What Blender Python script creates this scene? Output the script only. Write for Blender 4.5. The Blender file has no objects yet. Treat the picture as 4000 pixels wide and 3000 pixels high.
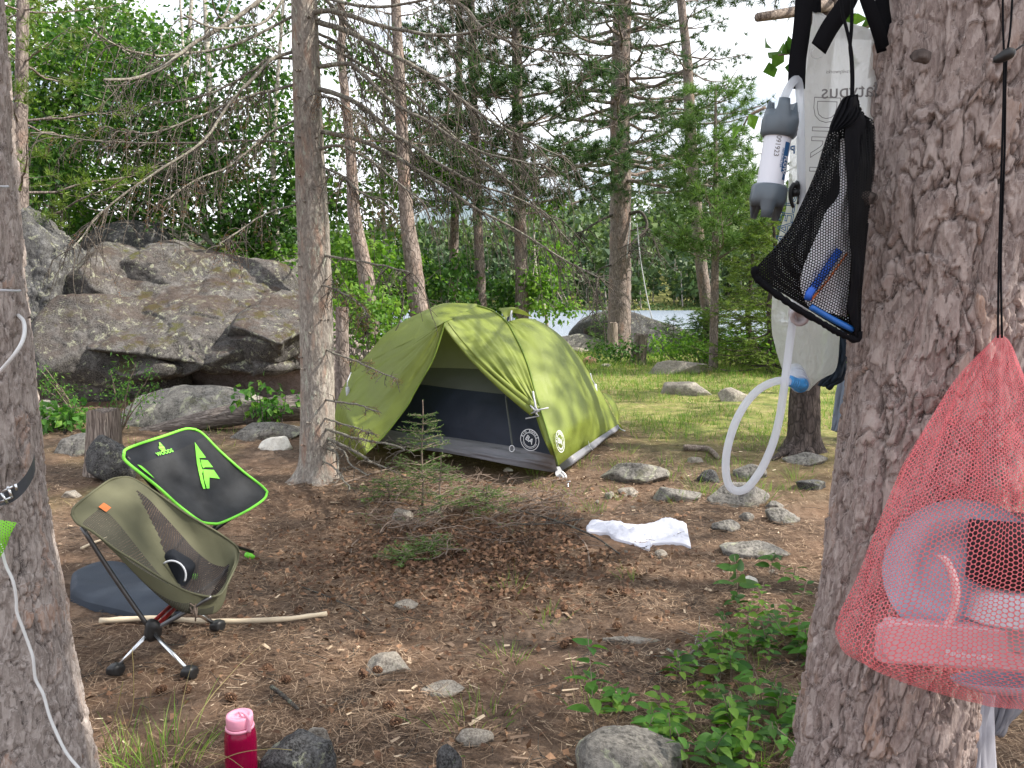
import bpy, math, random
import numpy as np
from mathutils import Vector

# ------------------------------------------------------------ scene, camera, light
sc = bpy.context.scene
COL = sc.collection
random.seed(7)
RNG = np.random.default_rng(11)
F = 3150.0                      # focal length in photo pixels (photo 4000 x 3000)
CAM = np.array([0.0, 0.0, 1.4])
PIT = math.radians(6.34)
FW = np.array([0, math.cos(PIT), -math.sin(PIT)])
UP = np.array([0, math.sin(PIT), math.cos(PIT)])
RT = np.array([1.0, 0, 0])

cd = bpy.data.cameras.new('camera')
cd.sensor_width = 36.0
cd.lens = 36.0 * F / 4000.0
cd.clip_start = 0.05
cd.clip_end = 2000
cam = bpy.data.objects.new('camera', cd)
cam.location = CAM
cam.rotation_euler = (math.radians(90) - PIT, 0, 0)
COL.objects.link(cam)
sc.camera = cam
sc.render.resolution_x = 1024
sc.render.resolution_y = 768

SUN_EL = math.radians(44)
SUN_AZ = math.radians(97)        # measured from +Y towards +X
world = bpy.data.worlds.new("World")
sc.world = world
world.use_nodes = True
wn = world.node_tree
for n in list(wn.nodes):
    wn.nodes.remove(n)
wo = wn.nodes.new('ShaderNodeOutputWorld')
bg = wn.nodes.new('ShaderNodeBackground')
sky = wn.nodes.new('ShaderNodeTexSky')
sky.sky_type = 'NISHITA'
sky.sun_disc = False
sky.sun_elevation = SUN_EL
sky.sun_rotation = SUN_AZ
sky.air_density = 1.0
sky.dust_density = 2.0
bg.inputs['Strength'].default_value = 0.098
tc = wn.nodes.new('ShaderNodeTexCoord')
mp = wn.nodes.new('ShaderNodeMapping')
mp.inputs['Scale'].default_value = (1.2, 1.2, 3.0)
nz = wn.nodes.new('ShaderNodeTexNoise')
nz.inputs['Scale'].default_value = 2.2
nz.inputs['Detail'].default_value = 7
cr = wn.nodes.new('ShaderNodeValToRGB')
cr.color_ramp.elements[0].position = 0.36
cr.color_ramp.elements[1].position = 0.50
mx = wn.nodes.new('ShaderNodeMix')
mx.data_type = 'RGBA'
mx.inputs[7].default_value = (10.5, 10.8, 11.4, 1)
wn.links.new(tc.outputs['Generated'], mp.inputs['Vector'])
wn.links.new(mp.outputs[0], nz.inputs['Vector'])
wn.links.new(nz.outputs['Fac'], cr.inputs[0])
wn.links.new(cr.outputs[0], mx.inputs[0])
wn.links.new(sky.outputs[0], mx.inputs[6])
wn.links.new(mx.outputs[2], bg.inputs['Color'])
wn.links.new(bg.outputs[0], wo.inputs[0])

sl = bpy.data.lights.new('sun', 'SUN')
sl.energy = 5.0
sl.angle = math.radians(0.6)
sl.color = (1.0, 0.93, 0.82)
so = bpy.data.objects.new('sun', sl)
sd = Vector((math.sin(SUN_AZ) * math.cos(SUN_EL), math.cos(SUN_AZ) * math.cos(SUN_EL), math.sin(SUN_EL)))
so.rotation_euler = sd.to_track_quat('Z', 'Y').to_euler()
COL.objects.link(so)

sc.view_settings.view_transform = 'Standard'
sc.view_settings.look = 'None'
sc.view_settings.exposure = 0.80
sc.view_settings.gamma = 1.0
try:
    sc.cycles.max_bounces = 8
    sc.cycles.transparent_max_bounces = 24
    sc.cycles.caustics_reflective = False
    sc.cycles.caustics_refractive = False
except Exception:
    pass

# ------------------------------------------------------------ numeric noise
def _h(ix, iy, iz, s=0):
    n = (ix.astype(np.int64) * 374761393 + iy.astype(np.int64) * 668265263 + iz.astype(np.int64) * 2147483647 + s * 974711) & 0xffffffff
    n = ((n ^ (n >> 13)) * 1274126177) & 0xffffffff
    n = ((n ^ (n >> 16)) * 2246822519) & 0xffffffff
    n = n ^ (n >> 15)
    return (n & 0xffffff).astype(np.float64) / 16777216.0

def vn(p, s=0):
    p = np.asarray(p, float)
    i = np.floor(p)
    f = p - i
    f = f * f * (3 - 2 * f)
    ix, iy, iz = i[..., 0], i[..., 1], i[..., 2]
    r = 0
    for a in (0, 1):
        for b in (0, 1):
            for c in (0, 1):
                w = (f[..., 0] if a else 1 - f[..., 0]) * (f[..., 1] if b else 1 - f[..., 1]) * (f[..., 2] if c else 1 - f[..., 2])
                r = r + w * _h(ix + a, iy + b, iz + c, s)
    return r * 2 - 1

def fbm(p, o=4, s=0, g=0.5):
    r = 0
    a = 1.0
    t = 0
    p = np.asarray(p, float)
    for k in range(o):
        r = r + a * vn(p * 2 ** k + 17.3 * k, s + k)
        t += a
        a *= g
    return r / t

def worley(p, s=0):
    p = np.asarray(p, float)
    i = np.floor(p)
    f1 = np.full(p.shape[:-1], 9.0)
    f2 = np.full(p.shape[:-1], 9.0)
    idd = np.zeros(p.shape[:-1])
    for a in (-1, 0, 1):
        for b in (-1, 0, 1):
            for c in (-1, 0, 1):
                cx, cy, cz = i[..., 0] + a, i[..., 1] + b, i[..., 2] + c
                q = np.stack([cx + _h(cx, cy, cz, s), cy + _h(cx, cy, cz, s + 1), cz + _h(cx, cy, cz, s + 2)], -1)
                d = np.sqrt(((p - q) ** 2).sum(-1))
                hh = _h(cx, cy, cz, s + 3)
                m = d < f1
                f2 = np.where(m, f1, np.minimum(f2, d))
                idd = np.where(m, hh, idd)
                f1 = np.where(m, d, f1)
    return f1, f2, idd

def ss(x, a, b):
    t = np.clip((x - a) / (b - a), 0, 1)
    return t * t * (3 - 2 * t)

# ------------------------------------------------------------ terrain function
def hf(x, y):
    x = np.asarray(x, float)
    y = np.asarray(y, float)
    z = 0.16 * ss(y, 3.2, 7.0) - 0.20 * ss(y, 9, 19)
    z = z - 1.3 * ss(y, 21.0, 27.0)
    z = z + 0.9 * ss(-x, 2.2, 6) * ss(y, 7.5, 11) * (1 - ss(y, 16, 24))   # rocky rise behind the boulders
    far = ss(y, 99 - 4 * np.sin(x * .05), 112)
    hillh = 7.0 + 13 * ss(x, -30, 45) - 4 * ss(x, 60, 120)
    z = z + far * (1.6 + hillh * ss(y, 108, 210))
    q = np.stack([x, y, x * 0], -1)
    z = z + 0.035 * fbm(q * 0.9, 3, 5) * ss(y, 0, 3) + 0.02 * fbm(q * 3.1, 3, 9)
    return z

def ray(px, py):
    return FW + RT * ((px - 2000) / F) - UP * ((py - 1500) / F)

def P(px, py, d):
    return CAM + d * ray(px, py)

def PY(px, py, Y):
    r = ray(px, py)
    return CAM + r * (Y / r[1])

def G(px, py):
    r = ray(px, py)
    t = 1.0
    while t < 400:
        q = CAM + r * t
        if q[2] <= float(hf(q[0], q[1])):
            lo, hi = t - 0.05 * max(1, t * .05), t
            for _ in range(14):
                m = (lo + hi) / 2
                q = CAM + r * m
                if q[2] <= float(hf(q[0], q[1])):
                    hi = m
                else:
                    lo = m
            return CAM + r * hi
        t += 0.05 * max(1, t * .05)
    return CAM + r * t

def K(y):
    """metres per photo pixel at world depth y"""
    return y / F

# ------------------------------------------------------------ materials
def srgb(r, g, b):
    f = lambda c: (c / 255 / 12.92) if c / 255 <= 0.04045 else ((c / 255 + 0.055) / 1.055) ** 2.4
    return (f(r), f(g), f(b), 1)

class NT:
    def __init__(self, name):
        self.m = bpy.data.materials.new(name)
        self.m.use_nodes = True
        self.t = self.m.node_tree
        self.b = self.t.nodes['Principled BSDF']
        self.o = self.t.nodes['Material Output']
    def n(self, ty, **kw):
        nd = self.t.nodes.new(ty)
        for k, v in kw.items():
            if k.startswith('i_'):
                nd.inputs[k[2:].replace('_', ' ')].default_value = v
            else:
                setattr(nd, k, v)
        return nd
    def l(self, a, b):
        self.t.links.new(a, b)
    def coord(self, scale=(1, 1, 1), kind='Object'):
        c = self.n('ShaderNodeTexCoord')
        m = self.n('ShaderNodeMapping')
        m.inputs['Scale'].default_value = scale
        self.l(c.outputs[kind], m.inputs['Vector'])
        return m.outputs[0]
    def noise(self, vec, scale, detail=5, rough=0.6, dist=0.0):
        nd = self.n('ShaderNodeTexNoise')
        nd.inputs['Scale'].default_value = scale
        nd.inputs['Detail'].default_value = detail
        nd.inputs['Roughness'].default_value = rough
        nd.inputs['Distortion'].default_value = dist
        self.l(vec, nd.inputs['Vector'])
        return nd.outputs['Fac']
    def ramp(self, fac, stops):
        r = self.n('ShaderNodeValToRGB')
        el = r.color_ramp.elements
        while len(el) < len(stops):
            el.new(0.5)
        for e, (p, c) in zip(el, stops):
            e.position = p
            e.color = c if len(c) == 4 else (*c, 1)
        self.l(fac, r.inputs[0])
        return r.outputs[0]
    def mix(self, fac, a, b, mode='MIX'):
        m = self.n('ShaderNodeMix', data_type='RGBA', blend_type=mode)
        for sock, v in ((m.inputs[0], fac), (m.inputs[6], a), (m.inputs[7], b)):
            if isinstance(v, (int, float)):
                sock.default_value = v
            elif isinstance(v, tuple):
                sock.default_value = v if len(v) == 4 else (*v, 1)
            else:
                self.l(v, sock)
        return m.outputs[2]
    def math(self, op, a, b=None, c=None):
        m = self.n('ShaderNodeMath', operation=op)
        for i, v in enumerate((a, b, c)):
            if v is None:
                continue
            if isinstance(v, (int, float)):
                m.inputs[i].default_value = v
            else:
                self.l(v, m.inputs[i])
        return m.outputs[0]
    def bump(self, h, dist, strength=1.0):
        b = self.n('ShaderNodeBump')
        b.inputs['Distance'].default_value = dist
        b.inputs['Strength'].default_value = strength
        self.l(h, b.inputs['Height'])
        self.l(b.outputs[0], self.b.inputs['Normal'])
        return b
    def base(self, c):
        if isinstance(c, tuple):
            self.b.inputs['Base Color'].default_value = c if len(c) == 4 else (*c, 1)
        else:
            self.l(c, self.b.inputs['Base Color'])
    def rough(self, v):
        if isinstance(v, (int, float)):
            self.b.inputs['Roughness'].default_value = v
        else:
            self.l(v, self.b.inputs['Roughness'])
    def spec(self, v):
        self.b.inputs['Specular IOR Level'].default_value = v

def plain(name, col, rough=0.6, metal=0.0, var=0.12, scale=30, spec=0.5):
    t = NT(name)
    v = t.coord()
    f = t.noise(v, scale, 4)
    d = tuple(min(1, c * (1 - var)) for c in col[:3])
    e = tuple(min(1, c * (1 + var)) for c in col[:3])
    t.base(t.ramp(f, [(0.3, d), (0.7, e)]))
    t.rough(rough)
    t.b.inputs['Metallic'].default_value = metal
    t.spec(spec)
    return t.m

def bark_mat(name, dark, mid, light, accent=None, vs=(1, 1, .3), scale=28, bump=0.012, lichen=None, ck=.6):
    t = NT(name)
    v = t.coord(vs)
    n1 = t.noise(v, scale, 8, 0.65, 0.6)
    n2 = t.noise(v, scale * .25, 4, 0.6)
    n3 = t.noise(v, scale * 3, 4, 0.7)
    vo = t.n('ShaderNodeTexVoronoi', feature='DISTANCE_TO_EDGE')
    vo.inputs['Scale'].default_value = scale * 1.1
    w = t.n('ShaderNodeVectorMath', operation='ADD')
    nn = t.n('ShaderNodeTexNoise')
    nn.inputs['Scale'].default_value = scale * .8
    t.l(v, nn.inputs['Vector'])
    sc_ = t.n('ShaderNodeVectorMath', operation='SCALE')
    sc_.inputs[3].default_value = 0.05
    t.l(nn.outputs['Color'], sc_.inputs[0])
    t.l(v, w.inputs[0])
    t.l(sc_.outputs[0], w.inputs[1])
    t.l(w.outputs[0], vo.inputs['Vector'])
    crack = t.ramp(vo.outputs['Distance'], [(0.0, (1 - ck, 1 - ck, 1 - ck)), (0.13, (1, 1, 1))])
    c = t.ramp(n1, [(0.28, dark), (0.5, mid), (0.72, light)])
    c = t.mix(t.math('MULTIPLY', t.ramp(n3, [(0.35, (0, 0, 0)), (0.65, (1, 1, 1))]), 0.35), c, light)
    if accent:
        c = t.mix(t.ramp(n2, [(0.52, (0, 0, 0)), (0.68, (.75, .75, .75))]), c, accent)
    if lichen:
        n4 = t.noise(v, scale * .6, 6, 0.7)
        c = t.mix(t.ramp(n4, [(0.56, (0, 0, 0)), (0.64, (.8, .8, .8))]), c, lichen)
    c = t.mix(t.math('SUBTRACT', 1.0, crack), c, dark)
    t.base(c)
    t.rough(0.9)
    t.spec(0.2)
    h = t.math('ADD', t.math('MULTIPLY', crack, 0.7), n1)
    t.bump(h, bump)
    return t.m

def leaf_mat(name, a, b, c=None, trans=0.45, rough=0.5):
    t = NT(name)
    g = t.n('ShaderNodeNewGeometry')
    stops = [(0.0, a), (0.6, b)] + ([(1.0, c)] if c else [])
    col = t.ramp(g.outputs['Random Per Island'], stops)
    t.base(col)
    t.rough(rough)
    t.spec(0.25)
    tr = t.n('ShaderNodeBsdfTranslucent')
    cc = t.mix(1.0, col, (1.25, 1.35, 0.75), 'MULTIPLY')
    t.l(cc, tr.inputs['Color'])
    ms = t.n('ShaderNodeMixShader')
    ms.inputs[0].default_value = trans
    t.l(t.b.outputs[0], ms.inputs[1])
    t.l(tr.outputs[0], ms.inputs[2])
    t.l(ms.outputs[0], t.o.inputs['Surface'])
    return t.m

def rock_mat(name, base, dark, light, moss=0.3, lichen=0.5, litter=0.0, sc_=1.0):
    t = NT(name)
    v = t.coord()
    n1 = t.noise(v, 3.2 * sc_, 10, 0.72, 0.4)
    n2 = t.noise(v, 16 * sc_, 8, 0.75)
    n3 = t.noise(v, 60 * sc_, 4, 0.7)
    n4 = t.noise(v, 6 * sc_, 8, 0.7, 1.2)
    c = t.ramp(n1, [(0.3, dark), (0.48, base), (0.68, light)])
    c = t.mix(t.ramp(n2, [(0.38, (.85, .85, .85)), (0.55, (0, 0, 0))]), c, dark)
    c = t.mix(t.math('MULTIPLY', t.ramp(n3, [(0.42, (0, 0, 0)), (0.62, (1, 1, 1))]), 0.6), c, light)
    # pale green-grey crust lichen
    lm = t.ramp(n4, [(0.60 - .08 * lichen, (0, 0, 0)), (0.63 - .06 * lichen, (1, 1, 1))])
    lc = t.math('MULTIPLY', lm, t.ramp(n2, [(0.42, (0, 0, 0)), (0.52, (lichen, lichen, lichen))]))
    c = t.mix(lc, c, (0.46, 0.48, 0.33))
    g = t.n('ShaderNodeNewGeometry')
    sx = t.n('ShaderNodeSeparateXYZ')
    t.l(g.outputs['Normal'], sx.inputs[0])
    up = t.ramp(sx.outputs[2], [(0.35, (0, 0, 0)), (0.8, (1, 1, 1))])
    mo = t.noise(v, 2.4 * sc_, 7, 0.7)
    mm = t.math('MULTIPLY', up, t.ramp(mo, [(0.60 - .1 * moss, (0, 0, 0)), (0.66 - .1 * moss, (1, 1, 1))]))
    mm = t.math('MULTIPLY', mm, min(1, moss * 2))
    mcol = t.ramp(n3, [(0.3, (0.035, 0.045, 0.012)), (0.7, (0.11, 0.10, 0.03))])
    c = t.mix(mm, c, mcol)
    if litter:
        li = t.noise(v, 1.7 * sc_, 6, 0.65)
        lf = t.math('MULTIPLY', up, t.ramp(li, [(0.42, (0, 0, 0)), (0.55, (litter, litter, litter))]))
        lcol = t.ramp(t.noise(t.coord((1, 2.2, 1)), 70 * sc_, 3, .7), [(0.3, (0.022, 0.014, 0.010)), (0.7, (0.085, 0.050, 0.034))])
        c = t.mix(lf, c, lcol)
    t.base(c)
    t.rough(0.92)
    t.spec(0.25)
    h = t.math('ADD', t.math('MULTIPLY', n2, 0.7), t.math('MULTIPLY', n3, 0.3))
    t.bump(h, 0.03 / sc_)
    return t.m

M = {}
M['bark_fg'] = None
M['bark_pine'] = bark_mat('bark_pine', (.055, .044, .042), (.19, .155, .14), (.40, .34, .31), (.26, .17, .13), (1, 1, .35), 26)
M['bark_pink'] = bark_mat('bark_pink', (.06, .045, .04), (.20, .16, .14), (.42, .36, .325), (.27, .18, .14), (1, 1, .4), 22)
M['bark_dark'] = bark_mat('bark_dark', (.018, .015, .014), (.065, .05, .045), (.16, .13, .12), None, (1, 1, .3), 22)
M['bark_grey'] = bark_mat('bark_grey', (.075, .06, .052), (.235, .205, .18), (.50, .465, .415), (.30, .19, .14), (1, 1, .3), 60, .007, (.44, .46, .38), .22)
M['bark_birch'] = bark_mat('bark_birch', (.09, .08, .07), (.36, .33, .29), (.6, .57, .5), None, (.4, .4, 1), 16, .006)
M['twig_dark'] = bark_mat('twig_dark', (.022, .018, .016), (.06, .05, .045), (.16, .15, .13), None, (1, 1, 1), 40, .003, (.20, .23, .17))
M['twig_lichen'] = bark_mat('twig_lichen', (.06, .05, .045), (.17, .15, .13), (.36, .35, .29), None, (1, 1, 1), 45, .003, (.42, .46, .34))
M['twig_fine'] = bark_mat('twig_fine', (.035, .028, .024), (.095, .08, .068), (.22, .20, .17), None, (1, 1, 1), 45, .003)
M['twig_tan'] = plain('twig_tan', (.20, .155, .125), .9, 0, .4, 20, .2)
M['wood_grey'] = bark_mat('wood_grey', (.07, .05, .045), (.26, .21, .18), (.50, .43, .37), None, (1, 1, .06), 55, .012)
M['leaf_green'] = leaf_mat('leaf_green', (.020, .066, .013), (.048, .125, .022), (.10, .19, .036), .42)
M['leaf_lime'] = leaf_mat('leaf_lime', (.065, .165, .022), (.125, .25, .035), (.21, .34, .06), .48)
M['leaf_dark'] = leaf_mat('leaf_dark', (.018, .06, .010), (.045, .12, .018), (.09, .18, .03), .42)
M['leaf_seed'] = leaf_mat('leaf_seed', (.035, .12, .02), (.085, .22, .035), (.19, .34, .06), .4)
M['needle'] = leaf_mat('needle', (.022, .055, .022), (.048, .098, .034), (.085, .15, .045), .28)
M['needle_lite'] = leaf_mat('needle_lite', (.055, .115, .03), (.10, .19, .045), (.17, .27, .07), .3)
M['needle_yel'] = leaf_mat('needle_yel', (.07, .13, .02), (.13, .20, .03), (.21, .29, .06), .3)
M['needle_dead'] = leaf_mat('needle_dead', (.10, .045, .018), (.22, .10, .045), (.33, .17, .08), .2)
M['litter'] = leaf_mat('litter', (.075, .046, .031), (.22, .142, .092), (.50, .37, .26), .08, .8)
M['litter_red'] = leaf_mat('litter_red', (.055, .030, .019), (.155, .083, .050), (.30, .18, .11), .1, .8)
M['chip'] = leaf_mat('chip', (.09, .06, .045), (.33, .23, .16), (.62, .5, .36), .05, .8)
M['grass'] = leaf_mat('grass', (.06, .16, .022), (.16, .30, .045), (.34, .40, .12), .4)
M['straw'] = leaf_mat('straw', (.20, .17, .07), (.36, .30, .14), (.50, .42, .22), .3)
M['rock'] = rock_mat('rock', (.175, .165, .15), (.055, .052, .048), (.34, .32, .29), .30, .6)
M['rock_big'] = rock_mat('rock_big', (.055, .050, .046), (.011, .010, .010), (.20, .19, .185), .46, .5, .6, 1.6)
M['rock_tall'] = rock_mat('rock_tall', (.048, .046, .046), (.010, .010, .010), (.19, .19, .192), .34, .45, .0, 2.1)
M['rock_pale'] = rock_mat('rock_pale', (.235, .21, .18), (.10, .085, .07), (.42, .385, .335), .08, .4, 0, 2.5)
M['rock_white'] = rock_mat('rock_white', (.72, .68, .60), (.5, .46, .40), (.82, .80, .74), .0, .1, 0, 2.5)
M['rock_pink'] = rock_mat('rock_pink', (.42, .23, .15), (.22, .12, .09), (.6, .38, .28), .0, .2, 0, 2.5)
M['rock_inner'] = rock_mat('rock_inner', (.27, .22, .215), (.12, .09, .085), (.42, .36, .35), .0, .1, 0, 1.5)

# ------------------------------------------------------------ mesh helpers
class MB:
    """collects geometry; builds ONE mesh"""
    def __init__(self):
        self.v = []
        self.q = []
        self.t = []
        self.nv = 0
    def add(self, v, q=None, t=None):
        v = np.asarray(v, float).reshape(-1, 3)
        if q is not None and len(q):
            self.q.append(np.asarray(q, np.int64).reshape(-1, 4) + self.nv)
        if t is not None and len(t):
            self.t.append(np.asarray(t, np.int64).reshape(-1, 3) + self.nv)
        self.v.append(v)
        self.nv += len(v)
        return self
    def grid(self, g, closed=False, cap=False):
        """g: (nu,nv,3); closed wraps the second index"""
        g = np.asarray(g, float)
        a, b = g.shape[:2]
        idx = np.arange(a * b).reshape(a, b)
        if closed:
            nx = np.roll(idx, -1, 1)
            q = np.stack([idx[:-1], nx[:-1], nx[1:], idx[1:]], -1).reshape(-1, 4)
        else:
            q = np.stack([idx[:-1, :-1], idx[:-1, 1:], idx[1:, 1:], idx[1:, :-1]], -1).reshape(-1, 4)
        v = g.reshape(-1, 3)
        t = []
        if cap and closed:
            v = np.vstack([v, g[0].mean(0), g[-1].mean(0)])
            n = a * b
            for j in range(b):
                t.append((n, idx[0, (j + 1) % b], idx[0, j]))
                t.append((n + 1, idx[-1, j], idx[-1, (j + 1) % b]))
        return self.add(v, q, t)
    def tube(self, path, rad, sides=6, cap=True):
        p = np.asarray(path, float)
        n = len(p)
        if np.isscalar(rad):
            rad = np.full(n, rad)
        rad = np.asarray(rad, float)
        tg = np.gradient(p, axis=0)
        tg /= np.linalg.norm(tg, axis=1)[:, None] + 1e-12
        ref = np.array([0, 0, 1.0]) if abs(tg[0][2]) < 0.9 else np.array([1.0, 0, 0])
        u = np.zeros_like(p)
        a = ref - tg[0] * ref.dot(tg[0])
        a /= np.linalg.norm(a)
        for i in range(n):
            a = a - tg[i] * a.dot(tg[i])
            a /= np.linalg.norm(a) + 1e-12
            u[i] = a
        w = np.cross(tg, u)
        th = np.linspace(0, 2 * np.pi, sides, endpoint=False)
        g = p[:, None] + rad[:, None, None] * (np.cos(th)[None, :, None] * u[:, None] + np.sin(th)[None, :, None] * w[:, None])
        return self.grid(g, True, cap)
    def box(self, c, s, rot=None):
        c = np.asarray(c, float)
        s = np.asarray(s, float) / 2
        v = np.array([[x, y, z] for x in (-1, 1) for y in (-1, 1) for z in (-1, 1)], float) * s
        if rot is not None:
            v = v @ np.asarray(rot).T
        return self.add(v + c, [(0, 1, 3, 2), (4, 6, 7, 5), (0, 4, 5, 1), (2, 3, 7, 6), (0, 2, 6, 4), (1, 5, 7, 3)])
    def leaves(self, c, d, nrm, L, W):
        """folded diamond leaves, vectorised"""
        d = d / (np.linalg.norm(d, axis=1)[:, None] + 1e-9)
        s = np.cross(d, nrm)
        s /= np.linalg.norm(s, axis=1)[:, None] + 1e-9
        nn = np.cross(s, d)
        L = np.asarray(L).reshape(-1, 1)
        W = np.asarray(W).reshape(-1, 1)
        n = len(c)
        a = c
        m = c + d * L * .45 + nn * L * .05
        l = c + d * L * .42 + s * W * .5 + nn * W * .18
        r = c + d * L * .42 - s * W * .5 + nn * W * .18
        t_ = c + d * L - nn * L * .12
        v = np.stack([a, l, t_, r, m], 1).reshape(-1, 3)
        k = np.arange(n)[:, None] * 5
        t = np.concatenate([k + [0, 4, 1], k + [1, 4, 2], k + [0, 3, 4], k + [3, 2, 4]], 0)
        return self.add(v, None, t)
    def blades(self, c, d, L, W, side=None):
        """single-triangle needles / blades"""
        n = len(c)
        L = np.asarray(L).reshape(-1, 1)
        W = np.asarray(W).reshape(-1, 1)
        if side is None:
            side = RNG.normal(size=(n, 3))
        s = np.cross(d, side)
        s /= np.linalg.norm(s, axis=1)[:, None] + 1e-9
        v = np.stack([c - s * W / 2, c + s * W / 2, c + d * L], 1).reshape(-1, 3)
        t = np.arange(n * 3).reshape(-1, 3)
        return self.add(v, None, t)
    def strips(self, c, d, L, W, side):
        """flat quads lying along d"""
        s = np.cross(d, side)
        s /= np.linalg.norm(s, axis=1)[:, None] + 1e-9
        L = np.asarray(L).reshape(-1, 1)
        W = np.asarray(W).reshape(-1, 1)
        v = np.stack([c - s * W / 2, c + s * W / 2, c + d * L + s * W * .35, c + d * L - s * W * .35], 1).reshape(-1, 3)
        q = np.arange(len(c) * 4).reshape(-1, 4)
        return self.add(v, q)

def link(name, me, mat, parent=None):
    if mat is not None:
        me.materials.append(mat)
    o = bpy.data.objects.new(name, me)
    COL.objects.link(o)
    if parent is not None:
        o.parent = parent
    return o

def rootloc(o):
    while o.parent is not None:
        o = o.parent
    return np.array(o.location)

def build(mb, name, mat, parent=None, smooth=True, uv=None, origin=None):
    V = np.vstack(mb.v)
    off = rootloc(parent) if parent is not None else (np.zeros(3) if origin is None else np.asarray(origin, float))
    V = V - off
    me = bpy.data.meshes.new(name)
    Q = np.vstack(mb.q) if mb.q else np.zeros((0, 4), int)
    T = np.vstack(mb.t) if mb.t else np.zeros((0, 3), int)
    me.vertices.add(len(V))
    me.vertices.foreach_set('co', V.astype(np.float32).ravel())
    nl = Q.size + T.size
    me.loops.add(nl)
    me.loops.foreach_set('vertex_index', np.concatenate([Q.ravel(), T.ravel()]).astype(np.int32))
    me.polygons.add(len(Q) + len(T))
    st = np.concatenate([np.arange(len(Q)) * 4, Q.size + np.arange(len(T)) * 3]).astype(np.int32)
    me.polygons.foreach_set('loop_start', st)
    me.polygons.foreach_set('use_smooth', np.full(len(Q) + len(T), smooth))
    me.update(calc_edges=True)
    me.validate()
    if uv is not None:
        lay = me.uv_layers.new(name='UVMap')
        vi = np.zeros(len(me.loops), np.int32)
        me.loops.foreach_get('vertex_index', vi)
        lay.data.foreach_set('uv', np.asarray(uv, np.float32)[vi].ravel())
    o = link(name, me, mat, parent)
    if parent is None:
        o.location = off
    return o

def thing(name, label, cat, loc=(0, 0, 0), group=None):
    o = bpy.data.objects.new(name, None)
    o.empty_display_size = 0.1
    o.location = [float(a) for a in loc]
    COL.objects.link(o)
    o['label'] = label
    o['category'] = cat
    if group:
        o['group'] = group
    return o

def tag(o, label, cat, group=None):
    o['label'] = label
    o['category'] = cat
    if group:
        o['group'] = group
    return o

def setk(o, kind, label=None):
    o['kind'] = kind
    if label:
        o['label'] = label
    return o

def spline(pts, n):
    """Catmull-Rom through pts (k,m) -> (n,m)"""
    p = np.asarray(pts, float)
    if len(p) == 2:
        t = np.linspace(0, 1, n)[:, None]
        return p[0] * (1 - t) + p[1] * t
    q = np.vstack([2 * p[0] - p[1], p, 2 * p[-1] - p[-2]])
    seg = np.linalg.norm(np.diff(p, axis=0), axis=1)
    cum = np.concatenate([[0], np.cumsum(seg)])
    s = np.linspace(0, cum[-1], n)
    out = []
    for x in s:
        i = min(max(int(np.searchsorted(cum, x, 'right')) - 1, 0), len(p) - 2)
        t = (x - cum[i]) / (seg[i] + 1e-12)
        a, b, c, d = q[i], q[i + 1], q[i + 2], q[i + 3]
        out.append(.5 * ((2 * b) + (-a + c) * t + (2 * a - 5 * b + 4 * c - d) * t * t + (-a + 3 * b - 3 * c + d) * t ** 3))
    return np.array(out)

def pyc(lst):
    """[(px,py,Y)...] -> world points"""
    return np.array([PY(*a) for a in lst])

def text_mesh(body, size, outline=0.0, bold=False):
    cu = bpy.data.curves.new('lettering', 'FONT')
    cu.body = body
    cu.size = size
    cu.align_x = 'CENTER'
    cu.align_y = 'CENTER'
    cu.resolution_u = 3
    if outline:
        cu.fill_mode = 'NONE'
        cu.bevel_depth = outline
        cu.bevel_resolution = 0
    else:
        cu.extrude = size * .01
        if bold:
            cu.offset = size * .02
    o = bpy.data.objects.new('tmp', cu)
    COL.objects.link(o)
    dg = bpy.context.evaluated_depsgraph_get()
    me = bpy.data.meshes.new_from_object(o.evaluated_get(dg))
    bpy.data.objects.remove(o)
    v = np.array([list(x.co) for x in me.vertices]) if len(me.vertices) else np.zeros((0, 3))
    f = [list(p.vertices) for p in me.polygons]
    bpy.data.meshes.remove(me)
    return v, f

def put_text(body, size, fn, name, mat, parent, outline=0.0, mirror=False, bold=False):
    """fn maps (n,2) text-plane coords + offset to world"""
    v, f = text_mesh(body, size, outline, bold)
    if mirror:
        v = v * [-1, 1, 1]
    w = fn(v) - rootloc(parent)
    me = bpy.data.meshes.new(name)
    me.from_pydata([tuple(a) for a in w], [], f)
    me.update()
    return link(name, me, mat, parent)

def frame_fn(c, u, v, off=0.0):
    u = np.asarray(u, float) / np.linalg.norm(u)
    v = np.asarray(v, float)
    v = v - u * v.dot(u)
    v /= np.linalg.norm(v)
    n = np.cross(u, v)
    return lambda t: np.asarray(c) + t[:, :1] * u + t[:, 1:2] * v + (t[:, 2:3] + off) * n

def unit(a):
    a = np.asarray(a, float)
    return a / (np.linalg.norm(a, axis=-1, keepdims=True) + 1e-12)

# ============================================================ SETTING
def grass_mask(x, y):
    q = np.stack([x, y, x * 0], -1)
    m = ss(y, 4.6, 8.0) * ss(x + .25 * (y - 7), .55, 1.5)
    m = np.maximum(m, ss(y, 10.5, 13.5))
    m = m + .45 * fbm(q * 1.1, 3, 31) * ss(y, 5.2, 7.5)
    m = m + .5 * ss(-x, 2.0, 2.6) * ss(y, 4.6, 5.2) * (1 - ss(y, 7, 8)) * ss(fbm(q * 1.3, 2, 4), -.1, .3)
    return np.clip(m, 0, 1)

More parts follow.
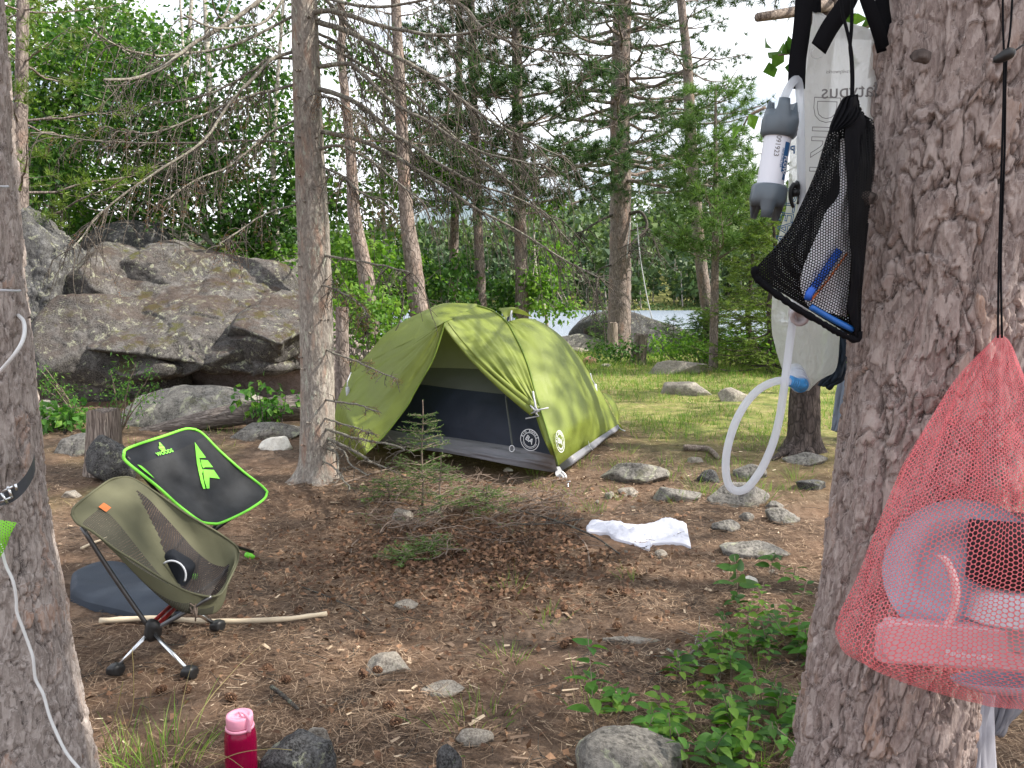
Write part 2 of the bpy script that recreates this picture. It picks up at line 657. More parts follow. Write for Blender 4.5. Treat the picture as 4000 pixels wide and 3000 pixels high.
def make_ground():
    r = np.concatenate([[0.05, .6], np.geomspace(1.1, 30, 620), np.geomspace(31, 900, 110)])
    a1 = np.linspace(-42, 42, 560)
    a2 = np.linspace(42, 318, 90)[1:-1]
    a = np.radians(np.concatenate([a1, a2]))
    R, A = np.meshgrid(r, a, indexing='ij')
    X = R * np.sin(A)
    Y = R * np.cos(A)
    Z = hf(X, Y)
    Z = np.where(R > 400, Z - (R - 400) * .02, Z)
    q = np.stack([X, Y, X * 0], -1)
    near = 1 - ss(R, 9, 26)
    Z = Z + near * (.010 * fbm(q * 14, 3, 3) + .005 * fbm(q * 50, 2, 8))
    mb = MB()
    mb.grid(np.stack([X, Y, Z], -1), True)
    o = build(mb, 'ground', None)
    me = o.data
    at = me.attributes.new('grassy', 'FLOAT', 'POINT')
    at.data.foreach_set('value', grass_mask(X, Y).ravel().astype(np.float32))
    t = NT('ground')
    v = t.coord()
    n1 = t.noise(v, 1.3, 6, .6)
    n2 = t.noise(v, 22, 8, .75)
    n3 = t.noise(v, 95, 6, .8)
    nf = t.noise(t.coord((1, 5, 1)), 60, 4, .7, 1.5)
    ng = t.noise(t.coord((4, 1, 1)), 50, 4, .7, 2.0)
    c = t.ramp(n2, [(.30, (.044, .033, .027)), (.48, (.118, .086, .066)), (.66, (.235, .175, .135))])
    c = t.mix(t.math('MULTIPLY', t.ramp(n1, [(.42, (0, 0, 0)), (.6, (1, 1, 1))]), .45), c, (.26, .155, .10))
    c = t.mix(t.math('MULTIPLY', t.ramp(nf, [(.55, (0, 0, 0)), (.66, (1, 1, 1))]), .55), c, (.40, .27, .18))
    c = t.mix(t.math('MULTIPLY', t.ramp(ng, [(.56, (0, 0, 0)), (.66, (1, 1, 1))]), .4), c, (.34, .22, .14))
    c = t.mix(t.ramp(n3, [(.30, (.8, .8, .8)), (.45, (0, 0, 0))]), c, (.035, .024, .018))
    at = t.n('ShaderNodeAttribute', attribute_name='grassy')
    gm = t.math('MULTIPLY', at.outputs['Fac'], t.ramp(n2, [(.3, (.35, .35, .35)), (.6, (1, 1, 1))]))
    gc = t.ramp(t.noise(v, 5, 6, .7), [(.35, (.10, .17, .03)), (.52, (.25, .27, .08)), (.68, (.40, .35, .17))])
    c = t.mix(gm, c, gc)
    t.base(c)
    t.rough(.95)
    t.spec(.1)
    t.bump(t.math('ADD', n2, t.math('MULTIPLY', n3, .5)), .02)
    me.materials.append(t.m)
    setk(o, 'structure', 'brown needle-covered forest floor turning to grass towards the lake')
    return o
make_ground()

def make_lake():
    mb = MB()
    x = np.linspace(-400, 400, 40)
    y = np.linspace(22.5, 135, 20)
    X, Y = np.meshgrid(x, y, indexing='ij')
    mb.grid(np.stack([X, Y, X * 0 - .62], -1))
    o = build(mb, 'lake_water', None)
    t = NT('lake_water')
    v = t.coord((1, .5, 1))
    n = t.noise(v, 3.0, 6, .7)
    t.base((.24, .29, .36))
    t.rough(.30)
    t.spec(.8)
    t.bump(n, .5, .9)
    o.data.materials.append(t.m)
    setk(o, 'structure', 'pale blue rippled lake beyond the campsite')
make_lake()

def far_wood():
    """mixed wood on the far shore and hillside, reads as one mass"""
    fol = MB()
    lit = MB()
    trk = MB()
    N = 2300
    rng = np.random.default_rng(5)
    k = 0
    while k < N:
        d = 104 + 110 * rng.random() ** 1.6
        x = rng.uniform(-.78, .72) * d
        y = d
        z = float(hf(x, y))
        if z < -.5:
            continue
        k += 1
        front = d < 116
        h = rng.uniform(3.5, 8.5) if front else rng.uniform(6, 12)
        con = rng.random() < .45
        w = h * (.16 if con else .26)
        n = 90 if front else 46
        u = rng.random(n)
        th = rng.uniform(0, 6.283, n)
        if con:
            zz = .12 + .88 * u
            rr = w * (1.02 - zz) * np.sqrt(rng.random(n)) * 1.2
        else:
            zz = .22 + .78 * u
            rr = w * np.sqrt(np.clip(1 - ((zz - .6) / .42) ** 2, 0, 1)) * rng.random(n) ** .4
        c = np.stack([x + rr * np.cos(th), y + rr * np.sin(th), z + zz * h], -1)
        dd = unit(rng.normal(size=(n, 3)) + [0, 0, -.5 if con else .2])
        s = rng.uniform(.5, 1.1, n) * (.8 if front else 1.2)
        tgt = fol if (con or rng.random() < .45) else lit
        tgt.blades(c, dd, s, s * .9)
        if rng.random() < (.8 if front else .5):
            hh = h * rng.uniform(.5, .95)
            trk.tube([(x, y - .3, z - .3), (x + rng.normal() * .2, y - .3, z + hh)], [.13, .05], 4, False)
    # shoreline bushes
    n = 9000
    x = rng.uniform(-85, 80, n)
    y = rng.uniform(101, 108, n)
    z = hf(x, y)
    c = np.stack([x, y, z + rng.random(n) ** 2 * 1.6 * (.6 + .6 * fbm(np.stack([x * .2, y * 0, y * 0], -1), 2, 3))], -1)
    m = z > -.75
    s = rng.uniform(.25, .6, n)
    lit.blades(c[m], unit(rng.normal(size=(m.sum(), 3)) + [0, 0, .6]), s[m], s[m] * .7)
    bt = leaf_mat('far_dark', (.032, .062, .032), (.055, .095, .04), (.085, .13, .05), .2)
    bl = leaf_mat('far_light', (.055, .098, .036), (.09, .145, .048), (.135, .19, .065), .25)
    tm = plain('far_trunks', (.30, .27, .24), .9, 0, .4, 3, .1)
    a = build(fol, 'far_conifers', bt, smooth=False)
    b = build(lit, 'far_broadleaf_wood', bl, smooth=False)
    c = build(trk, 'far_tree_trunks', tm)
    setk(a, 'stuff', 'dark conifers covering the hillside across the lake')
    setk(b, 'stuff', 'lighter leafy wood and bushes along the far shore')
    setk(c, 'stuff', 'pale thin trunks in the wood across the lake')
    for o in (a, b, c):
        o['category'] = 'woodland'
far_wood()

# ============================================================ ROCKS
_ico = {}
def ico(sub):
    if sub not in _ico:
        import bmesh
        bm = bmesh.new()
        bmesh.ops.create_icosphere(bm, subdivisions=sub, radius=1)
        bm.verts.ensure_lookup_table()
        v = np.array([list(x.co) for x in bm.verts])
        f = np.array([[x.index for x in p.verts] for p in bm.faces])
        bm.free()
        _ico[sub] = (v, f)
    return _ico[sub]

def rock_shape(mb, c, size, rz=0.0, seed=0, sub=5, facets=16, rough=.05, tilt=(0, 0), soft=8, planes=None, fine=1.0):
    v, f = ico(sub)
    rng = np.random.default_rng(seed)
    n = unit(rng.normal(size=(facets, 3)))
    d = rng.uniform(.72, 1.05, facets)
    if planes:
        n = np.vstack([n, unit(np.array([p[:3] for p in planes], float))])
        d = np.concatenate([d, [p[3] for p in planes]])
    dt = v @ n.T
    s = np.where(dt > .05, d[None] / np.maximum(dt, .05), 9)
    r = (np.exp(-soft * s) * s).sum(1) / (np.exp(-soft * s).sum(1) + 1e-30)
    r = np.minimum(s.min(1) * .3 + r * .7, 1.25)
    p = v * r[:, None]
    big = max(size)
    q = p * np.asarray(size) / 2
    nn = unit(p)
    q = q + nn * (rough * big * .5 * (fbm(q * (2.6 / big) + seed, 4, seed) + .35 * fbm(q * (14 / big) * fine, 4, seed + 5, .6)))[:, None]
    w1, w2, _ = worley(q * (6.0 / big) + seed * 1.7, seed)
    q = q - nn * (rough * big * .12 * (1 - ss(w2 - w1, 0, .09)) * (fbm(q * 2.2 + 5, 2, seed) > -.1))[:, None]
    a, b = tilt
    ca, sa = math.cos(a), math.sin(a)
    Rx = np.array([[1, 0, 0], [0, ca, -sa], [0, sa, ca]])
    cb, sb = math.cos(b), math.sin(b)
    Ry = np.array([[cb, 0, sb], [0, 1, 0], [-sb, 0, cb]])
    cz, sz = math.cos(rz), math.sin(rz)
    Rz = np.array([[cz, -sz, 0], [sz, cz, 0], [0, 0, 1]])
    q = q @ (Rz @ Ry @ Rx).T
    mb.add(q + np.asarray(c), None, f)

def ground_rock(px0, py0, px1, py1, label, mat='rock', seed=1, depth=1.0, sub=5, h=None, sink=.35, facets=14, rough=.06, name='rock', group=None, tilt=(0, 0), rz=None, cat='rock'):
    """rock whose picture box is (px0,py0)-(px1,py1), resting on the ground"""
    cx = (px0 + px1) / 2
    g = G(cx, py1 - (py1 - py0) * .12)
    y = g[1]
    w = (px1 - px0) / F * y
    hh = (py1 - py0) / F * y * .95 if h is None else h
    zt = PY(cx, py0, y + w * depth * .3)[2]
    zg = float(hf(g[0], y + w * depth * .35))
    top = max(zt - zg, hh * .45, .02) if h is None else h
    H = top / (1 - sink)
    c = (g[0], y + w * depth * .42, zg + top - H / 2)
    mb = MB()
    rock_shape(mb, (0, 0, 0), (w * 1.04, w * depth, H), (0 if rz is None else rz), seed, sub, facets, rough, tilt)
    o = build(mb, name, M[mat])
    o.location = c
    tag(o, label, cat, group)
    return o

# --- the great boulder on the left
def big_boulder():
    b = thing('boulder', 'huge grey boulder with an undercut face and needles on its sloping top', 'boulder', (-2.6, 8.4, .3))
    mb = MB()
    cx = PY(640, 1250, 8.9)
    rock_shape(mb, (cx[0] - .12, 9.75, 1.08), (3.5, 3.3, 1.44), .03, 21, 7, 20, .075, (.24, .05),
               22, [(-.1, -.75, -.65, .62), (0, -.62, .78, .74), (-.9, -.1, .3, .86), (.6, -.5, .62, .80)], 1.6)
    for (px, py, Y, sx, sy, sz, sd_) in ((860, 1395, 8.55, .75, .6, .36, 61), (1010, 1370, 8.5, .62, .6, .30, 62), (720, 1415, 8.5, .6, .6, .30, 63), (560, 1440, 8.4, .7, .6, .34, 64), (1020, 1440, 8.6, .5, .5, .22, 65)):
        q = PY(px, py, Y)
        rock_shape(mb, (q[0], q[1] + .18, q[2] + .02), (sx, sy, sz), .1, sd_, 5, 12, .08)
    for (px, py, Y, sx, sy, sz, sd_) in ((430, 1120, 9.4, 1.5, 1.7, .95, 71), (640, 1090, 9.8, 1.7, 1.7, .85, 72), (880, 1110, 9.9, 1.5, 1.5, .8, 73)):
        q = PY(px, py, Y)
        rock_shape(mb, (q[0], q[1] + .3, q[2] - .02), (sx, sy, sz), .15, sd_, 6, 16, .07, (.15, .08), 16)
    # lower left block down to the ground
    p = PY(330, 1480, 8.3)
    rock_shape(mb, (p[0] - .05, 9.0, .62), (1.35, 1.5, 1.55), .1, 33, 6, 10, .07, (0, 0), 12, None, 1.5)
    p = PY(1050, 1330, 8.7)
    rock_shape(mb, (p[0] - .1, 9.1, 1.0), (.95, 1.5, .75), .3, 35, 6, 10, .07, (0.1, .1), 12)
    build(mb, 'boulder_face', M['rock_big'], b)
    mb = MB()
    p = PY(900, 1500, 9.0)
    rock_shape(mb, (p[0] + .25, 9.75, .55), (2.3, 1.4, 1.2), 0, 5, 6, 12, .05)
    build(mb, 'inner_block', M['rock_inner'], b)
    return b
big_boulder()

def tall_rock():
    mb = MB()
    p = PY(95, 1230, 8.4)
    rock_shape(mb, (0, 0, 0), (1.05, 1.7, 2.6), .1, 8, 7, 16, .10, (.0, .03), 10, [(.9, -.1, .2, .55), (0, -.8, .3, .7), (.4, 0, .9, .75)], 2.2)
    o = build(mb, 'boulder', M['rock_tall'])
    o.location = (p[0] - .08, 9.1, 1.0)
    tag(o, 'tall dark upright boulder with rough lichen-grey face behind the left foreground tree', 'boulder')
tall_rock()

def far_boulders():
    mb = MB()
    rock_shape(mb, (0, 0, 0), (1.25, 1.1, .95), .2, 12, 6, 14, .08)
    o = build(mb, 'boulder', M['rock_tall'])
    p = PY(470, 1005, 10.9)
    o.location = (p[0], 11.4, p[2] - .05)
    tag(o, 'dark mossy boulder behind the crest of the huge boulder', 'boulder')
    mb = MB()
    rock_shape(mb, (0, 0, 0), (1.4, 1.2, 1.5), .2, 14, 6, 14, .08)
    o = build(mb, 'boulder', M['rock'])
    p = PY(1130, 1130, 10.4)
    o.location = (p[0], 10.9, p[2] - .35)
    tag(o, 'grey boulder with yellow-green moss on top just left of the tall spruce trunk', 'boulder')
    # lake-side boulder
    mb = MB()
    rock_shape(mb, (0, 0, 0), (2.9, 2.2, 1.5), 0, 17, 6, 10, .05, (0, .05), 10)
    p = PY(2500, 1340, 20.4)
    o = build(mb, 'boulder', M['rock_tall'])
    o.location = (p[0], 21.0, p[2] - .05)
    tag(o, 'rounded dark grey boulder at the edge of the lake', 'boulder')
    mb = MB()
    rock_shape(mb, (0, 0, 0), (1.7, 1.2, .9), 0, 18, 5, 10, .05, (0, 0), 10)
    p = PY(2300, 1355, 20.4)
    o = build(mb, 'boulder', M['rock'])
    o.location = (p[0], 20.7, p[2] - .12)
    tag(o, 'low grey boulder beside the tent, left of the rounded lakeside boulder', 'boulder')
far_boulders()

ground_rock(430, 1532, 985, 1690, 'long low flat grey rock in front of the huge boulder, behind the fallen log', 'rock', 41, .5, 6, facets=12, rough=.05)
ground_rock(100, 1575, 215, 1650, 'pale lichened rock at the foot of the tall dark boulder', 'rock', 42, .8)
ground_rock(180, 1700, 420, 1790, 'mossy lichen-covered rock left of the tall stump', 'rock', 43, .6)
ground_rock(1010, 1710, 1128, 1760, 'bright white rock on the ground left of the spruce trunk', 'rock_white', 44, .7)
ground_rock(1100, 1675, 1150, 1695, 'small grey stone behind the bright white rock', 'rock_pale', 45, .8, 4)
ground_rock(900, 1660, 1160, 1730, 'low grey rock half hidden behind the end of the log', 'rock', 46, .5)
ground_rock(2368, 1808, 2594, 1898, 'large grey rock right of the tent front corner', 'rock', 47, .7, 6)
ground_rock(2422, 1908, 2498, 1940, 'flat tan rock below the large grey rock near the tent', 'rock_pale', 48, .7)
ground_rock(2360, 1922, 2404, 1953, 'small round grey stone left of the flat tan rock', 'rock_pale', 49, .8, 4)
ground_rock(2556, 1910, 2730, 1968, 'wide flat grey rock between the tan rock and the white hose loop', 'rock', 50, .6)
ground_rock(2545, 1412, 2760, 1468, 'long pale rock in the grass below the lakeside boulder', 'rock_pale', 51, .5)
ground_rock(2590, 1488, 2775, 1552, 'long pale jagged rock in the grass, second below the lakeside boulder', 'rock_pale', 52, .5, rz=-.3)
ground_rock(2820, 1522, 2918, 1575, 'rounded pale rock in the grass left of the water bag valve', 'rock_pale', 53, .7)
ground_rock(2735, 1835, 2812, 1895, 'dark rock with grass just left of the hose loop', 'rock_tall', 54, .8)
ground_rock(2800, 1895, 3010, 1990, 'large lichened rock under the bottom of the hose loop', 'rock', 55, .7, 6)
ground_rock(2885, 1812, 2990, 1880, 'grey rock seen through the hose loop', 'rock', 56, .7)
ground_rock(2692, 1787, 2755, 1812, 'small flat stone in the grass above the curved root', 'rock_pale', 57, .7, 4)
ground_rock(2283, 1397, 2328, 1432, 'orange pink rock in the grass beside the tent', 'rock_pink', 58, .6)
ground_rock(2350, 1420, 2385, 1438, 'small white stone right of the orange pink rock', 'rock_pale', 59, .7, 4)
ground_rock(2235, 1357, 2300, 1378, 'low pale rock at the tent edge below the lakeside boulder', 'rock_pale', 60, .6, 4)
ground_rock(3085, 1775, 3240, 1822, 'flat grey rock at the foot of the dark trunk behind the water bag', 'rock', 61, .6)
ground_rock(3125, 1872, 3230, 1922, 'dark jagged rock beside the right foreground tree, below the flat grey rock', 'rock_tall', 62, .8)
ground_rock(3000, 1958, 3068, 1990, 'small grey rock above the angular dark rock near the right tree', 'rock', 63, .8)
ground_rock(3000, 1988, 3122, 2052, 'angular dark rock left of the right foreground tree', 'rock', 64, .8)
ground_rock(2890, 2000, 2945, 2040, 'grey stone left of the angular dark rock', 'rock', 65, .8, 4)
ground_rock(2798, 2038, 2895, 2085, 'rounded grey rock right of the white cloth', 'rock', 66, .8)
ground_rock(2560, 2152, 2605, 2185, 'small grey stone just below the white cloth', 'rock_pale', 67, .8, 4)
ground_rock(2840, 2125, 3080, 2185, 'long low grey rock right of the white cloth, half buried', 'rock', 68, .5)
ground_rock(2238, 2900, 2740, 3180, 'big lichened grey rock at the bottom edge of the photo', 'rock', 69, .9, 6, rough=.07, h=.13, facets=30)
ground_rock(1437, 2512, 1588, 2648, 'flat grey rock standing alone in the needles in the middle foreground', 'rock_pale', 70, .95, 6, h=.05, sink=.5)
ground_rock(1523, 1995, 1608, 2060, 'pinkish grey rock beside the small fir seedling', 'rock_pale', 71, .8)
ground_rock(1535, 2345, 1622, 2385, 'half buried brown stone above the lone flat rock', 'rock_pale', 72, .8)
ground_rock(1190, 2852, 1285, 2925, 'pale tan rock behind the dark rock near the pink bottle', 'rock_pale', 73, .8)
ground_rock(1020, 2890, 1300, 3090, 'dark grey cracked rock at the bottom edge right of the pink bottle', 'rock_tall', 74, .9, 6, rough=.08)
ground_rock(1785, 2850, 1915, 2920, 'flat pale rock near the bottom edge in the middle', 'rock_pale', 75, .7)
ground_rock(1705, 2930, 1795, 3060, 'small dark pointed rock at the bottom edge in the middle', 'rock_tall', 76, .8)
ground_rock(1650, 2680, 1800, 2720, 'low grey stone sunk in the needles left of the leafy seedlings', 'rock_pale', 77, .7)
ground_rock(2355, 2488, 2570, 2518, 'long pale weathered stone lying in the middle right foreground', 'rock_pale', 78, .25)
ground_rock(1965, 1828, 2000, 1842, 'small white stone in front of the tent', 'rock_white', 79, .7, 4)
ground_rock(1670, 1990, 1720, 2015, 'small grey stone among dry leaves left of the fallen branches', 'rock_pale', 80, .8, 4)
ground_rock(1340, 1298, 1415, 1370, 'grey rock in the bushes right of the cut post', 'rock', 81, .8)
ground_rock(230, 1915, 300, 1950, 'pale stone with moss between the left tree and the chairs', 'rock_pale', 82, .8)
ground_rock(2905, 2255, 2960, 2285, 'white stone beside the broad-leaved seedling near the right tree', 'rock_white', 83, .8, 4)
# scattered small stones
rr = random.Random(3)
proto = None
for k in range(32):
    px, py = rr.uniform(2150, 3150), rr.uniform(1850, 2250)
    if k > 24:
        px, py = rr.uniform(400, 2400), rr.uniform(1950, 2950)
    g = G(px, py)
    s = rr.uniform(.015, .04)
    if proto is None:
        mb = MB()
        rock_shape(mb, (0, 0, 0), (1, .8, .5), 0, 90, 3, 12, .06)
        proto = build(mb, 'pebble', M['rock_pale'])
        o = proto
    else:
        o = proto.copy()
        COL.objects.link(o)
    o.location = (g[0], g[1], g[2] + s * .1)
    o.scale = (s, s * rr.uniform(.7, 1.1), s * rr.uniform(.6, 1))
    o.rotation_euler = (rr.uniform(-.3, .3), rr.uniform(-.3, .3), rr.uniform(0, 6))
    tag(o, 'small pale pebble lying loose on the needle-covered ground', 'pebble', 'pebbles scattered on the forest floor')

# ============================================================ TREES
def trunk_px(lst, base_y, lean=0.0, n=24, flare=1.25, wob=.0):
    """lst: (px, py, width_px) bottom to top, at world depth base_y; returns path, radii"""
    pts, rad = [], []
    for i, (px, py, w) in enumerate(lst):
        Y = base_y + lean * i
        pts.append(PY(px, py, Y))
        rad.append(w / 2 / F * Y)
    a = np.hstack([np.array(pts), np.array(rad)[:, None]])
    s = spline(a, n)
    return s[:, :3], s[:, 3]

def extend_up(path, rad, h, n=10, top=.03):
    d = unit(path[-1] - path[-4])
    d = unit(d + np.array([0, 0, .5]))
    e = path[-1] + d * np.linspace(0, h, n + 1)[1:, None] + np.cumsum(RNG.normal(size=(n, 3)) * .03, 0) * [1, 1, 0]
    r = np.linspace(rad[-1], top, n + 1)[1:]
    return np.vstack([path, e]), np.concatenate([rad, r])

def round_trunk(path, rad, sides=28, amp=.05, seed=0, n=None, flare=0, frq=5.0):
    """tube with lumpy bark relief"""
    n = n or len(path) * 6
    a = spline(np.hstack([path, rad[:, None]]), n)
    p, r = a[:, :3], a[:, 3]
    mb = MB()
    mb.tube(p, r, sides)
    v = mb.v[0]
    m = n * sides
    ax = np.repeat(p, sides, 0)
    d = v[:m] - ax
    rr = np.linalg.norm(d, axis=1)[:, None]
    q = v[:m] * [frq * 2, frq * 2, frq * .7]
    w1, w2, wi = worley(q + seed * 3.1 + .3 * fbm(q * 1.5, 2, seed)[:, None], seed)
    f = amp * (ss(w2 - w1, 0, .25) * (.4 + .6 * wi) - .4) + amp * .8 * fbm(v[:m] * 3, 3, seed)
    if flare:
        h = np.clip((v[:m, 2] - p[0][2]) / flare, 0, 1)
        th = np.arctan2(d[:, 1], d[:, 0])
        f = f + (1 - h) ** 3 * (.55 + .30 * np.sin(th * 3 + seed) + .2 * np.sin(th * 5 + seed * 2))
    v[:m] = ax + d * (1 + f[:, None])
    return mb

def leaf_cloud(mb, centers, rad, per, L, flat=.6, droop=.4, jit=.25):
    n = len(centers) * per
    c = np.repeat(centers, per, 0)
    off = RNG.normal(size=(n, 3)) * rad * .5 * [1, 1, flat]
    c = c + off
    d = unit(off + RNG.normal(size=(n, 3)) * rad * .6 + [0, 0, -droop * rad])
    nr = unit(RNG.normal(size=(n, 3)) * .7 + [0, 0, 1])
    l = L * RNG.uniform(1 - jit, 1 + jit, n)
    mb.leaves(c, d, nr, l, l * RNG.uniform(.62, .85, n))

def limb(mb, a, b, r0, r1, sag=.0, n=7, sides=5, wob=.04):
    t = np.linspace(0, 1, n)[:, None]
    a = np.asarray(a, float)
    b = np.asarray(b, float)
    L = np.linalg.norm(b - a)
    p = a * (1 - t) + b * t
    w = np.cumsum(RNG.normal(size=(n, 3)) * wob * L / n ** .5, 0)
    w = w - w[-1] * t
    w[0] = 0
    p = p + w
    p[:, 2] += (np.sin(t[:, 0] * math.pi) * sag * L)
    mb.tube(p, np.linspace(r0, r1, n), sides, False)
    return p

def broadleaf(name, label, base, trunk_pts, rad, blobs, nclust, per, L, mat='leaf_green', bark='bark_birch', group=None, cr=.30, cat='tree', limbs=14):
    """trunk_pts world path; blobs: (center, radii) ellipsoids to be filled with leaf clusters"""
    root = thing(name, label, cat, base, group)
    path = spline(np.array(trunk_pts, float), 26)
    rr = np.linspace(rad, rad * .25, 26)
    mb = round_trunk(path, rr, 12, .06, int(rad * 1000), 70, .3)
    cl = []
    for (c, s, w) in blobs:
        k = int(nclust * w)
        u = unit(RNG.normal(size=(k, 3))) * (RNG.random((k, 1)) ** .45)
        cl.append(np.asarray(c) + u * np.asarray(s))
    cl = np.vstack(cl)
    RNG.shuffle(cl)
    keep = fbm(cl * 1.1 + 3.7 * rad * 100, 3, 6) > -.06
    cl = cl[keep]
    cl = cl[: max(limbs + 2, int(len(cl) * .97))]
    per = int(per * 1.15)
    L = L * .84
    RNG.shuffle(cl)
    idx = RNG.choice(len(cl), min(limbs, len(cl)), replace=False)
    ends = []
    for i in idx:
        j = int(np.clip(np.argmin(np.abs(path[:, 2] - (cl[i][2] - .5 * np.linalg.norm(cl[i][:2] - path[-1][:2])))), 5, 25))
        p = limb(mb, path[j], cl[i], rr[j] * .5, .008, .05, 8, 5)
        ends.append(p)
    allp = np.vstack(ends)
    for i in range(len(cl)):
        if i in idx:
            continue
        j = np.argmin(np.linalg.norm(allp - cl[i], axis=1))
        limb(mb, allp[j], cl[i], .009, .004, .03, 4, 3)
    build(mb, 'trunk', M[bark], root)
    lb = MB()
    leaf_cloud(lb, cl, cr, per, L)
    build(lb, 'crown', M[mat], root, smooth=False)
    return root

def tufts(mb, c, d, nd, L, W, spread=.9):
    """pine needle tufts: nd needles fanned around direction d"""
    n = len(c)
    cc = np.repeat(c, nd, 0)
    dd = unit(np.repeat(unit(d), nd, 0) * .75 + unit(RNG.normal(size=(n * nd, 3))) * spread)
    l = L * RNG.uniform(.7, 1.1, n * nd)
    mb.blades(cc, dd, l, np.full(n * nd, W))

def needle_branch(wood, fol, path, r0, side_n, side_len, L, W, dens, kind='pine', droop=.0, start=.25, flat=True):
    """branch with side twigs; pine = tufts, spruce = combs of needles"""
    n = len(path)
    wood.tube(path, np.linspace(r0, r0 * .25, n), 5, False)
    tot = np.linalg.norm(path[-1] - path[0])
    for k in range(side_n):
        t = start + (1 - start) * (k + RNG.random()) / side_n
        i = min(int(t * (n - 1)), n - 2)
        o = path[i]
        tg = unit(path[i + 1] - path[i])
        sd = unit(np.cross(tg, [0, 0, 1])) * (1 if RNG.random() < .5 else -1)
        up = np.array([0, 0, 1.0])
        d = unit(tg * .7 + sd * RNG.uniform(.4, 1.1) + up * RNG.normal() * .25 - up * droop)
        sl = side_len * RNG.uniform(.5, 1.1) * (1 - .55 * t)
        m = 5
        tt = np.linspace(0, 1, m)[:, None]
        p = o + d * sl * tt + up * (-droop * .4 * sl) * tt ** 2 + np.cumsum(RNG.normal(size=(m, 3)) * .02 * sl, 0)
        wood.tube(p, np.linspace(r0 * .28, r0 * .10, m), 3, False)
        if kind == 'pine':
            q = max(1, int(dens))
            u = RNG.uniform(.35, 1.0, q)
            u[0] = 1
            c = np.array([p[min(int(x * (m - 1)), m - 1)] for x in u]) + RNG.normal(size=(q, 3)) * .02
            dv = unit(np.repeat(d[None], q, 0) + RNG.normal(size=(q, 3)) * .5 + [0, 0, .25])
            tufts(fol, c, dv, 15, L, W)
        else:
            q = int(dens * sl / .1)
            u = RNG.random(q)
            c = p[0] + (p[-1] - p[0]) * u[:, None]
            s2 = unit(np.cross(d, [0, 0, 1.0]))
            sg = np.where(RNG.random(q) < .5, 1, -1)[:, None]
            dv = unit(d * .6 + s2 * sg * .8 + RNG.normal(size=(q, 3)) * .35)
            fol.blades(c, dv, L * RNG.uniform(.7, 1.2, q), np.full(q, W))

def conifer(name, label, base, path, rad, z0, z1, nwh, per_wh, blen, kind='pine', L=.10, W=.006, mat='needle', bark='bark_pine', side_n=7, dens=2, elev=.1, droop=0., group=None, dead=0, cat='tree', sides=16, az=None, taper=True, amp=.07):
    root = thing(name, label, cat, base, group)
    mb = round_trunk(path, rad, sides, amp, int(base[0] * 10) % 50 + 3, None, .35)
    fo = MB()
    zs = path[:, 2]
    for w in range(nwh):
        z = z0 + (z1 - z0) * (w + .3 * RNG.random()) / nwh
        j = int(np.argmin(np.abs(zs - z)))
        o = path[j]
        f = 1 - (w / nwh) * (.75 if taper else .25)
        a0 = RNG.uniform(0, 6.28)
        for k in range(per_wh):
            a = a0 + 6.283 * k / per_wh + RNG.normal() * .25
            if az is not None:
                a = RNG.uniform(az[0], az[1])
            l = blen * f * RNG.uniform(.55, 1.1)
            e = elev + RNG.normal() * .12
            d = np.array([math.cos(a) * math.cos(e), math.sin(a) * math.cos(e), math.sin(e)])
            n = 9
            t = np.linspace(0, 1, n)[:, None]
            p = o + d * l * t + np.array([0, 0, 1]) * l * (.18 * t ** 2 - droop * t * (1.6 - t)) + np.cumsum(RNG.normal(size=(n, 3)) * .012 * l, 0)
            r0 = max(.006, rad[j] * .22 * min(1, l / 1.2))
            if RNG.random() < dead:
                mb.tube(p, np.linspace(r0, .003, n), 4, False)
                for q in range(5):
                    i = RNG.integers(2, n)
                    limb(mb, p[i], p[i] + RNG.normal(size=3) * .2 * l * [1, 1, .5] + [0, 0, -.1 * l], .004, .002, 0, 4, 3)
            else:
                needle_branch(mb, fo, p, r0, max(3, int(side_n * l / blen)), blen * .36, L, W, dens, kind, droop)
    build(mb, 'trunk', M[bark], root)
    build(fo, 'crown', M[mat], root, smooth=False)
    return root

# ---------- slim background pines and trunks, photographed left to right
def pine_at(label, pts, Y, mat='needle', bark='bark_pine', **kw):
    g = PY(pts[0][0], pts[0][1], Y)
    gz = float(hf(g[0], g[1]))
    p, r = trunk_px(pts, Y)
    p = np.vstack([[p[0][0], p[0][1], gz - .1], p])
    r = np.concatenate([[r[0] * 1.05], r])
    up = kw.pop('up', 4.0)
    p, r = extend_up(p, r, up)
    a = dict(z0=1.2, z1=p[-1][2], nwh=10, per_wh=4, blen=1.6)
    a.update(kw)
    if a['z0'] > 50:
        a['z0'] = p[-1][2] - 1
    return conifer('pine_tree', label, (p[0][0], p[0][1], gz), p, r, a.pop('z0'), a.pop('z1'), a.pop('nwh'), a.pop('per_wh'), a.pop('blen'), mat=mat, bark=bark, **a)

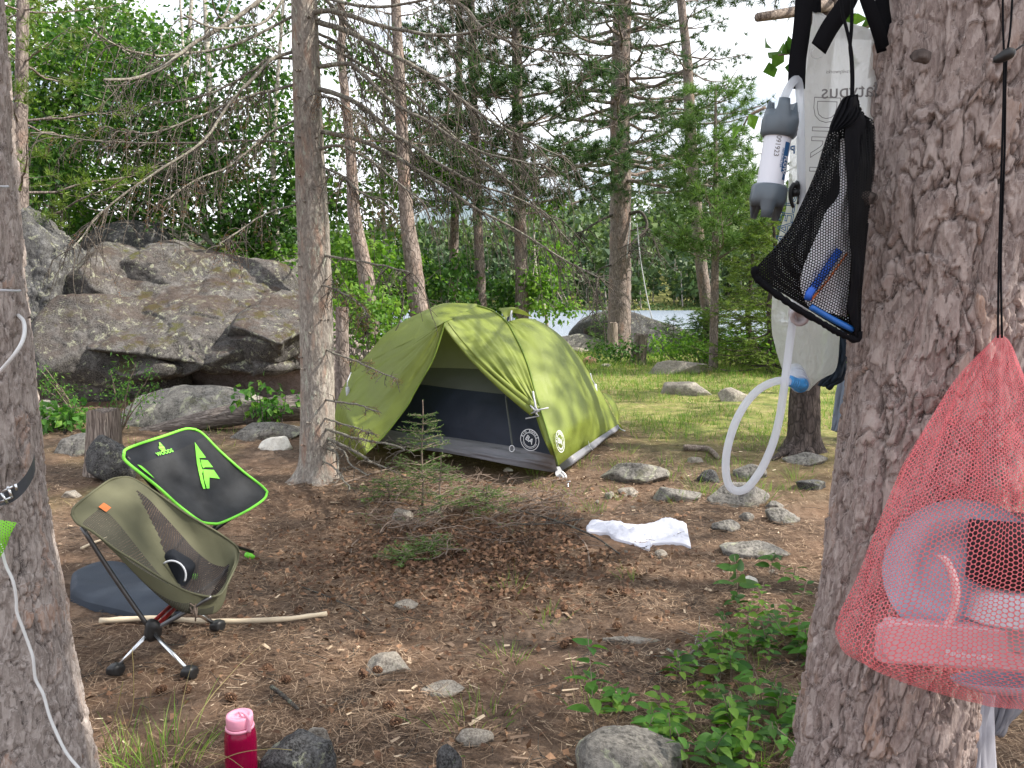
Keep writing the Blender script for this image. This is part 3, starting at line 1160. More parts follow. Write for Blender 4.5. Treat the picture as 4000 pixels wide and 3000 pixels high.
pine_at('slim red pine trunk rising behind the tall dark boulder, leftmost tree of the background', [(85, 900, 54), (82, 500, 48), (90, 0, 40)], 9.4,
        mat='needle_yel', nwh=9, per_wh=4, blen=1.7, z0=1.9, L=.11, W=.009, side_n=11, dens=4, up=3)
pine_at('leaning red-brown pine trunk behind the cut post left of the tent', [(1455, 1335, 62), (1430, 1080, 60), (1385, 850, 50), (1370, 600, 40), (1330, 200, 30)], 9.6, bark='bark_pink',
        z0=3.6, nwh=5, per_wh=3, blen=1.0, up=2, side_n=5)
pine_at('pinkish flaky pine trunk just left of the top of the tent', [(1640, 1240, 72), (1610, 1000, 66), (1585, 800, 52), (1565, 400, 44), (1545, 0, 36)], 10.2, bark='bark_pink',
        z0=3.0, nwh=6, per_wh=3, blen=1.3, up=3, dead=.3)
pine_at('thin grey pine trunk behind the tent, left of a pair', [(1770, 1190, 36), (1775, 900, 34), (1790, 480, 28), (1795, 0, 22)], 13.5,
        z0=3.2, nwh=8, per_wh=4, blen=1.7, up=2, side_n=12, dens=5, L=.13, W=.012)
pine_at('grey pine trunk behind the tent, right of a pair', [(1880, 1200, 42), (1868, 900, 38), (1852, 480, 32), (1840, 0, 27)], 12.5,
        z0=2.8, nwh=10, per_wh=5, blen=1.8, up=2, dead=.15, side_n=13, dens=5, L=.13, W=.012)
pine_at('straight pale pine trunk rising directly behind the right half of the tent', [(2040, 1240, 52), (2032, 900, 48), (2022, 500, 42), (2018, 100, 36), (2016, 0, 34)], 12.6,
        z0=2.6, nwh=14, per_wh=6, blen=2.4, up=2.5, L=.14, W=.013, side_n=16, dens=6)
pine_at('tall thick pine with a dark charred base beside the lakeside boulder', [(2418, 1290, 92), (2422, 1000, 84), (2425, 700, 78), (2422, 400, 74), (2432, 0, 64)], 19.0,
        z0=3.9, nwh=17, per_wh=6, blen=3.1, up=3, L=.17, W=.013, side_n=12, dens=4, dead=.12, elev=.0, droop=.12)
pine_at('crooked slender pine leaning left, next to the young bushy pine', [(2770, 1250, 48), (2735, 1000, 46), (2700, 560, 44), (2685, 250, 36), (2660, 0, 30)], 17.0,
        z0=3.6, nwh=11, per_wh=5, blen=2.3, up=2, L=.15, W=.013, side_n=11, dens=4, dead=.2, droop=.12)
# young white pine
pp, pr = trunk_px([(2790, 1260, 34), (2795, 900, 26), (2795, 600, 16), (2795, 360, 8), (2795, 330, 4)], 14.0)
gz = float(hf(pp[0][0], pp[0][1]))
pp = np.vstack([[pp[0][0], pp[0][1], gz - .1], pp])
pr = np.concatenate([[pr[0]], pr])
conifer('young_pine', 'young bushy pine with long needles in front of the lake, right of the crooked pine', 'tree' and (pp[0][0], pp[0][1], gz), pp, pr,
        1.9, 4.75, 10, 6, 1.5, L=.17, W=.011, mat='needle_lite', side_n=11, dens=5, elev=.35, sides=10)
# spruces on the right
for k, (px, py, Y, h, bl, lab) in enumerate([(2925, 1270, 15.5, 3.2, 1.15, 'low dense spruce left of the water bag, nearer the lake'),
                                            (3010, 1300, 13.5, 3.1, 1.5, 'broad yellow-green spruce directly behind the hanging water bag'),
                                            (2760, 1300, 16.5, 1.2, .9, 'small dark spruce with drooping lower boughs over the lake edge'),
                                            (3330, 1300, 14.0, 3.6, 1.6, 'spruce mostly hidden behind the right foreground tree')]):
    g = PY(px, py, Y)
    gz = float(hf(g[0], g[1]))
    p = np.array([[g[0] + .03 * math.sin(i), Y, gz - .1 + h * i / 12] for i in range(13)])
    conifer('spruce_tree', lab, (g[0], Y, gz), p, np.linspace(.075, .01, 13), gz + .25, gz + h * .98, 19, 6, bl, 'spruce', .055, .012,
            'needle_yel' if k in (0, 1, 3) else 'needle_lite', 'bark_dark', 14, 15, .12, .22, sides=8)
# small fir bushes at the lake edge and by the big tree
for k, (px, py, Y, h, bl, lab) in enumerate([(2385, 1350, 19.3, 1.1, .7, 'small green fir bush in front of the lakeside boulder, left of the pale stump'),
                                            (2630, 1350, 19.5, .9, .8, 'low dark juniper-like bush at the right end of the lakeside boulder'),
                                            (2330, 1180, 20.5, 1.9, .5, 'thin scraggy fir with dark twigs left of the thick lakeside pine')]):
    g = PY(px, py, Y)
    gz = float(hf(g[0], g[1]))
    p = np.array([[g[0], Y, gz - .1 + h * i / 8] for i in range(9)])
    conifer('fir_bush', lab, (g[0], Y, gz), p, np.linspace(.03, .006, 9), gz + .08, gz + h, 10, 5, bl, 'spruce', .07, .014, 'needle_lite' if k != 1 else 'needle', 'bark_dark', 8, 9, .2, .1, sides=6, cat='bush')

# ---------- leafy trees on the left
def bt(label, px, Y, w, blobs, n, per, L=.085, mat='leaf_green', top=None, bark='bark_birch', name='birch_tree', group=None, lean=0, limbs=16, cr=.3):
    g = PY(px, 1150, Y)
    gz = float(hf(g[0], Y))
    bl = []
    for (bx, by, bY, rx, ry, rz, wt) in blobs:
        bl.append((PY(bx, by, bY), (rx, ry, rz), wt))
    tp = top or (px + 60, -100)
    t = PY(tp[0], tp[1], Y + .2)
    pts = [(g[0], Y, gz - .1), (g[0] * .8 + t[0] * .2 + .06, Y, gz * .75 + t[2] * .25), (g[0] * .45 + t[0] * .55 - .08, Y + .1, gz * .45 + t[2] * .55), tuple(t)]
    return broadleaf(name, label, (g[0], Y, gz), pts, w / 2 / F * Y, bl, n, per, L, mat, bark, group, cr, limbs=limbs)

bt('pale birch trunk behind the huge boulder with broad dark green leaves', 930, 11.5, 62,
   [(850, 600, 11.2, 1.5, 1.0, 1.2, .5), (650, 300, 11.2, 1.5, 1.0, 1.2, .5), (1080, 750, 11.5, .9, .8, .9, .2)], 230, 34, .10, 'leaf_green', (800, 0))
bt('slim forked birch behind the huge boulder, left of the pale birch', 840, 12.0, 28,
   [(560, 700, 12, 1.5, 1.2, .9, .5), (450, 350, 12.2, 1.5, 1.2, 1.3, .5)], 220, 34, .10, 'leaf_dark', (700, -50))
bt('curving birch just left of the spruce trunk', 1060, 11.0, 36,
   [(1080, 350, 11, .9, .9, 1.3, .4), (1150, 100, 11.5, 1.4, 1.0, .9, .3), (1010, 850, 11, .8, .6, .5, .3)], 150, 34, .095, 'leaf_dark', (1110, -50))
bt('bright leafy birch at the left edge of the background', 330, 12.6, 40,
   [(250, 100, 12.5, 1.3, 1.0, 1.1, .35), (380, 420, 12.5, 1.4, 1.0, 1.2, .35), (250, 780, 12.5, 1.3, 1, .9, .3)], 240, 34, .10, 'leaf_lime', (300, -100))
bt('leafy tree far left standing behind the slim red pine', 60, 13.6, 50,
   [(60, 250, 13, 1.5, 1.2, 1.6, .5), (120, 650, 13, 1.6, 1.2, 1.3, .5)], 230, 34, .10, 'leaf_green', (40, -100))
bt('bright leafy tree between the spruce trunk and the top of the tent', 1500, 12.2, 26,
   [(1450, 780, 12.2, .9, .7, .9, .35), (1480, 1090, 11.5, .9, .6, .55, .25), (1500, 330, 12.4, 1.0, .8, 1.3, .3), (1700, 650, 12.6, .9, .6, .8, .25)], 160, 30, .09, 'leaf_lime', (1520, 60))
bt('young leafy tree with light green leaves just right of the straight trunk behind the tent', 2130, 13.0, 16,
   [(2110, 1000, 12.6, .5, .4, .75, .5), (2050, 830, 12.8, .55, .4, .5, .3), (2120, 1170, 12.4, .5, .3, .3, .2)], 65, 26, .095, 'leaf_lime', (2090, 620), limbs=8, cr=.24)
bt('leafy tree filling the gap behind the birches left of the spruce', 700, 14.5, 40,
   [(700, 150, 14.5, 2.2, 1.2, 1.2, .4), (1150, 650, 14.5, 1.6, 1, 1.3, .3), (300, 560, 14.5, 1.6, 1, 1.2, .3)], 240, 32, .10, 'leaf_green', (760, -150))

# undergrowth
def bush(label, px0, px1, py0, py1, Y, n, per, L, mat, name='leafy_bush', dY=.6, group=None, cr=.2):
    g = PY((px0 + px1) / 2, py1, Y)
    gz = float(hf(g[0], Y))
    root = thing(name, label, 'bush', (g[0], Y, gz), group)
    mb = MB()
    lb = MB()
    c = []
    for k in range(n):
        a = RNG.random()
        q = PY(px0 + (px1 - px0) * RNG.random(), py1 + (py0 - py1) * a, Y + RNG.uniform(-dY, dY))
        b = np.array([q[0] * .7 + g[0] * .3, q[1] * .8 + Y * .2, 0])
        b[2] = float(hf(b[0], b[1]))
        q[2] = max(q[2], b[2] + .06)
        limb(mb, b, q, .007, .003, 0, 5, 3)
        c.append(q)
    leaf_cloud(lb, np.array(c), cr, per, L, .8)
    build(mb, 'stem', M['twig_dark'], root)
    build(lb, 'foliage', M[mat], root, smooth=False)
    return root
bush('bright green bush right of the cut post, behind the left end of the tent', 1330, 1560, 1150, 1400, 9.4, 46, 30, .075, 'leaf_lime')
bush('dark green undergrowth behind the left slope of the tent roof', 1450, 1850, 1000, 1250, 12.0, 60, 28, .085, 'leaf_green')
bush('leafy bush right of the spruce trunk, in front of the birches', 1290, 1480, 930, 1180, 10.6, 40, 28, .085, 'leaf_lime')
bush('low leafy bush behind the tent roof, between the pine trunks', 1850, 2080, 1080, 1230, 13.2, 34, 26, .085, 'leaf_green')
bush('low plants growing on the crest behind the huge boulder', 700, 1150, 980, 1060, 11.0, 50, 26, .08, 'leaf_lime', dY=.5)
bush('low broad-leaved plants in the shade below the tall dark boulder', 125, 300, 1590, 1680, 7.2, 16, 16, .075, 'leaf_seed', dY=.3, cr=.12)
bush('ferny green undergrowth above the huge boulder at the left', 250, 620, 830, 960, 12.0, 46, 28, .085, 'leaf_green')
bush('leafy shrubs in the grass in front of the lake, right of the split stump', 2560, 3080, 1325, 1385, 15.5, 70, 30, .07, 'leaf_lime', dY=1.0, cr=.22)
bush('leafy shrubs in the grass between the pale stump and the split stump', 2300, 2500, 1345, 1392, 16.0, 24, 26, .07, 'leaf_green', dY=.8)
bush('green shrubs by the lake behind the right foreground tree', 3000, 3400, 1270, 1400, 14.0, 60, 30, .08, 'leaf_lime', dY=.8)
bush('dark leafy shrub at the bottom right corner behind the hanging trousers', 3780, 4150, 2650, 3000, 3.1, 40, 22, .055, 'leaf_green', dY=.4, cr=.14)
bush('leafy twigs hanging at the very left below the slim red pine', 0, 260, 560, 860, 10.5, 40, 26, .08, 'leaf_green', dY=.4, cr=.2)

# ============================================================ THE SPRUCE IN THE MIDDLE
SPY = 5.25
def middle_spruce():
    bx = G(1238, 1885)
    Y0 = bx[1] + .12
    root = thing('spruce_tree', 'tall grey spruce with long sweeping bare branches, just left of the tent', 'tree', (bx[0], Y0, bx[2]))
    lst = [(1236, 1905, 165), (1240, 1800, 142), (1240, 1500, 130), (1228, 1000, 124), (1205, 500, 108), (1188, 0, 96), (1170, -500, 86), (1150, -1100, 70)]
    p, r = trunk_px(lst, Y0, n=60)
    p[0][2] = bx[2] - .06
    mb = round_trunk(p, r, 72, .035, 4, 420, .28, 16)
    # bark roots
    for a in (-2.6, -.6, .5, 1.6):
        e = np.array([p[0][0] + .24 * math.cos(a), p[0][1] + .24 * math.sin(a), bx[2] - .03])
        limb(mb, p[1] + [0, 0, .05], e, .05, .012, -.05, 8, 8)
    # knots
    for k in range(60):
        i = RNG.integers(2, 46)
        a = RNG.uniform(-2.9, .1)
        d = np.array([math.cos(a), math.sin(a), .15])
        o = p[i] + d * r[i] * .93
        mb.tube([o, o + d * RNG.uniform(.012, .045)], [.009, .004], 5)
    build(mb, 'trunk', M['bark_grey'], root)

    br = MB()
    tw = MB()
    dn = MB()
    gn = MB()
    def twigs(path, n, L, hang=.7, r0=.0034, needles=0, green=0):
        m = len(path)
        n = int(n * 1.6)
        for k in range(n):
            i = RNG.integers(int(m * .12), m)
            o = path[i]
            tg = unit(path[min(i + 1, m - 1)] - path[i - 1])
            sd = unit(np.cross(tg, [0, 0, 1])) * RNG.choice([-1, 1])
            d = unit(tg * .5 + sd * RNG.uniform(.1, .8) + RNG.normal(size=3) * .25)
            l = L * RNG.uniform(.4, 1.15)
            q = 7
            t = np.linspace(0, 1, q)[:, None]
            pp = o + d * l * t * (1 - .35 * t) + np.array([0, 0, -1]) * l * hang * t ** 1.6 + np.cumsum(RNG.normal(size=(q, 3)) * .018 * l, 0)
            tw.tube(pp, np.linspace(r0, r0 * .45, q), 3, False)
            for s in range(RNG.integers(1, 4)):
                j = RNG.integers(2, q - 1)
                d2 = unit(pp[j + 1] - pp[j] + RNG.normal(size=3) * .5)
                l2 = l * RNG.uniform(.15, .45)
                a2 = pp[j] + d2 * l2 * t[:5] * 1.4 + np.array([0, 0, -.3]) * l2 * t[:5] ** 2
                tw.tube(a2, np.linspace(r0 * .6, r0 * .35, 5), 3, False)
                if green and RNG.random() < green:
                    c = a2[RNG.integers(0, 5, 16)]
                    gn.blades(c, unit(d2 + RNG.normal(size=(16, 3)) * .8), RNG.uniform(.012, .022, 16), np.full(16, .003))
            if needles and RNG.random() < needles:
                c = pp[RNG.integers(2, q, 26)] + RNG.normal(size=(26, 3)) * .008
                dn.blades(c, unit(d + RNG.normal(size=(26, 3))), RNG.uniform(.012, .022, 26), np.full(26, .0026))
    def B(pts, Y1, r0=.016, nt=26, L=.35, r1=.004, **kw):
        n = len(pts)
        w = [(px, py, Y0 + (Y1 - Y0) * (i / (n - 1)) ** .9) for i, (px, py) in enumerate(pts)]
        a = spline(pyc(w), 26)
        a[1:-1] += np.cumsum(RNG.normal(size=(24, 3)) * .004, 0) * .5
        br.tube(a, np.linspace(r0, r1, 26), 7, False)
        twigs(a, nt, L, **kw)
        return a
    g = .25
    def _b(): pass
    B([(1200, 52), (1290, 42), (1374, 60), (1512, 102), (1603, 121), (1711, 136), (1844, 124), (1940, 72), (2000, 36), (2090, -40)], 4.7, .018, 44, .35)
    B([(1225, 80), (1362, 121), (1458, 175), (1573, 235), (1693, 301), (1802, 386), (1935, 476), (2050, 540), (2190, 610)], 4.8, .020, 60, .36)
    B([(1225, 262), (1362, 247), (1422, 295), (1543, 404), (1681, 476), (1784, 543), (1905, 591), (2010, 612), (2110, 640)], 4.6, .016, 54, .35)
    B([(1225, 345), (1314, 368), (1422, 422), (1513, 513), (1615, 579), (1724, 651), (1844, 724), (2000, 778), (2150, 850)], 4.9, .018, 60, .36)
    B([(1225, 508), (1392, 543), (1519, 597), (1639, 669), (1754, 736), (1844, 802), (2000, 886), (2200, 1010), (2340, 1085)], 4.7, .017, 64, .38, green=.15)
    B([(1225, 590), (1326, 573), (1410, 609), (1494, 663), (1591, 748), (1663, 808)], 4.7, .012, 30, .3)
    B([(1225, -60), (1338, 84), (1422, 169), (1500, 289), (1603, 362), (1681, 470)], 5.6, .014, 34, .33)
    B([(1210, 120), (1330, 180), (1374, 241), (1422, 392), (1450, 470)], 5.6, .011, 16, .3)
    B([(1200, -300), (1500, -140), (1700, -40), (1830, 30), (1880, 100), (2000, 160), (2180, 200), (2400, 215)], 5.0, .016, 40, .4)
    B([(1200, -420), (1600, -330), (1900, -180), (2250, -20), (2420, 20)], 5.2, .014, 40, .5)
    B([(1200, -100), (1300, 0), (1500, 30), (1750, -20), (1950, -60)], 4.4, .014, 30, .4)
    B([(1225, 150), (1420, 260), (1640, 420), (1800, 560), (1980, 700), (2120, 830), (2240, 960)], 5.7, .012, 44, .34)
    # left hand branches: pale, lichened
    A = B([(1150, -200), (1080, -70), (1000, 18), (892, 96), (784, 163), (711, 217), (651, 265), (555, 307), (470, 319), (405, 312)], 3.9, .018, 30, .3, .006)
    B([(1150, -60), (1060, 60), (1000, 99), (868, 111), (784, 96), (720, 58)], 4.0, .010, 8, .2, .005)
    B([(1150, -260), (960, -120), (880, 60), (850, 54), (830, -10)], 4.2, .009, 4, .2)
    B([(1150, 60), (900, 180), (711, 208), (603, 220), (512, 205), (422, 169), (340, 105)], 4.2, .010, 22, .3)
    B([(1150, 200), (1060, 229), (1000, 289), (928, 362), (868, 440), (808, 536), (723, 603), (603, 675), (482, 753), (362, 856), (285, 968)], 4.2, .012, 50, .32, needles=.15)
    B([(1150, 330), (1000, 362), (900, 395), (784, 446), (603, 506), (422, 494)], 4.6, .010, 40, .3, needles=.2)
    B([(1150, 230), (1060, 228), (1000, 262), (900, 330), (760, 380), (600, 400)], 5.2, .009, 26, .3)
    B([(1150, 560), (1000, 552), (700, 560), (362, 548), (120, 518)], 5.5, .007, 30, .3, needles=.2)
    B([(1150, 470), (1040, 520), (900, 640), (760, 700), (650, 780)], 4.6, .008, 34, .32, needles=.5)
    B([(1160, 800), (1050, 830), (940, 900), (860, 960)], 4.7, .006, 18, .25, needles=.6)
    # lower branches with rusty needles
    B([(1235, 640), (1330, 680), (1420, 760), (1500, 800)], 4.8, .008, 26, .28, needles=.8)
    B([(1235, 380), (1290, 380), (1360, 430), (1420, 480)], 4.8, .007, 30, .25, needles=.9)
    B([(1235, 990), (1422, 1018), (1519, 1042), (1603, 1066)], 4.7, .009, 12, .3)
    for q in ([(1603, 1066), (1570, 1100), (1575, 1180), (1560, 1260), (1545, 1292)], [(1519, 1042), (1480, 1080), (1450, 1160)]):
        a = spline(pyc([(x, y, 4.75) for x, y in q]), 14)
        tw.tube(a, np.linspace(.005, .003, 14), 4, False)
    B([(1235, 1110), (1330, 1140), (1400, 1180), (1440, 1230)], 4.7, .006, 22, .22, needles=.95, hang=.5)
    B([(1240, 1350), (1386, 1410), (1458, 1440), (1543, 1476)], 4.7, .007, 14, .16, needles=.5, hang=.3)
    B([(1245, 1560), (1392, 1579), (1476, 1609)], 4.7, .008, 8, .14, needles=.4, hang=.2)
    B([(1245, 1625), (1392, 1663), (1458, 1699)], 4.7, .007, 12, .16, needles=.5, hang=.3)
    B([(1245, 1665), (1392, 1711), (1543, 1736), (1585, 1755)], 4.5, .011, 16, .18, hang=.3)
    B([(1245, 1700), (1392, 1760), (1450, 1800), (1520, 1825)], 4.6, .013, 16, .18, hang=.2)
    B([(1245, 1720), (1340, 1750), (1370, 1800), (1450, 1850)], 4.8, .008, 8, .15, hang=.2)
    B([(1245, 1790), (1300, 1830), (1330, 1880), (1365, 1915)], 4.7, .007, 6, .15, hang=.2)
    B([(1245, 1740), (1310, 1770), (1318, 1830), (1340, 1870)], 5.0, .012, 5, .12, hang=.2)
    build(br, 'branches', M['twig_lichen'], root)
    t = build(tw, 'twigs', M['twig_fine'], root)
    build(dn, 'dead_needles', M['needle_dead'], root, smooth=False)
    build(gn, 'green_needles', M['needle_lite'], root, smooth=False)
    # crown above the picture
    fo = MB()
    cw = MB()
    for k in range(26):
        o = np.array([p[-1][0] - .05, Y0, 3.9 + k * .16])
        a = RNG.uniform(0, 6.28)
        l = RNG.uniform(.8, 1.7) * (1 - k / 40)
        t = np.linspace(0, 1, 8)[:, None]
        q = o + np.array([math.cos(a), math.sin(a), .1]) * l * t
        needle_branch(cw, fo, q, .012, 10, .45, .035, .006, 8, 'spruce', .2)
    build(cw, 'upper_limbs', M['bark_grey'], root)
    build(fo, 'crown', M['needle'], root, smooth=False)
middle_spruce()

# ============================================================ FOREGROUND TRUNKS
def plate_bark_mat(name, dark, mid, light, red):
    t = NT(name)
    v = t.coord((1, 1, .4))
    n1 = t.noise(v, 34, 8, .7, .5)
    n2 = t.noise(v, 9, 5, .6, .8)
    n3 = t.noise(v, 150, 4, .7)
    at = t.n('ShaderNodeAttribute', attribute_name='plate')
    hi = t.n('ShaderNodeAttribute', attribute_name='crest')
    c = t.ramp(n1, [(.28, tuple(x * .7 for x in mid)), (.5, mid), (.72, light)])
    c = t.mix(t.ramp(t.math('ADD', t.math('MULTIPLY', at.outputs['Fac'], .55), t.math('MULTIPLY', n2, .5)), [(.64, (0, 0, 0)), (.78, (.65, .65, .65))]), c, red)
    c = t.mix(t.math('MULTIPLY', t.ramp(n3, [(.45, (0, 0, 0)), (.65, (1, 1, 1))]), .4), c, light)
    c = t.mix(t.ramp(hi.outputs['Fac'], [(.12, (.85, .85, .85)), (.40, (0, 0, 0))]), c, dark)
    c = t.mix(t.ramp(t.math('FRACT', t.math('MULTIPLY', at.outputs['Fac'], 7.3)), [(.45, (0, 0, 0)), (.9, (.55, .55, .55))]), c, light)
    t.base(c)
    t.rough(.82)
    t.spec(.3)
    t.bump(t.math('ADD', n1, t.math('MULTIPLY', n3, .5)), .007)
    return t.m

def plate_trunk(name_mat, lst, Y, sides, rows, amp, seed, fx=15., fz=5.5, ext=None):
    p, r = trunk_px(lst, Y, n=60)
    if ext is not None:
        p, r = extend_up(p, r, ext, 8, .1)
    a = spline(np.hstack([p, r[:, None]]), rows)
    p, r = a[:, :3], a[:, 3]
    th = np.linspace(0, 2 * np.pi, sides, endpoint=False)
    TH, PZ = np.meshgrid(th, np.arange(rows))
    R = r[:, None]
    q = np.stack([np.cos(TH) * .16 * fx, np.sin(TH) * .16 * fx, np.repeat(p[:, 2:3], sides, 1) * fz], -1)
    wv = np.stack([fbm(q * .9, 3, seed), fbm(q * .9 + 9, 3, seed + 1), fbm(q * .9 + 19, 3, seed + 2)], -1)
    qq = q + wv * .8 + .22 * fbm(q * 4, 2, 7)[..., None]
    f1, f2, idd = worley(qq, seed)
    e = ss(f2 - f1, .0, .11)
    # layered flakes: smaller, irregular, stepped
    g1, g2, gid = worley(q * [1.9, 1.9, 2.0] + wv * 1.5 + .35 * fbm(q * 5, 2, 8)[..., None] + 31, seed + 7)
    fl = ss(g2 - g1, 0, .07)
    k1, k2, kid = worley(q * [3.6, 3.6, 3.6] + wv * 1.4 + .35 * fbm(q * 7, 2, 9)[..., None] + 57, seed + 17)
    kf = ss(k2 - k1, 0, .08)
    crack = np.where(idd > .35, e, .45 + .55 * e)
    tl = fbm(qq * [.7, .7, 1.1] + idd[..., None] * 37, 2, seed + 9)
    h = crack * (.42 + .33 * idd) + .60 * gid + .34 * kid + .18 * tl + .26 * fbm(q * 1.0 + gid[..., None] * 53, 1, seed + 12) + .12 * fbm(q * 2.0 + kid[..., None] * 31, 1, seed + 14) + .05 * fbm(q * 7, 3, seed + 3, .6)
    ridge = fbm(q * [.8, .8, .35], 3, seed + 4)
    h = h + .55 * np.minimum(ridge + .08, 0)
    rad = R * (1 + .05 * fbm(q * .25, 2, seed + 5)) + amp * (h - .9)
    g = np.stack([p[:, 0:1] + rad * np.cos(TH), p[:, 1:2] + rad * np.sin(TH), np.repeat(p[:, 2:3], sides, 1) + amp * .5 * fbm(q * 1.5, 2, seed + 6)], -1)
    mb = MB()
    mb.grid(g, True, False)
    edge_ = np.clip(fl * .55 + .45 * kf, 0, 1) * (.35 + .65 * crack)
    return mb, p, r, np.minimum(np.clip(h, 0, 1.2), .10 + .55 * edge_), idd * .5 + gid * .3 + kid * .2

def fg_tree_right():
    base = G(3420, 3150)
    Y = 1.62
    root = thing('pine_tree', 'large flaky-barked pine in the right foreground carrying the pink mesh bag', 'tree', (.72, Y, 0))
    lst = [(3330, 3900, 800), (3395, 3300, 680), (3425, 3000, 640), (3500, 2500, 625), (3590, 1990, 640), (3668, 1450, 640), (3730, 800, 645), (3815, 0, 655), (3850, -500, 640)]
    mb, p, r, h, idd = plate_trunk('x', lst, Y, 700, 1400, .0160, 3, 19., 8.0, ext=3.2)
    o = build(mb, 'trunk', None, root)
    for nm, arr in (('plate', idd), ('crest', h)):
        at = o.data.attributes.new(nm, 'FLOAT', 'POINT')
        at.data.foreach_set('value', arr.ravel().astype(np.float32))
    o.data.materials.append(plate_bark_mat('bark_fg', (.050, .036, .034), (.235, .18, .165), (.50, .42, .39), (.38, .235, .165)))
    # crown above the picture, seen only through its shade
    fo = MB()
    cw = MB()
    top = p[-1]
    for k in range(34):
        a = RNG.uniform(0, 6.28)
        l = RNG.uniform(.9, 2.3)
        o_ = np.array([top[0], top[1], RNG.uniform(3.4, 6.0)])
        q = o_ + np.array([math.cos(a), math.sin(a), .15]) * l * np.linspace(0, 1, 8)[:, None]
        needle_branch(cw, fo, q, .02, 12, .6, .11, .006, 5, 'pine', .05)
    cw.tube([top, [top[0], top[1], 6.4]], [r[-1], .04], 16)
    build(cw, 'limbs', M['bark_pine'], root)
    build(fo, 'crown', M['needle'], root, smooth=False)
    # knot holes
    for (px, py, s) in ((3610, 215, .016), (3955, 705, .02), (3950, 1350, .022), (3400, 770, .014)):
        c = PY(px, py, 1.62 - .155)
        kb = MB()
        rock_shape(kb, (c[0], c[1] + .012, c[2]), (s * 2.2, s * 1.0, s * 1.5), 0, int(px), 3, 8, .2)
        build(kb, 'bark_knot', M['bark_dark'], root)
    return root
fg_tree_right()

def fg_tree_left():
    Y = 2.0
    root = thing('pine_tree', 'leaning flaky-barked pine at the left edge with a white cord and grey strap round it', 'tree', (-1.3, Y, 0))
    lst = [(60, 3700, 900), (20, 3300, 780), (-20, 3000, 735), (-50, 2610, 630), (-65, 2309, 552), (-85, 2007, 480), (-105, 1705, 466), (-130, 1403, 460), (-165, 1103, 466), (-200, 725, 466), (-230, 400, 455), (-300, -400, 440)]
    mb, p, r, h, idd = plate_trunk('x', lst, Y, 460, 1100, .0115, 13, 20, 7.5, ext=3.0)
    o = build(mb, 'trunk', None, root)
    for nm, arr in (('plate', idd), ('crest', h)):
        at = o.data.attributes.new(nm, 'FLOAT', 'POINT')
        at.data.foreach_set('value', arr.ravel().astype(np.float32))
    o.data.materials.append(plate_bark_mat('bark_left', (.05, .038, .035), (.25, .21, .19), (.52, .46, .43), (.42, .25, .17)))
    fo = MB()
    cw = MB()
    for k in range(16):
        a = RNG.uniform(0, 6.28)
        l = RNG.uniform(.8, 1.8)
        q = np.array([p[-1][0], Y, RNG.uniform(3.6, 5.6)]) + np.array([math.cos(a), math.sin(a), .1]) * l * np.linspace(0, 1, 8)[:, None]
        needle_branch(cw, fo, q, .02, 10, .5, .11, .006, 4, 'pine', .05)
    build(cw, 'limbs', M['bark_pine'], root)
    build(fo, 'crown', M['needle'], root, smooth=False)
    # hanging pine sprig at the left edge
    return root
fg_tree_left()

# pine behind the hanging gear
def gear_tree():
    b = G(3138, 1772)
    Y = b[1] + .1
    lst = [(3128, 1790, 150), (3140, 1700, 122), (3145, 1500, 112), (3160, 1000, 100), (3190, 400, 92), (3222, 0, 88), (3235, -300, 84)]
    p, r = trunk_px(lst, Y, n=40)
    p[0][2] = b[2] - .05
    p, r = extend_up(p, r, 3.5)
    root = thing('pine_tree', 'dark rough-barked pine behind the water bags, its foot and roots showing below them', 'tree', (b[0], Y, b[2]))
    mb = round_trunk(p, r, 60, .10, 9, 300, .3, 11)
    for e in ((3000, 1800), (3075, 1795), (3040, 1770), (3190, 1800)):
        q = G(*e)
        limb(mb, p[1] + [0, 0, .03], q + [0, 0, -.01], .055, .012, .02, 9, 8)
    build(mb, 'trunk', M['bark_dark'], root)
    sb = MB()
    a = pyc([(3235, 20, Y - .1), (3110, 45, Y - .35), (2960, 68, Y - .6)])
    sb.tube(spline(a, 8), np.linspace(.045, .03, 8), 9)
    build(sb, 'broken_branch', M['wood_grey'], root)
    cw, fo = MB(), MB()
    for k in range(36):
        a = RNG.uniform(0, 6.28)
        l = RNG.uniform(1.0, 2.4)
        q = np.array([p[-1][0], Y, RNG.uniform(3.6, 6.3)]) + np.array([math.cos(a), math.sin(a), .12]) * l * np.linspace(0, 1, 8)[:, None]
        needle_branch(cw, fo, q, .02, 12, .55, .12, .006, 4, 'pine', .05)
    build(cw, 'limbs', M['bark_pine'], root)
    build(fo, 'crown', M['needle'], root, smooth=False)
gear_tree()

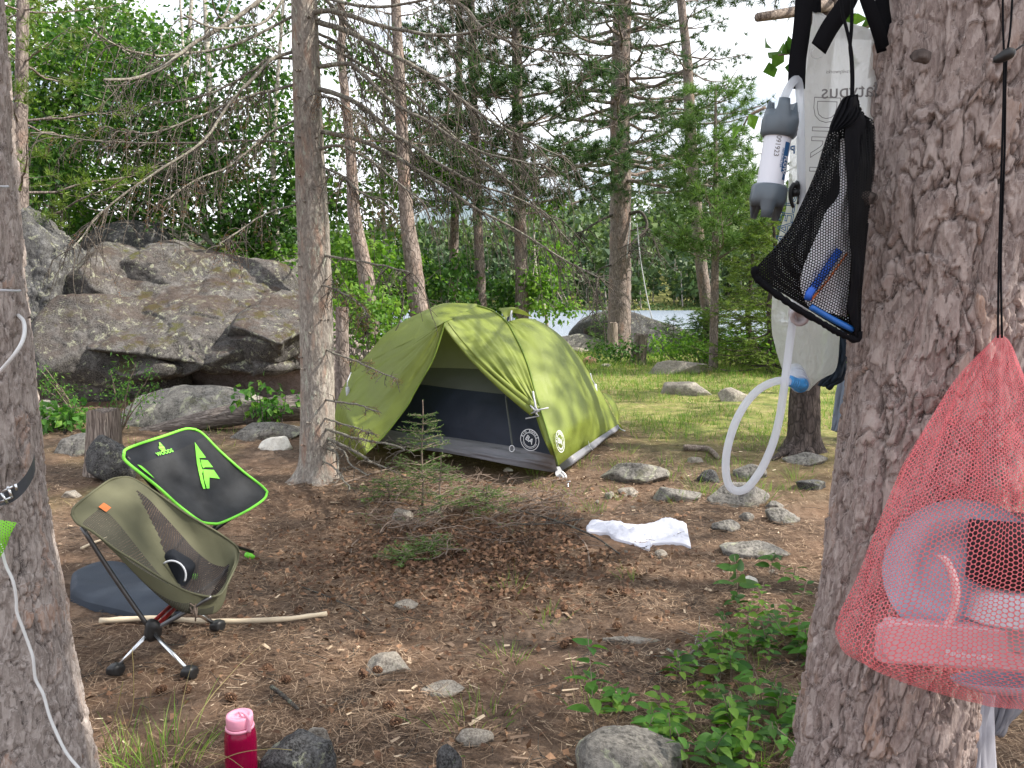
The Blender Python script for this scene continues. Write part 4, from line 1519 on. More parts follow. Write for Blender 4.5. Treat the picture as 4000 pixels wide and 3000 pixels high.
# unseen pines added on the sunny side; their crowns break up the sunlight
for k, (x, y, z0, z1, n) in enumerate([(5.6, 3.2, 3.6, 7.4, 30), (7.4, 6.2, 4.6, 9.0, 34), (4.6, .2, 3.4, 6.8, 26), (8.5, 9.6, 5.0, 9.5, 24), (9.5, 2.0, 7.0, 11.0, 24)]):
    gz = float(hf(x, y))
    root = thing('pine_tree', ['tall pine beyond the right edge, nearest the tent side', 'tall pine beyond the right edge, level with the tent', 'tall pine beyond the right edge, nearest the viewer',
                               'tall pine beyond the right edge, nearest the lake', 'tallest pine farthest beyond the right edge'][k], 'tree', (x, y, gz))
    p = np.array([[x + .05 * math.sin(i), y, gz - .1 + i * z1 / 14] for i in range(15)])
    mb = round_trunk(p, np.linspace(.16, .03, 15), 12, .07, k, None, .3)
    fo = MB()
    for j in range(n):
        a = RNG.uniform(0, 6.28)
        z = RNG.uniform(z0, z1)
        l = RNG.uniform(.8, 2.2) * (1.25 - .6 * (z - z0) / (z1 - z0))
        q = np.array([x, y, z]) + np.array([math.cos(a), math.sin(a), .1]) * l * np.linspace(0, 1, 7)[:, None]
        needle_branch(mb, fo, q, .02, 11, .6, .13, .012, 4, 'pine', .05)
    build(mb, 'trunk', M['bark_pine'], root)
    build(fo, 'crown', M['needle'], root, smooth=False)

# ============================================================ STUMPS, LOG, STICKS
def stump(label, px0, px1, py0, py1, Y, seed, mat='wood_grey', jag=.03, name='stump', tilt=0, n=46, split=0):
    cx = (px0 + px1) / 2
    w = (px1 - px0) / F * Y
    g = PY(cx, py1, Y)
    t = PY(cx + tilt, py0, Y)
    gz = float(hf(g[0], Y))
    H = t[2] - gz
    mb = MB()
    rows = 40
    th = np.linspace(0, 2 * np.pi, n, endpoint=False)
    jg = fbm(np.stack([np.cos(th) * 2, np.sin(th) * 2, th * 0], -1), 3, seed) * jag
    G_ = []
    for i in range(rows):
        f = i / (rows - 1)
        r = w / 2 * (1.25 - .32 * f ** .5) 
        q = np.stack([np.cos(th) * 3.2, np.sin(th) * 3.2, np.full(n, f * .9 * max(1, H))], -1)
        rr = r * (1 + .10 * fbm(q * 1.8, 3, seed) + .05 * fbm(q * [5, 5, 1.2], 2, seed + 1))
        if split:
            rr = rr * (1 - split * np.exp(-((th - 4.3) / .16) ** 2) * (0.35 + .65 * f))
        z = gz - .05 + f * (H + .05 + jg)
        G_.append(np.stack([g[0] + (t[0] - g[0]) * f + rr * np.cos(th), Y + rr * np.sin(th) * .9, z], -1))
    G_ = np.array(G_)
    mb.grid(G_, True)
    top = G_[-1]
    c = top.mean(0)
    ins = [top]
    for f in (.75, .45, .15):
        ins.append(c + (top - c) * f + np.array([0, 0, -1]) * (.01 * (1 - f)) + np.stack([th * 0, th * 0, RNG.normal(size=n) * jag * .25], -1))
    mb.grid(np.array(ins), True, True)
    o = build(mb, name, M[mat], origin=(g[0], Y, gz))
    tag(o, label, 'stump')
    return o
g = G(400, 1860)
stump('weathered splintery tree stump behind the black and green chair', 338, 470, 1602, 1870, g[1] + .08, 2, jag=.02)
mb = MB()
q = G(430, 1872)
rock_shape(mb, (0, 0, 0), (.26, .2, .34), 0, 91, 5, 12, .12)
o = build(mb, 'bark_mound', M['rock_tall'])
o.location = (q[0] + .03, q[1] - .02, q[2] + .12)
tag(o, 'dark lichen-covered bark mound against the foot of the weathered stump', 'bark')
stump('tall cut post of a dead trunk standing right of the spruce, left of the tent', 1310, 1362, 1200, 1475, 8.2, 5, 'bark_pink', .006, 'cut_trunk')
stump('pale slender stump in front of the lakeside boulder', 2378, 2414, 1262, 1365, 18.5, 6, jag=.05)
stump('split grey stump leaning left in the grass, nearest stump to the tent', 2462, 2518, 1308, 1425, 15.8, 7, jag=.05, tilt=14, split=.5)
stump('short dark stump on top of the low lakeside boulder', 2278, 2306, 1282, 1318, 20.6, 8, 'bark_dark', .02)

def log():
    a = spline(pyc([(500, 1712, 7.35), (700, 1665, 7.35), (880, 1625, 7.35), (1060, 1600, 7.35), (1180, 1590, 7.4)]), 60)
    mb = MB()
    r = np.linspace(.055, .125, 60)
    mb.tube(a, r, 40)
    v = mb.v[0]
    m = 60 * 40
    ax = np.repeat(a, 40, 0)
    d = v[:m] - ax
    th = np.arctan2(d[:, 2], d[:, 1])
    q = np.stack([np.cos(th) * 2.5, np.sin(th) * 2.5, ax[:, 0] * .8], -1)
    v[:m] = ax + d * (1 + .16 * fbm(q * [3, 3, 1], 3, 4) - .35 * np.exp(-((th + 1.0 + .25 * ax[:, 0]) / .10) ** 2))[:, None]
    o = build(mb, 'fallen_log', None, origin=(a[30][0], 7.35, a[30][2]))
    o.data.materials.append(bark_mat('log_wood', (.05, .04, .036), (.20, .165, .15), (.42, .37, .33), None, (.06, 1, 1), 60, .012))
    tag(o, 'grey cracked fallen log lying in front of the huge boulder', 'log')
log()

def stick(label, pts, r, mat='twig_tan', lift=.01, name='stick', forks=0, cat='stick'):
    w = []
    for (px, py) in pts:
        q = G(px, py)
        w.append(q + [0, 0, r + lift])
    a = spline(np.array(w), 24)
    a[:, 2] = np.maximum(a[:, 2], hf(a[:, 0], a[:, 1]) + r * .7)
    mb = MB()
    mb.tube(a, np.linspace(r, r * .75, 24) * (1 + .08 * RNG.normal(size=24)), 8)
    for k in range(forks):
        i = RNG.integers(5, 22)
        limb(mb, a[i], a[i] + RNG.normal(size=3) * [.12, .12, .02] + [0, 0, .03], r * .5, r * .25, 0, 5, 5)
    o = build(mb, name, M[mat], origin=a[0])
    return tag(o, label, cat)
M['peeled'] = plain('peeled', (.62, .52, .38), .7, 0, .12, 14, .3)
stick('long peeled pale stick lying on the ground under the olive chair', [(392, 2445), (600, 2436), (850, 2448), (1100, 2440), (1200, 2428), (1275, 2418)], .0135, 'peeled')
stick('short pale peeled stick behind the olive chair', [(318, 2155), (360, 2135), (420, 2112)], .008, 'peeled')
stick('curved grey root half out of the grass right of the tent', [(2670, 1760), (2720, 1762), (2770, 1768), (2805, 1800)], .025, 'wood_grey', .0)
stick('lichened twig with pale tufts lying right of the leafy seedlings', [(2605, 2550), (2680, 2595), (2760, 2620), (2860, 2612)], .006, 'twig_lichen', .01, forks=6)
stick('lichened twig pointing up right beside the first one', [(2690, 2585), (2740, 2540), (2790, 2500)], .006, 'twig_lichen', .02, forks=6)
stick('dark brown stick lying above the pink bottle', [(1060, 2700), (1110, 2740), (1165, 2790)], .008, 'twig_dark')
stick('thin crooked brown twig in the middle of the needles', [(1170, 2300), (1300, 2350), (1400, 2400), (1450, 2440)], .004, 'twig_dark', .01, forks=3)
stick('bleached curved stick in the left middle ground', [(1372, 2170), (1376, 2140), (1400, 2118)], .005, 'twig_tan')
stick('thin grey branch lying in front of the fir seedling', [(1300, 1915), (1500, 1850), (1700, 1800)], .006, 'twig_tan', .02, forks=5)
stick('dead branch lying left of the white cloth', [(2020, 2015), (2180, 2060), (2320, 2120), (2420, 2190)], .006, 'twig_dark', .03, forks=8)
stick('second dead branch crossing the first left of the white cloth', [(2000, 2080), (2150, 2075), (2280, 2055)], .005, 'twig_dark', .04, forks=8)
stick('bent dead twig reaching down from the fallen branches', [(2245, 2095), (2290, 2150), (2305, 2230)], .004, 'twig_tan', .02, forks=2)

# ============================================================ FABRIC HELPERS
def fabric_mat(name, col, rough=.6, trans=.25, weave=900, sheen=.0, var=.08, spec=.4, wr=0.0, wscale=5):
    t = NT(name)
    v = t.coord()
    f = t.noise(v, 7, 4)
    c = t.ramp(f, [(.3, tuple(x * (1 - var) for x in col)), (.7, tuple(min(1, x * (1 + var)) for x in col))])
    t.base(c)
    t.rough(rough)
    t.spec(spec)
    w = t.noise(v, weave, 2)
    if wr:
        a = t.noise(t.coord((1, 1, .35)), wscale, 5, .55, 1.2)
        h = t.math('ADD', t.math('MULTIPLY', a, wr), t.math('MULTIPLY', w, .0006))
        t.bump(h, 1.0)
    else:
        t.bump(w, .0008)
    if trans:
        tr = t.n('ShaderNodeBsdfTranslucent')
        t.l(c, tr.inputs['Color'])
        ms = t.n('ShaderNodeMixShader')
        ms.inputs[0].default_value = trans
        t.l(t.b.outputs[0], ms.inputs[1])
        t.l(tr.outputs[0], ms.inputs[2])
        t.l(ms.outputs[0], t.o.inputs['Surface'])
    return t.m

def net_mat(name, col, pitch, thr, rough=.5, trans=.2, spec=.4, uvname='UVMap'):
    """honeycomb netting from UV in metres; real openings are transparent"""
    t = NT(name)
    uvn = t.n('ShaderNodeUVMap', uv_map=uvname)
    s = t.n('ShaderNodeSeparateXYZ')
    t.l(uvn.outputs[0], s.inputs[0])
    k = 2 * math.pi / (pitch * .866)
    x = t.math('MULTIPLY', s.outputs[0], k)
    y = t.math('MULTIPLY', s.outputs[1], k)
    c1 = t.math('COSINE', x)
    c2 = t.math('COSINE', t.math('ADD', t.math('MULTIPLY', x, .5), t.math('MULTIPLY', y, .866)))
    c3 = t.math('COSINE', t.math('SUBTRACT', t.math('MULTIPLY', x, .5), t.math('MULTIPLY', y, .866)))
    f = t.math('ADD', t.math('ADD', c1, c2), c3)
    hole = t.math('GREATER_THAN', f, thr)
    t.base(col)
    t.rough(rough)
    t.spec(spec)
    tr = t.n('ShaderNodeBsdfTranslucent')
    tr.inputs['Color'].default_value = (*col, 1)
    ms = t.n('ShaderNodeMixShader')
    ms.inputs[0].default_value = trans
    t.l(t.b.outputs[0], ms.inputs[1])
    t.l(tr.outputs[0], ms.inputs[2])
    tp = t.n('ShaderNodeBsdfTransparent')
    m2 = t.n('ShaderNodeMixShader')
    t.l(hole, m2.inputs[0])
    t.l(ms.outputs[0], m2.inputs[1])
    t.l(tp.outputs[0], m2.inputs[2])
    t.l(m2.outputs[0], t.o.inputs['Surface'])
    return t.m

def ruled(a, b, nu=40, nv=24, bulge=0.0, bdir=(0, -1, 0), wr=0.0, seed=0, wf=(3, 1), ring=None):
    """surface between polylines a and b (world points); bulge pushes the middle along bdir"""
    A = spline(a, nu)
    B = spline(b, nu)
    v = np.linspace(0, 1, nv)[None, :, None]
    g = A[:, None] * (1 - v) + B[:, None] * v
    u = np.linspace(0, 1, nu)[:, None, None]
    bd = unit(np.array(bdir, float))
    g = g + bd * bulge * np.sin(np.pi * v) * np.sin(np.pi * np.clip(u * .9 + .05, 0, 1)) ** .5
    if wr:
        q = np.stack(np.broadcast_arrays(u * wf[0] * 3, v * wf[1] * 3, u * 0 + seed), -1)[..., 0, :]
        nn = np.cross(np.gradient(g, axis=0), np.gradient(g, axis=1))
        nn = unit(nn)
        e = np.minimum(np.minimum(v, 1 - v) * 6, 1)
        g = g + nn * (wr * fbm(q, 3, seed))[..., None] * e
    return g

def fabric(name, g, mat, parent, th=0.0, uv=False):
    mb = MB()
    mb.grid(g)
    u = None
    if uv:
        lu = np.concatenate([[0], np.cumsum(np.linalg.norm(np.diff(g.mean(1), axis=0), axis=1))])
        lv = np.concatenate([[0], np.cumsum(np.linalg.norm(np.diff(g.mean(0), axis=0), axis=1))])
        U, V = np.meshgrid(lu, lv, indexing='ij')
        u = np.stack([U, V], -1).reshape(-1, 2)
    o = build(mb, name, mat, parent, uv=u)
    if th:
        m = o.modifiers.new('thickness', 'SOLIDIFY')
        m.thickness = th
        m.offset = 0
    return o

# ============================================================ TENT
def Z1(x, y):
    return 1250 + x * .5651, 1150 + y * .5651

def zc(lst):
    """tent points given in the enlarged crop: (x, y, Y)"""
    return np.array([PY(*Z1(x, y), Y) for x, y, Y in lst])

M['fly'] = fabric_mat('fly', (.220, .275, .046), .42, .24, 900, var=.05, spec=.5, wr=.012, wscale=3.2)
M['fly_seam'] = fabric_mat('fly_seam', (.15, .22, .03), .5, .1)
M['tub'] = fabric_mat('tub', (.20, .20, .225), .45, .1, var=.06, wr=.008, wscale=5)
M['navy'] = fabric_mat('navy', (.012, .018, .036), .55, .05, var=.15, wr=.006, wscale=4)
M['tent_grey'] = fabric_mat('tent_grey', (.13, .14, .135), .6, .25, var=.05, wr=.004)
M['tent_mesh'] = fabric_mat('tent_mesh', (.34, .36, .27), .6, .35, var=.05)
M['white_print'] = plain('white_print', (.70, .72, .76), .6, 0, .02)
M['cord_grey'] = plain('cord_grey', (.46, .47, .50), .6, 0, .1)
M['metal'] = plain('metal', (.62, .64, .66), .3, 1.0, .05)

def emblem(parent, c, u, v, R, name):
    """ring with lettering round it and a rounded monogram inside"""
    fn = frame_fn(c, u, v, .002)
    mb = MB()
    for r, w in ((R, R * .035), (R * .68, R * .03), (R * .80, R * .02)):
        a0, a1 = (0, 2 * math.pi) if r != R * .80 else (math.radians(200), math.radians(340))
        th = np.linspace(a0, a1, 49)
        a = np.stack([np.cos(th) * (r - w), np.sin(th) * (r - w), th * 0], -1)
        b = np.stack([np.cos(th) * (r + w), np.sin(th) * (r + w), th * 0], -1)
        mb.grid(np.stack([fn(a), fn(b)], 1))
    build(mb, 'emblem_ring', M['white_print'], parent)
    txt = 'BIG AGNES'
    for i, ch in enumerate(txt):
        if ch == ' ':
            continue
        a = math.radians(160 - i * 140 / (len(txt) - 1))
        def f2(t, a=a):
            ca, sa = math.cos(a - math.pi / 2), math.sin(a - math.pi / 2)
            x = t[:, 0] * ca - t[:, 1] * sa + math.cos(a) * R * .84
            y = t[:, 0] * sa + t[:, 1] * ca + math.sin(a) * R * .84
            return fn(np.stack([x, y, t[:, 2]], -1))
        put_text(ch, R * .30, f2, 'lettering', M['white_print'], parent, bold=True)
    def f3(t):
        a = -.55
        return fn(np.stack([t[:, 0] * math.cos(a) - t[:, 1] * math.sin(a) - R * .04, t[:, 0] * math.sin(a) + t[:, 1] * math.cos(a), t[:, 2]], -1))
    put_text('BA', R * .72, f3, 'monogram', M['white_print'], parent, bold=True)

def tent():
    fc = G(2190, 1862)
    root = thing('tent', 'green dome tent with grey floor and dark inner door, front flap tied open', 'tent', (fc[0] - .6, fc[1] + .9, .16))
    YF = fc[1]                      # front corner depth
    YC, YB = YF + .02, 7.05
    # seam from ridge middle over the right hub down the front pole to the front corner
    pole = [(1090, 80, 6.55), (1200, 118, 6.45), (1290, 190, 6.30), (1350, 290, 6.15), (1400, 390, 6.0), (1445, 510, 5.85), (1480, 640, 5.7), (1515, 760, 5.6), (1560, 900, 5.48), (1605, 1050, 5.38), (1648, 1185, YC)]
    P_ = zc(pole)
    # roof, sunny part: between ridge/pole and the flap edge from the peak V to tie point T
    opening = [(858, 205, 5.88), (930, 300, 5.85), (1010, 392, 5.80), (1085, 470, 5.76), (1180, 560, 5.71), (1270, 640, 5.67), (1380, 730, 5.62), (1478, 805, 5.58)]
    b1 = zc([(1090, 80, 6.55), (1200, 118, 6.45), (1290, 190, 6.30), (1350, 290, 6.15), (1400, 390, 6.0), (1445, 510, 5.85), (1480, 640, 5.7), (1518, 770, 5.59)])
    b2 = zc(opening)
    g = ruled(b1, b2, 90, 60, .05, (-.1, -1, .5), .016, 3, (1.2, 5))
    # gathers running into the tie point
    uu = np.linspace(0, 1, 90)[:, None]
    vv = np.linspace(0, 1, 60)[None]
    fold = np.sin(vv * 34 + 2 * np.sin(uu * 5)) * .012 * np.clip(uu * 1.6 - .35, 0, 1) * np.clip(vv * 1.4, 0, 1)
    g = g + fold[..., None] * np.array([.2, -1, .2])
    fabric('fly_front_flap', g, M['fly'], root)
    # rolled edge of the open flap
    mb = MB()
    e = spline(b2, 60)
    mb.tube(e + [0, -.012, -.012], .010 + .022 * np.clip(np.linspace(-.2, 1, 60), 0, 1), 10)
    mb.tube(e + [.03, -.016, .012], .006 + .018 * np.clip(np.linspace(-.2, 1, 60), 0, 1), 10)
    build(mb, 'rolled_flap', M['fly'], root)
    # roof, shaded part
    a1 = zc([(1090, 80, 6.55), (980, 74, 6.6), (840, 72, 6.7), (700, 125, 6.65), (600, 172, 6.6), (500, 235, 6.55), (430, 292, 6.5), (370, 370, 6.45), (315, 440, 6.4), (280, 492, 6.35)])
    a2 = zc([(1090, 80, 6.55), (1000, 128, 6.3), (858, 195, 5.88), (760, 250, 5.92), (660, 302, 5.97), (560, 350, 6.03), (480, 390, 6.1), (400, 432, 6.18), (330, 466, 6.28), (280, 492, 6.35)])
    fabric('fly_roof', ruled(a1, a2, 70, 30, .05, (-.4, -.3, .9), .010, 5, (2, 1)), M['fly'], root)
    # roof triangle between ridge, peak and flap
    fabric('fly_peak', ruled(zc([(1090, 80, 6.55), (1000, 128, 6.3), (858, 195, 5.88)]), zc([(1090, 80, 6.549), (980, 140, 6.2), (858, 206, 5.879)]), 20, 4), M['fly'], root)
    # left vestibule panel
    st = G(1414, 1803)
    YS = st[1]
    l1 = zc([(858, 195, 5.88), (660, 302, 5.97), (480, 390, 6.1), (330, 466, 6.28), (280, 492, 6.35), (215, 555, 6.33), (160, 640, 6.3), (120, 740, 6.27), (100, 850, 6.24), (92, 960, 6.22), (110, 1010, 6.2)])
    l2 = zc([(858, 200, 5.87), (780, 438, 5.84), (690, 602, 5.82), (640, 690, 5.80), (600, 765, 5.78), (530, 860, 5.75), (455, 955, 5.72), (400, 1015, 5.69), (350, 1062, 5.66), (310, 1100, 5.63), (288, 1152, YS)])
    g = ruled(l1, l2, 90, 60, .05, (-.35, -1, .1), .014, 8, (1, 3))
    fold = np.sin(vv[..., :60] * 22 + 1.5 * uu) * .016 * np.clip(uu * 1.5 - .45, 0, 1) * np.sin(vv * math.pi)
    g = g + fold[..., None] * np.array([.6, -1, 0])
    fabric('fly_vestibule', g, M['fly'], root)
    mb = MB()
    mb.tube(spline(l2, 50) + [.006, -.008, 0], .007, 6)
    build(mb, 'zip_edge', M['fly_seam'], root)
    # strip between opening edge and the pole below the tie point
    s1 = zc([(1478, 805, 5.58), (1500, 870, 5.55), (1530, 960, 5.50), (1575, 1065, 5.44), (1640, 1180, YC)])
    s2 = zc([(1518, 770, 5.59), (1540, 840, 5.53), (1565, 915, 5.46), (1605, 1050, 5.38), (1650, 1185, YC)])
    fabric('fly_corner', ruled(s1, s2, 40, 14, .025, (-.2, -1, 0), .008, 4, (1, 3)), M['fly'], root)
    # sunny end panel
    c1 = P_[2:]
    c2 = zc([(1290, 190, 6.32), (1400, 165, 6.45), (1500, 180, 6.55), (1600, 235, 6.65), (1700, 320, 6.73), (1790, 430, 6.8), (1860, 540, 6.86), (1935, 660, 6.92), (2000, 780, 6.98), (2060, 895, YB)])
    c1 = spline(c1, 10)
    g = ruled(c1, c2, 80, 70, .07, (1, -.45, .35), .016, 9, (2, 2))
    fabric('fly_end_panel', g, M['fly'], root)
    # pole line seams
    mb = MB()
    mb.tube(spline(P_, 80) + [-.002, -.008, .004], .007, 6)
    build(mb, 'pole_seam', M['fly_seam'], root)
    mb = MB()
    mb.tube(spline(zc([(1090, 80, 6.55), (1000, 128, 6.3), (858, 197, 5.88)]), 20) + [0, -.003, .004], .004, 5)
    build(mb, 'ridge_seam', M['fly_seam'], root)
    # back and left sides closing the dome
    back = [np.array([fc[0] - 1.62, 6.35, .2]), np.array([-.75, 8.0, .15]), np.array([.95, 7.25, .18])]
    ridge = zc([(280, 492, 6.36), (430, 292, 6.51), (600, 172, 6.61), (840, 72, 6.71), (1090, 80, 6.56), (1290, 190, 6.33), (1500, 180, 6.56), (1790, 430, 6.81), (2060, 895, YB + .01)])
    bb = np.array([[-1.30, 6.6, .2], [-1.2, 7.1, .2], [-.95, 7.7, .18], [-.5, 8.2, .15], [0, 8.1, .15], [.4, 7.9, .15], [.7, 7.7, .16], [.9, 7.4, .17], [1.0, 7.12, .18]])
    fabric('fly_back', ruled(ridge, bb, 60, 24, .12, (0, 1, .5), .01, 2), M['fly'], root)
    fabric('fly_left_side', ruled(l1[4:], np.array([[-1.30, 6.6, .9], [-1.35, 6.6, .6], [-1.3, 6.6, .2]]), 30, 10), M['fly'], root)
    # far door flap seen past the right corner
    f1 = zc([(1950, 680, 7.0), (1975, 688, 7.3), (2010, 700, 7.55)])
    f2 = zc([(2060, 895, 7.1), (2064, 870, 7.3), (2062, 835, 7.5)])
    fabric('fly_far_flap', ruled(f1, f2, 16, 16, .04, (1, -.2, 0), .012, 5), M['fly'], root)
    # roof vent
    v1 = zc([(1235, 95, 6.42), (1300, 90, 6.40), (1345, 92, 6.38), (1410, 118, 6.42), (1465, 155, 6.5)])
    v2 = zc([(1290, 190, 6.30), (1300, 165, 6.34), (1330, 130, 6.36), (1400, 140, 6.42), (1465, 158, 6.5)])
    fabric('roof_vent', ruled(v1, v2, 24, 10, .02, (0, -.5, 1)), M['fly'], root)
    v3 = zc([(1235, 97, 6.43), (1265, 140, 6.36), (1290, 190, 6.31)])
    v4 = zc([(1345, 94, 6.39), (1330, 140, 6.36), (1300, 186, 6.31)])
    fabric('vent_opening', ruled(v3, v4, 14, 8), M['navy'], root)
    mb = MB()
    mb.tube(zc([(1325, 112, 6.30), (1312, 185, 6.27)]), .007, 6)
    build(mb, 'vent_prop', M['cord_grey'], root)
    # inner tent wall behind the opening
    r0 = zc([(760, 120, 6.55), (900, 120, 6.5), (1100, 200, 6.4), (1300, 330, 6.3), (1450, 500, 6.1)])
    r1 = zc([(600, 505, 6.38), (800, 507, 6.33), (1000, 512, 6.25), (1180, 520, 6.18), (1420, 545, 6.0)])
    r2 = zc([(520, 612, 6.33), (700, 622, 6.28), (900, 648, 6.15), (1290, 692, 5.95), (1500, 715, 5.8)])
    r3 = zc([(380, 920, 6.3), (600, 955, 6.2), (880, 985, 6.0), (1330, 1052, 5.7), (1610, 1112, 5.48)])
    r4 = zc([(380, 1028, 6.26), (620, 1062, 6.1), (900, 1100, 5.86), (1330, 1182, 5.58), (1650, 1238, YF + .03)])
    fabric('inner_mesh', ruled(r0, r1, 40, 20, .02, (0, -1, 0), .006, 1), M['tent_mesh'], root)
    fabric('inner_grey_band', ruled(r1, r2, 40, 12, .01, (0, -1, 0), .006, 2), M['tent_grey'], root)
    nav = ruled(r2, r3, 60, 30, .03, (0, -1, 0), .012, 3)
    fabric('inner_door', nav, M['navy'], root)
    tubg = ruled(r3, r4, 70, 24, .05, (0, -1, .1), .02, 6, (1.5, 2))
    fabric('floor_front', tubg, M['tub'], root)
    e1 = zc([(1652, 1180, YC + .01), (1745, 1110, 5.7), (1850, 1040, 6.1), (1960, 965, 6.55), (2062, 898, YB)])
    e2 = zc([(1668, 1222, YC - .01), (1760, 1165, 5.68), (1850, 1100, 6.08), (1960, 1010, 6.53), (2060, 938, YB - .02)])
    fabric('floor_end', ruled(e1, e2, 50, 10, .03, (1, -.3, 0), .012, 7, (3, 1)), M['tub'], root)
    # zip of the inner door, toggles, guy points
    mb = MB()
    z = spline(zc([(1284, 690, 5.86), (1290, 760, 5.82), (1310, 900, 5.72), (1330, 1048, 5.60)]), 24)
    mb.tube(z + [0, -.02, 0], .007, 6)
    build(mb, 'door_zip', M['tent_grey'], root)
    mb = MB()
    c = zc([(1326, 1066, 5.55)])[0]
    th = np.linspace(0, 2 * np.pi, 17)
    mb.tube(np.stack([c[0] + .017 * np.cos(th), c[1] + th * 0, c[2] + .022 * np.sin(th)], -1), .0035, 6)
    build(mb, 'zip_pull', M['white_print'], root)
    mb = MB()
    t0 = zc([(1472, 672, 5.60), (1478, 710, 5.57), (1488, 760, 5.53), (1492, 800, 5.52)])
    mb.tube(spline(t0, 10), .007, 6)
    for k in range(6):
        o = zc([(1485 + 10 * math.sin(k * 2.1), 790 + 6 * k - 15, 5.53)])[0]
        mb.tube([o, o + RNG.normal(size=3) * .03, o + RNG.normal(size=3) * .04 + [.0, 0, -.02]], .006, 5)
    build(mb, 'flap_tie', M['cord_grey'], root)
    for nm, q in (('guy_loop', [(1868, 545, 6.83), (1880, 590, 6.80), (1900, 620, 6.78)]), ('guy_loop', [(215, 540, 6.3), (190, 600, 6.2), (188, 640, 6.18)])):
        mb = MB()
        w = zc(q)
        mb.tube(w, .005, 5)
        d = unit(w[-1] - w[-2])
        mb.tube([w[-1], w[-1] + [0.01, 0, -.10]], [.014, .018], 6)
        build(mb, nm, M['cord_grey'], root)
    # corner webbing and stake
    mb = MB()
    a = zc([(1645, 1190, YC - .02), (1655, 1240, YC - .05), (1680, 1290, YC - .09), (1715, 1322, YC - .14)])
    w = np.array([[.014, 0, 0], [.03, 0, 0], [.03, 0, 0], [.01, 0, 0]])
    mb.grid(np.stack([a - w, a + w], 1))
    build(mb, 'corner_webbing', M['cord_grey'], root)
    mb = MB()
    q = zc([(1672, 1225, YC - .06), (1695, 1250, YC - .08), (1700, 1275, YC - .09)])
    mb.tube(spline(q, 8), .009, 6)
    build(mb, 'pole_tip', M['white_print'], root)
    mb = MB()
    q = G(1715 * .5651 + 1250, 1330 * .5651 + 1150)
    mb.tube([q + [0, .02, .03], q + [.0, 0, -.1]], .006, 6)
    mb.tube([q + [-.012, .02, .03], q + [.02, .015, .035]], .005, 6)
    build(mb, 'tent_stake', M['metal'], root)
    mb = MB()
    q = spline(zc([(2062, 915, YB - .02), (2085, 935, YB - .1), (2110, 945, YB - .12)]), 6)
    mb.tube(q, .006, 5)
    mb.tube(zc([(1855, 1015, 6.1), (1862, 1050, 6.0), (1885, 1075, 5.95)]), .003, 4)
    build(mb, 'stake_cord', M['cord_grey'], root)
    # printed emblems
    i, j = 50, 21
    c = nav[i, j]
    c = zc([(1450, 1000, 5.53)])[0]
    emblem(root, c + [0, -.03, 0], nav[54, 15] - nav[44, 15], (0, -.05, 1), .075, 'a')
    cc = zc([(1650, 1015, 5.60)])[0]

    # find the end-panel surface under the second emblem
    gp = ruled(c1, c2, 80, 70, .07, (1, -.45, .35), .016, 9, (2, 2))
    r = ray(*Z1(1650, 1015))
    rel = gp - CAM
    d = np.linalg.norm(np.cross(rel, unit(r)), axis=-1)
    ii, jj = np.unravel_index(np.argmin(d), d.shape)
    cc = gp[ii, jj]
    u = gp[ii, min(jj + 6, 69)] - gp[ii, max(jj - 6, 0)]
    v = gp[max(ii - 6, 0), jj] - gp[min(ii + 6, 79), jj]
    nn = unit(np.cross(u, v))
    emblem(root, cc + nn * .012 * (1 if nn[1] < 0 else -1), u, v, .075, 'b')
    return root
tent()

# ============================================================ CHAIRS
def Z2(x, y, Y):
    return PY(230 + x * .663, 1620 + y * .663, Y)

def coons(c0, c1, d0, d1, nu, nv):
    """c0,c1 along u at v=0/1; d0,d1 along v at u=0/1"""
    C0, C1 = spline(c0, nu), spline(c1, nu)
    D0, D1 = spline(d0, nv), spline(d1, nv)
    u = np.linspace(0, 1, nu)[:, None, None]
    v = np.linspace(0, 1, nv)[None, :, None]
    L1 = C0[:, None] * (1 - v) + C1[:, None] * v
    L2 = D0[None] * (1 - u) + D1[None] * u
    B = C0[0] * (1 - u) * (1 - v) + C0[-1] * u * (1 - v) + C1[0] * (1 - u) * v + C1[-1] * u * v
    return L1 + L2 - B

M['olive'] = fabric_mat('olive', (.115, .115, .072), .75, .12, 500, var=.10, spec=.25)
M['orange'] = plain('orange', (.60, .16, .04), .6)
M['pole_grey'] = plain('pole_grey', (.12, .12, .125), .35, .8)
M['pole_silver'] = plain('pole_silver', (.70, .72, .74), .25, 1.0, .03)
M['red_rod'] = plain('red_rod', (.30, .02, .02), .3, .6)
M['black_plastic'] = plain('black_plastic', (.012, .012, .013), .45, 0, .2)
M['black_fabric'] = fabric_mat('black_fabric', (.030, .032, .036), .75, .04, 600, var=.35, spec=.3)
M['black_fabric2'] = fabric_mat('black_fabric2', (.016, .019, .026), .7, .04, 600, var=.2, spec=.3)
M['lime'] = plain('lime', (.22, .80, .06), .5, 0, .03)
M['mesh_dark'] = net_mat('mesh_dark', (.022, .018, .018), .007, 1.2, .7, .05)
M['mesh_olive'] = net_mat('mesh_olive', (.05, .05, .035), .006, 1.7, .7, .05)

def piping(name, pts, r, mat, parent, n=60):
    mb = MB()
    mb.tube(spline(pts, n), r, 7)
    return build(mb, name, mat, parent)

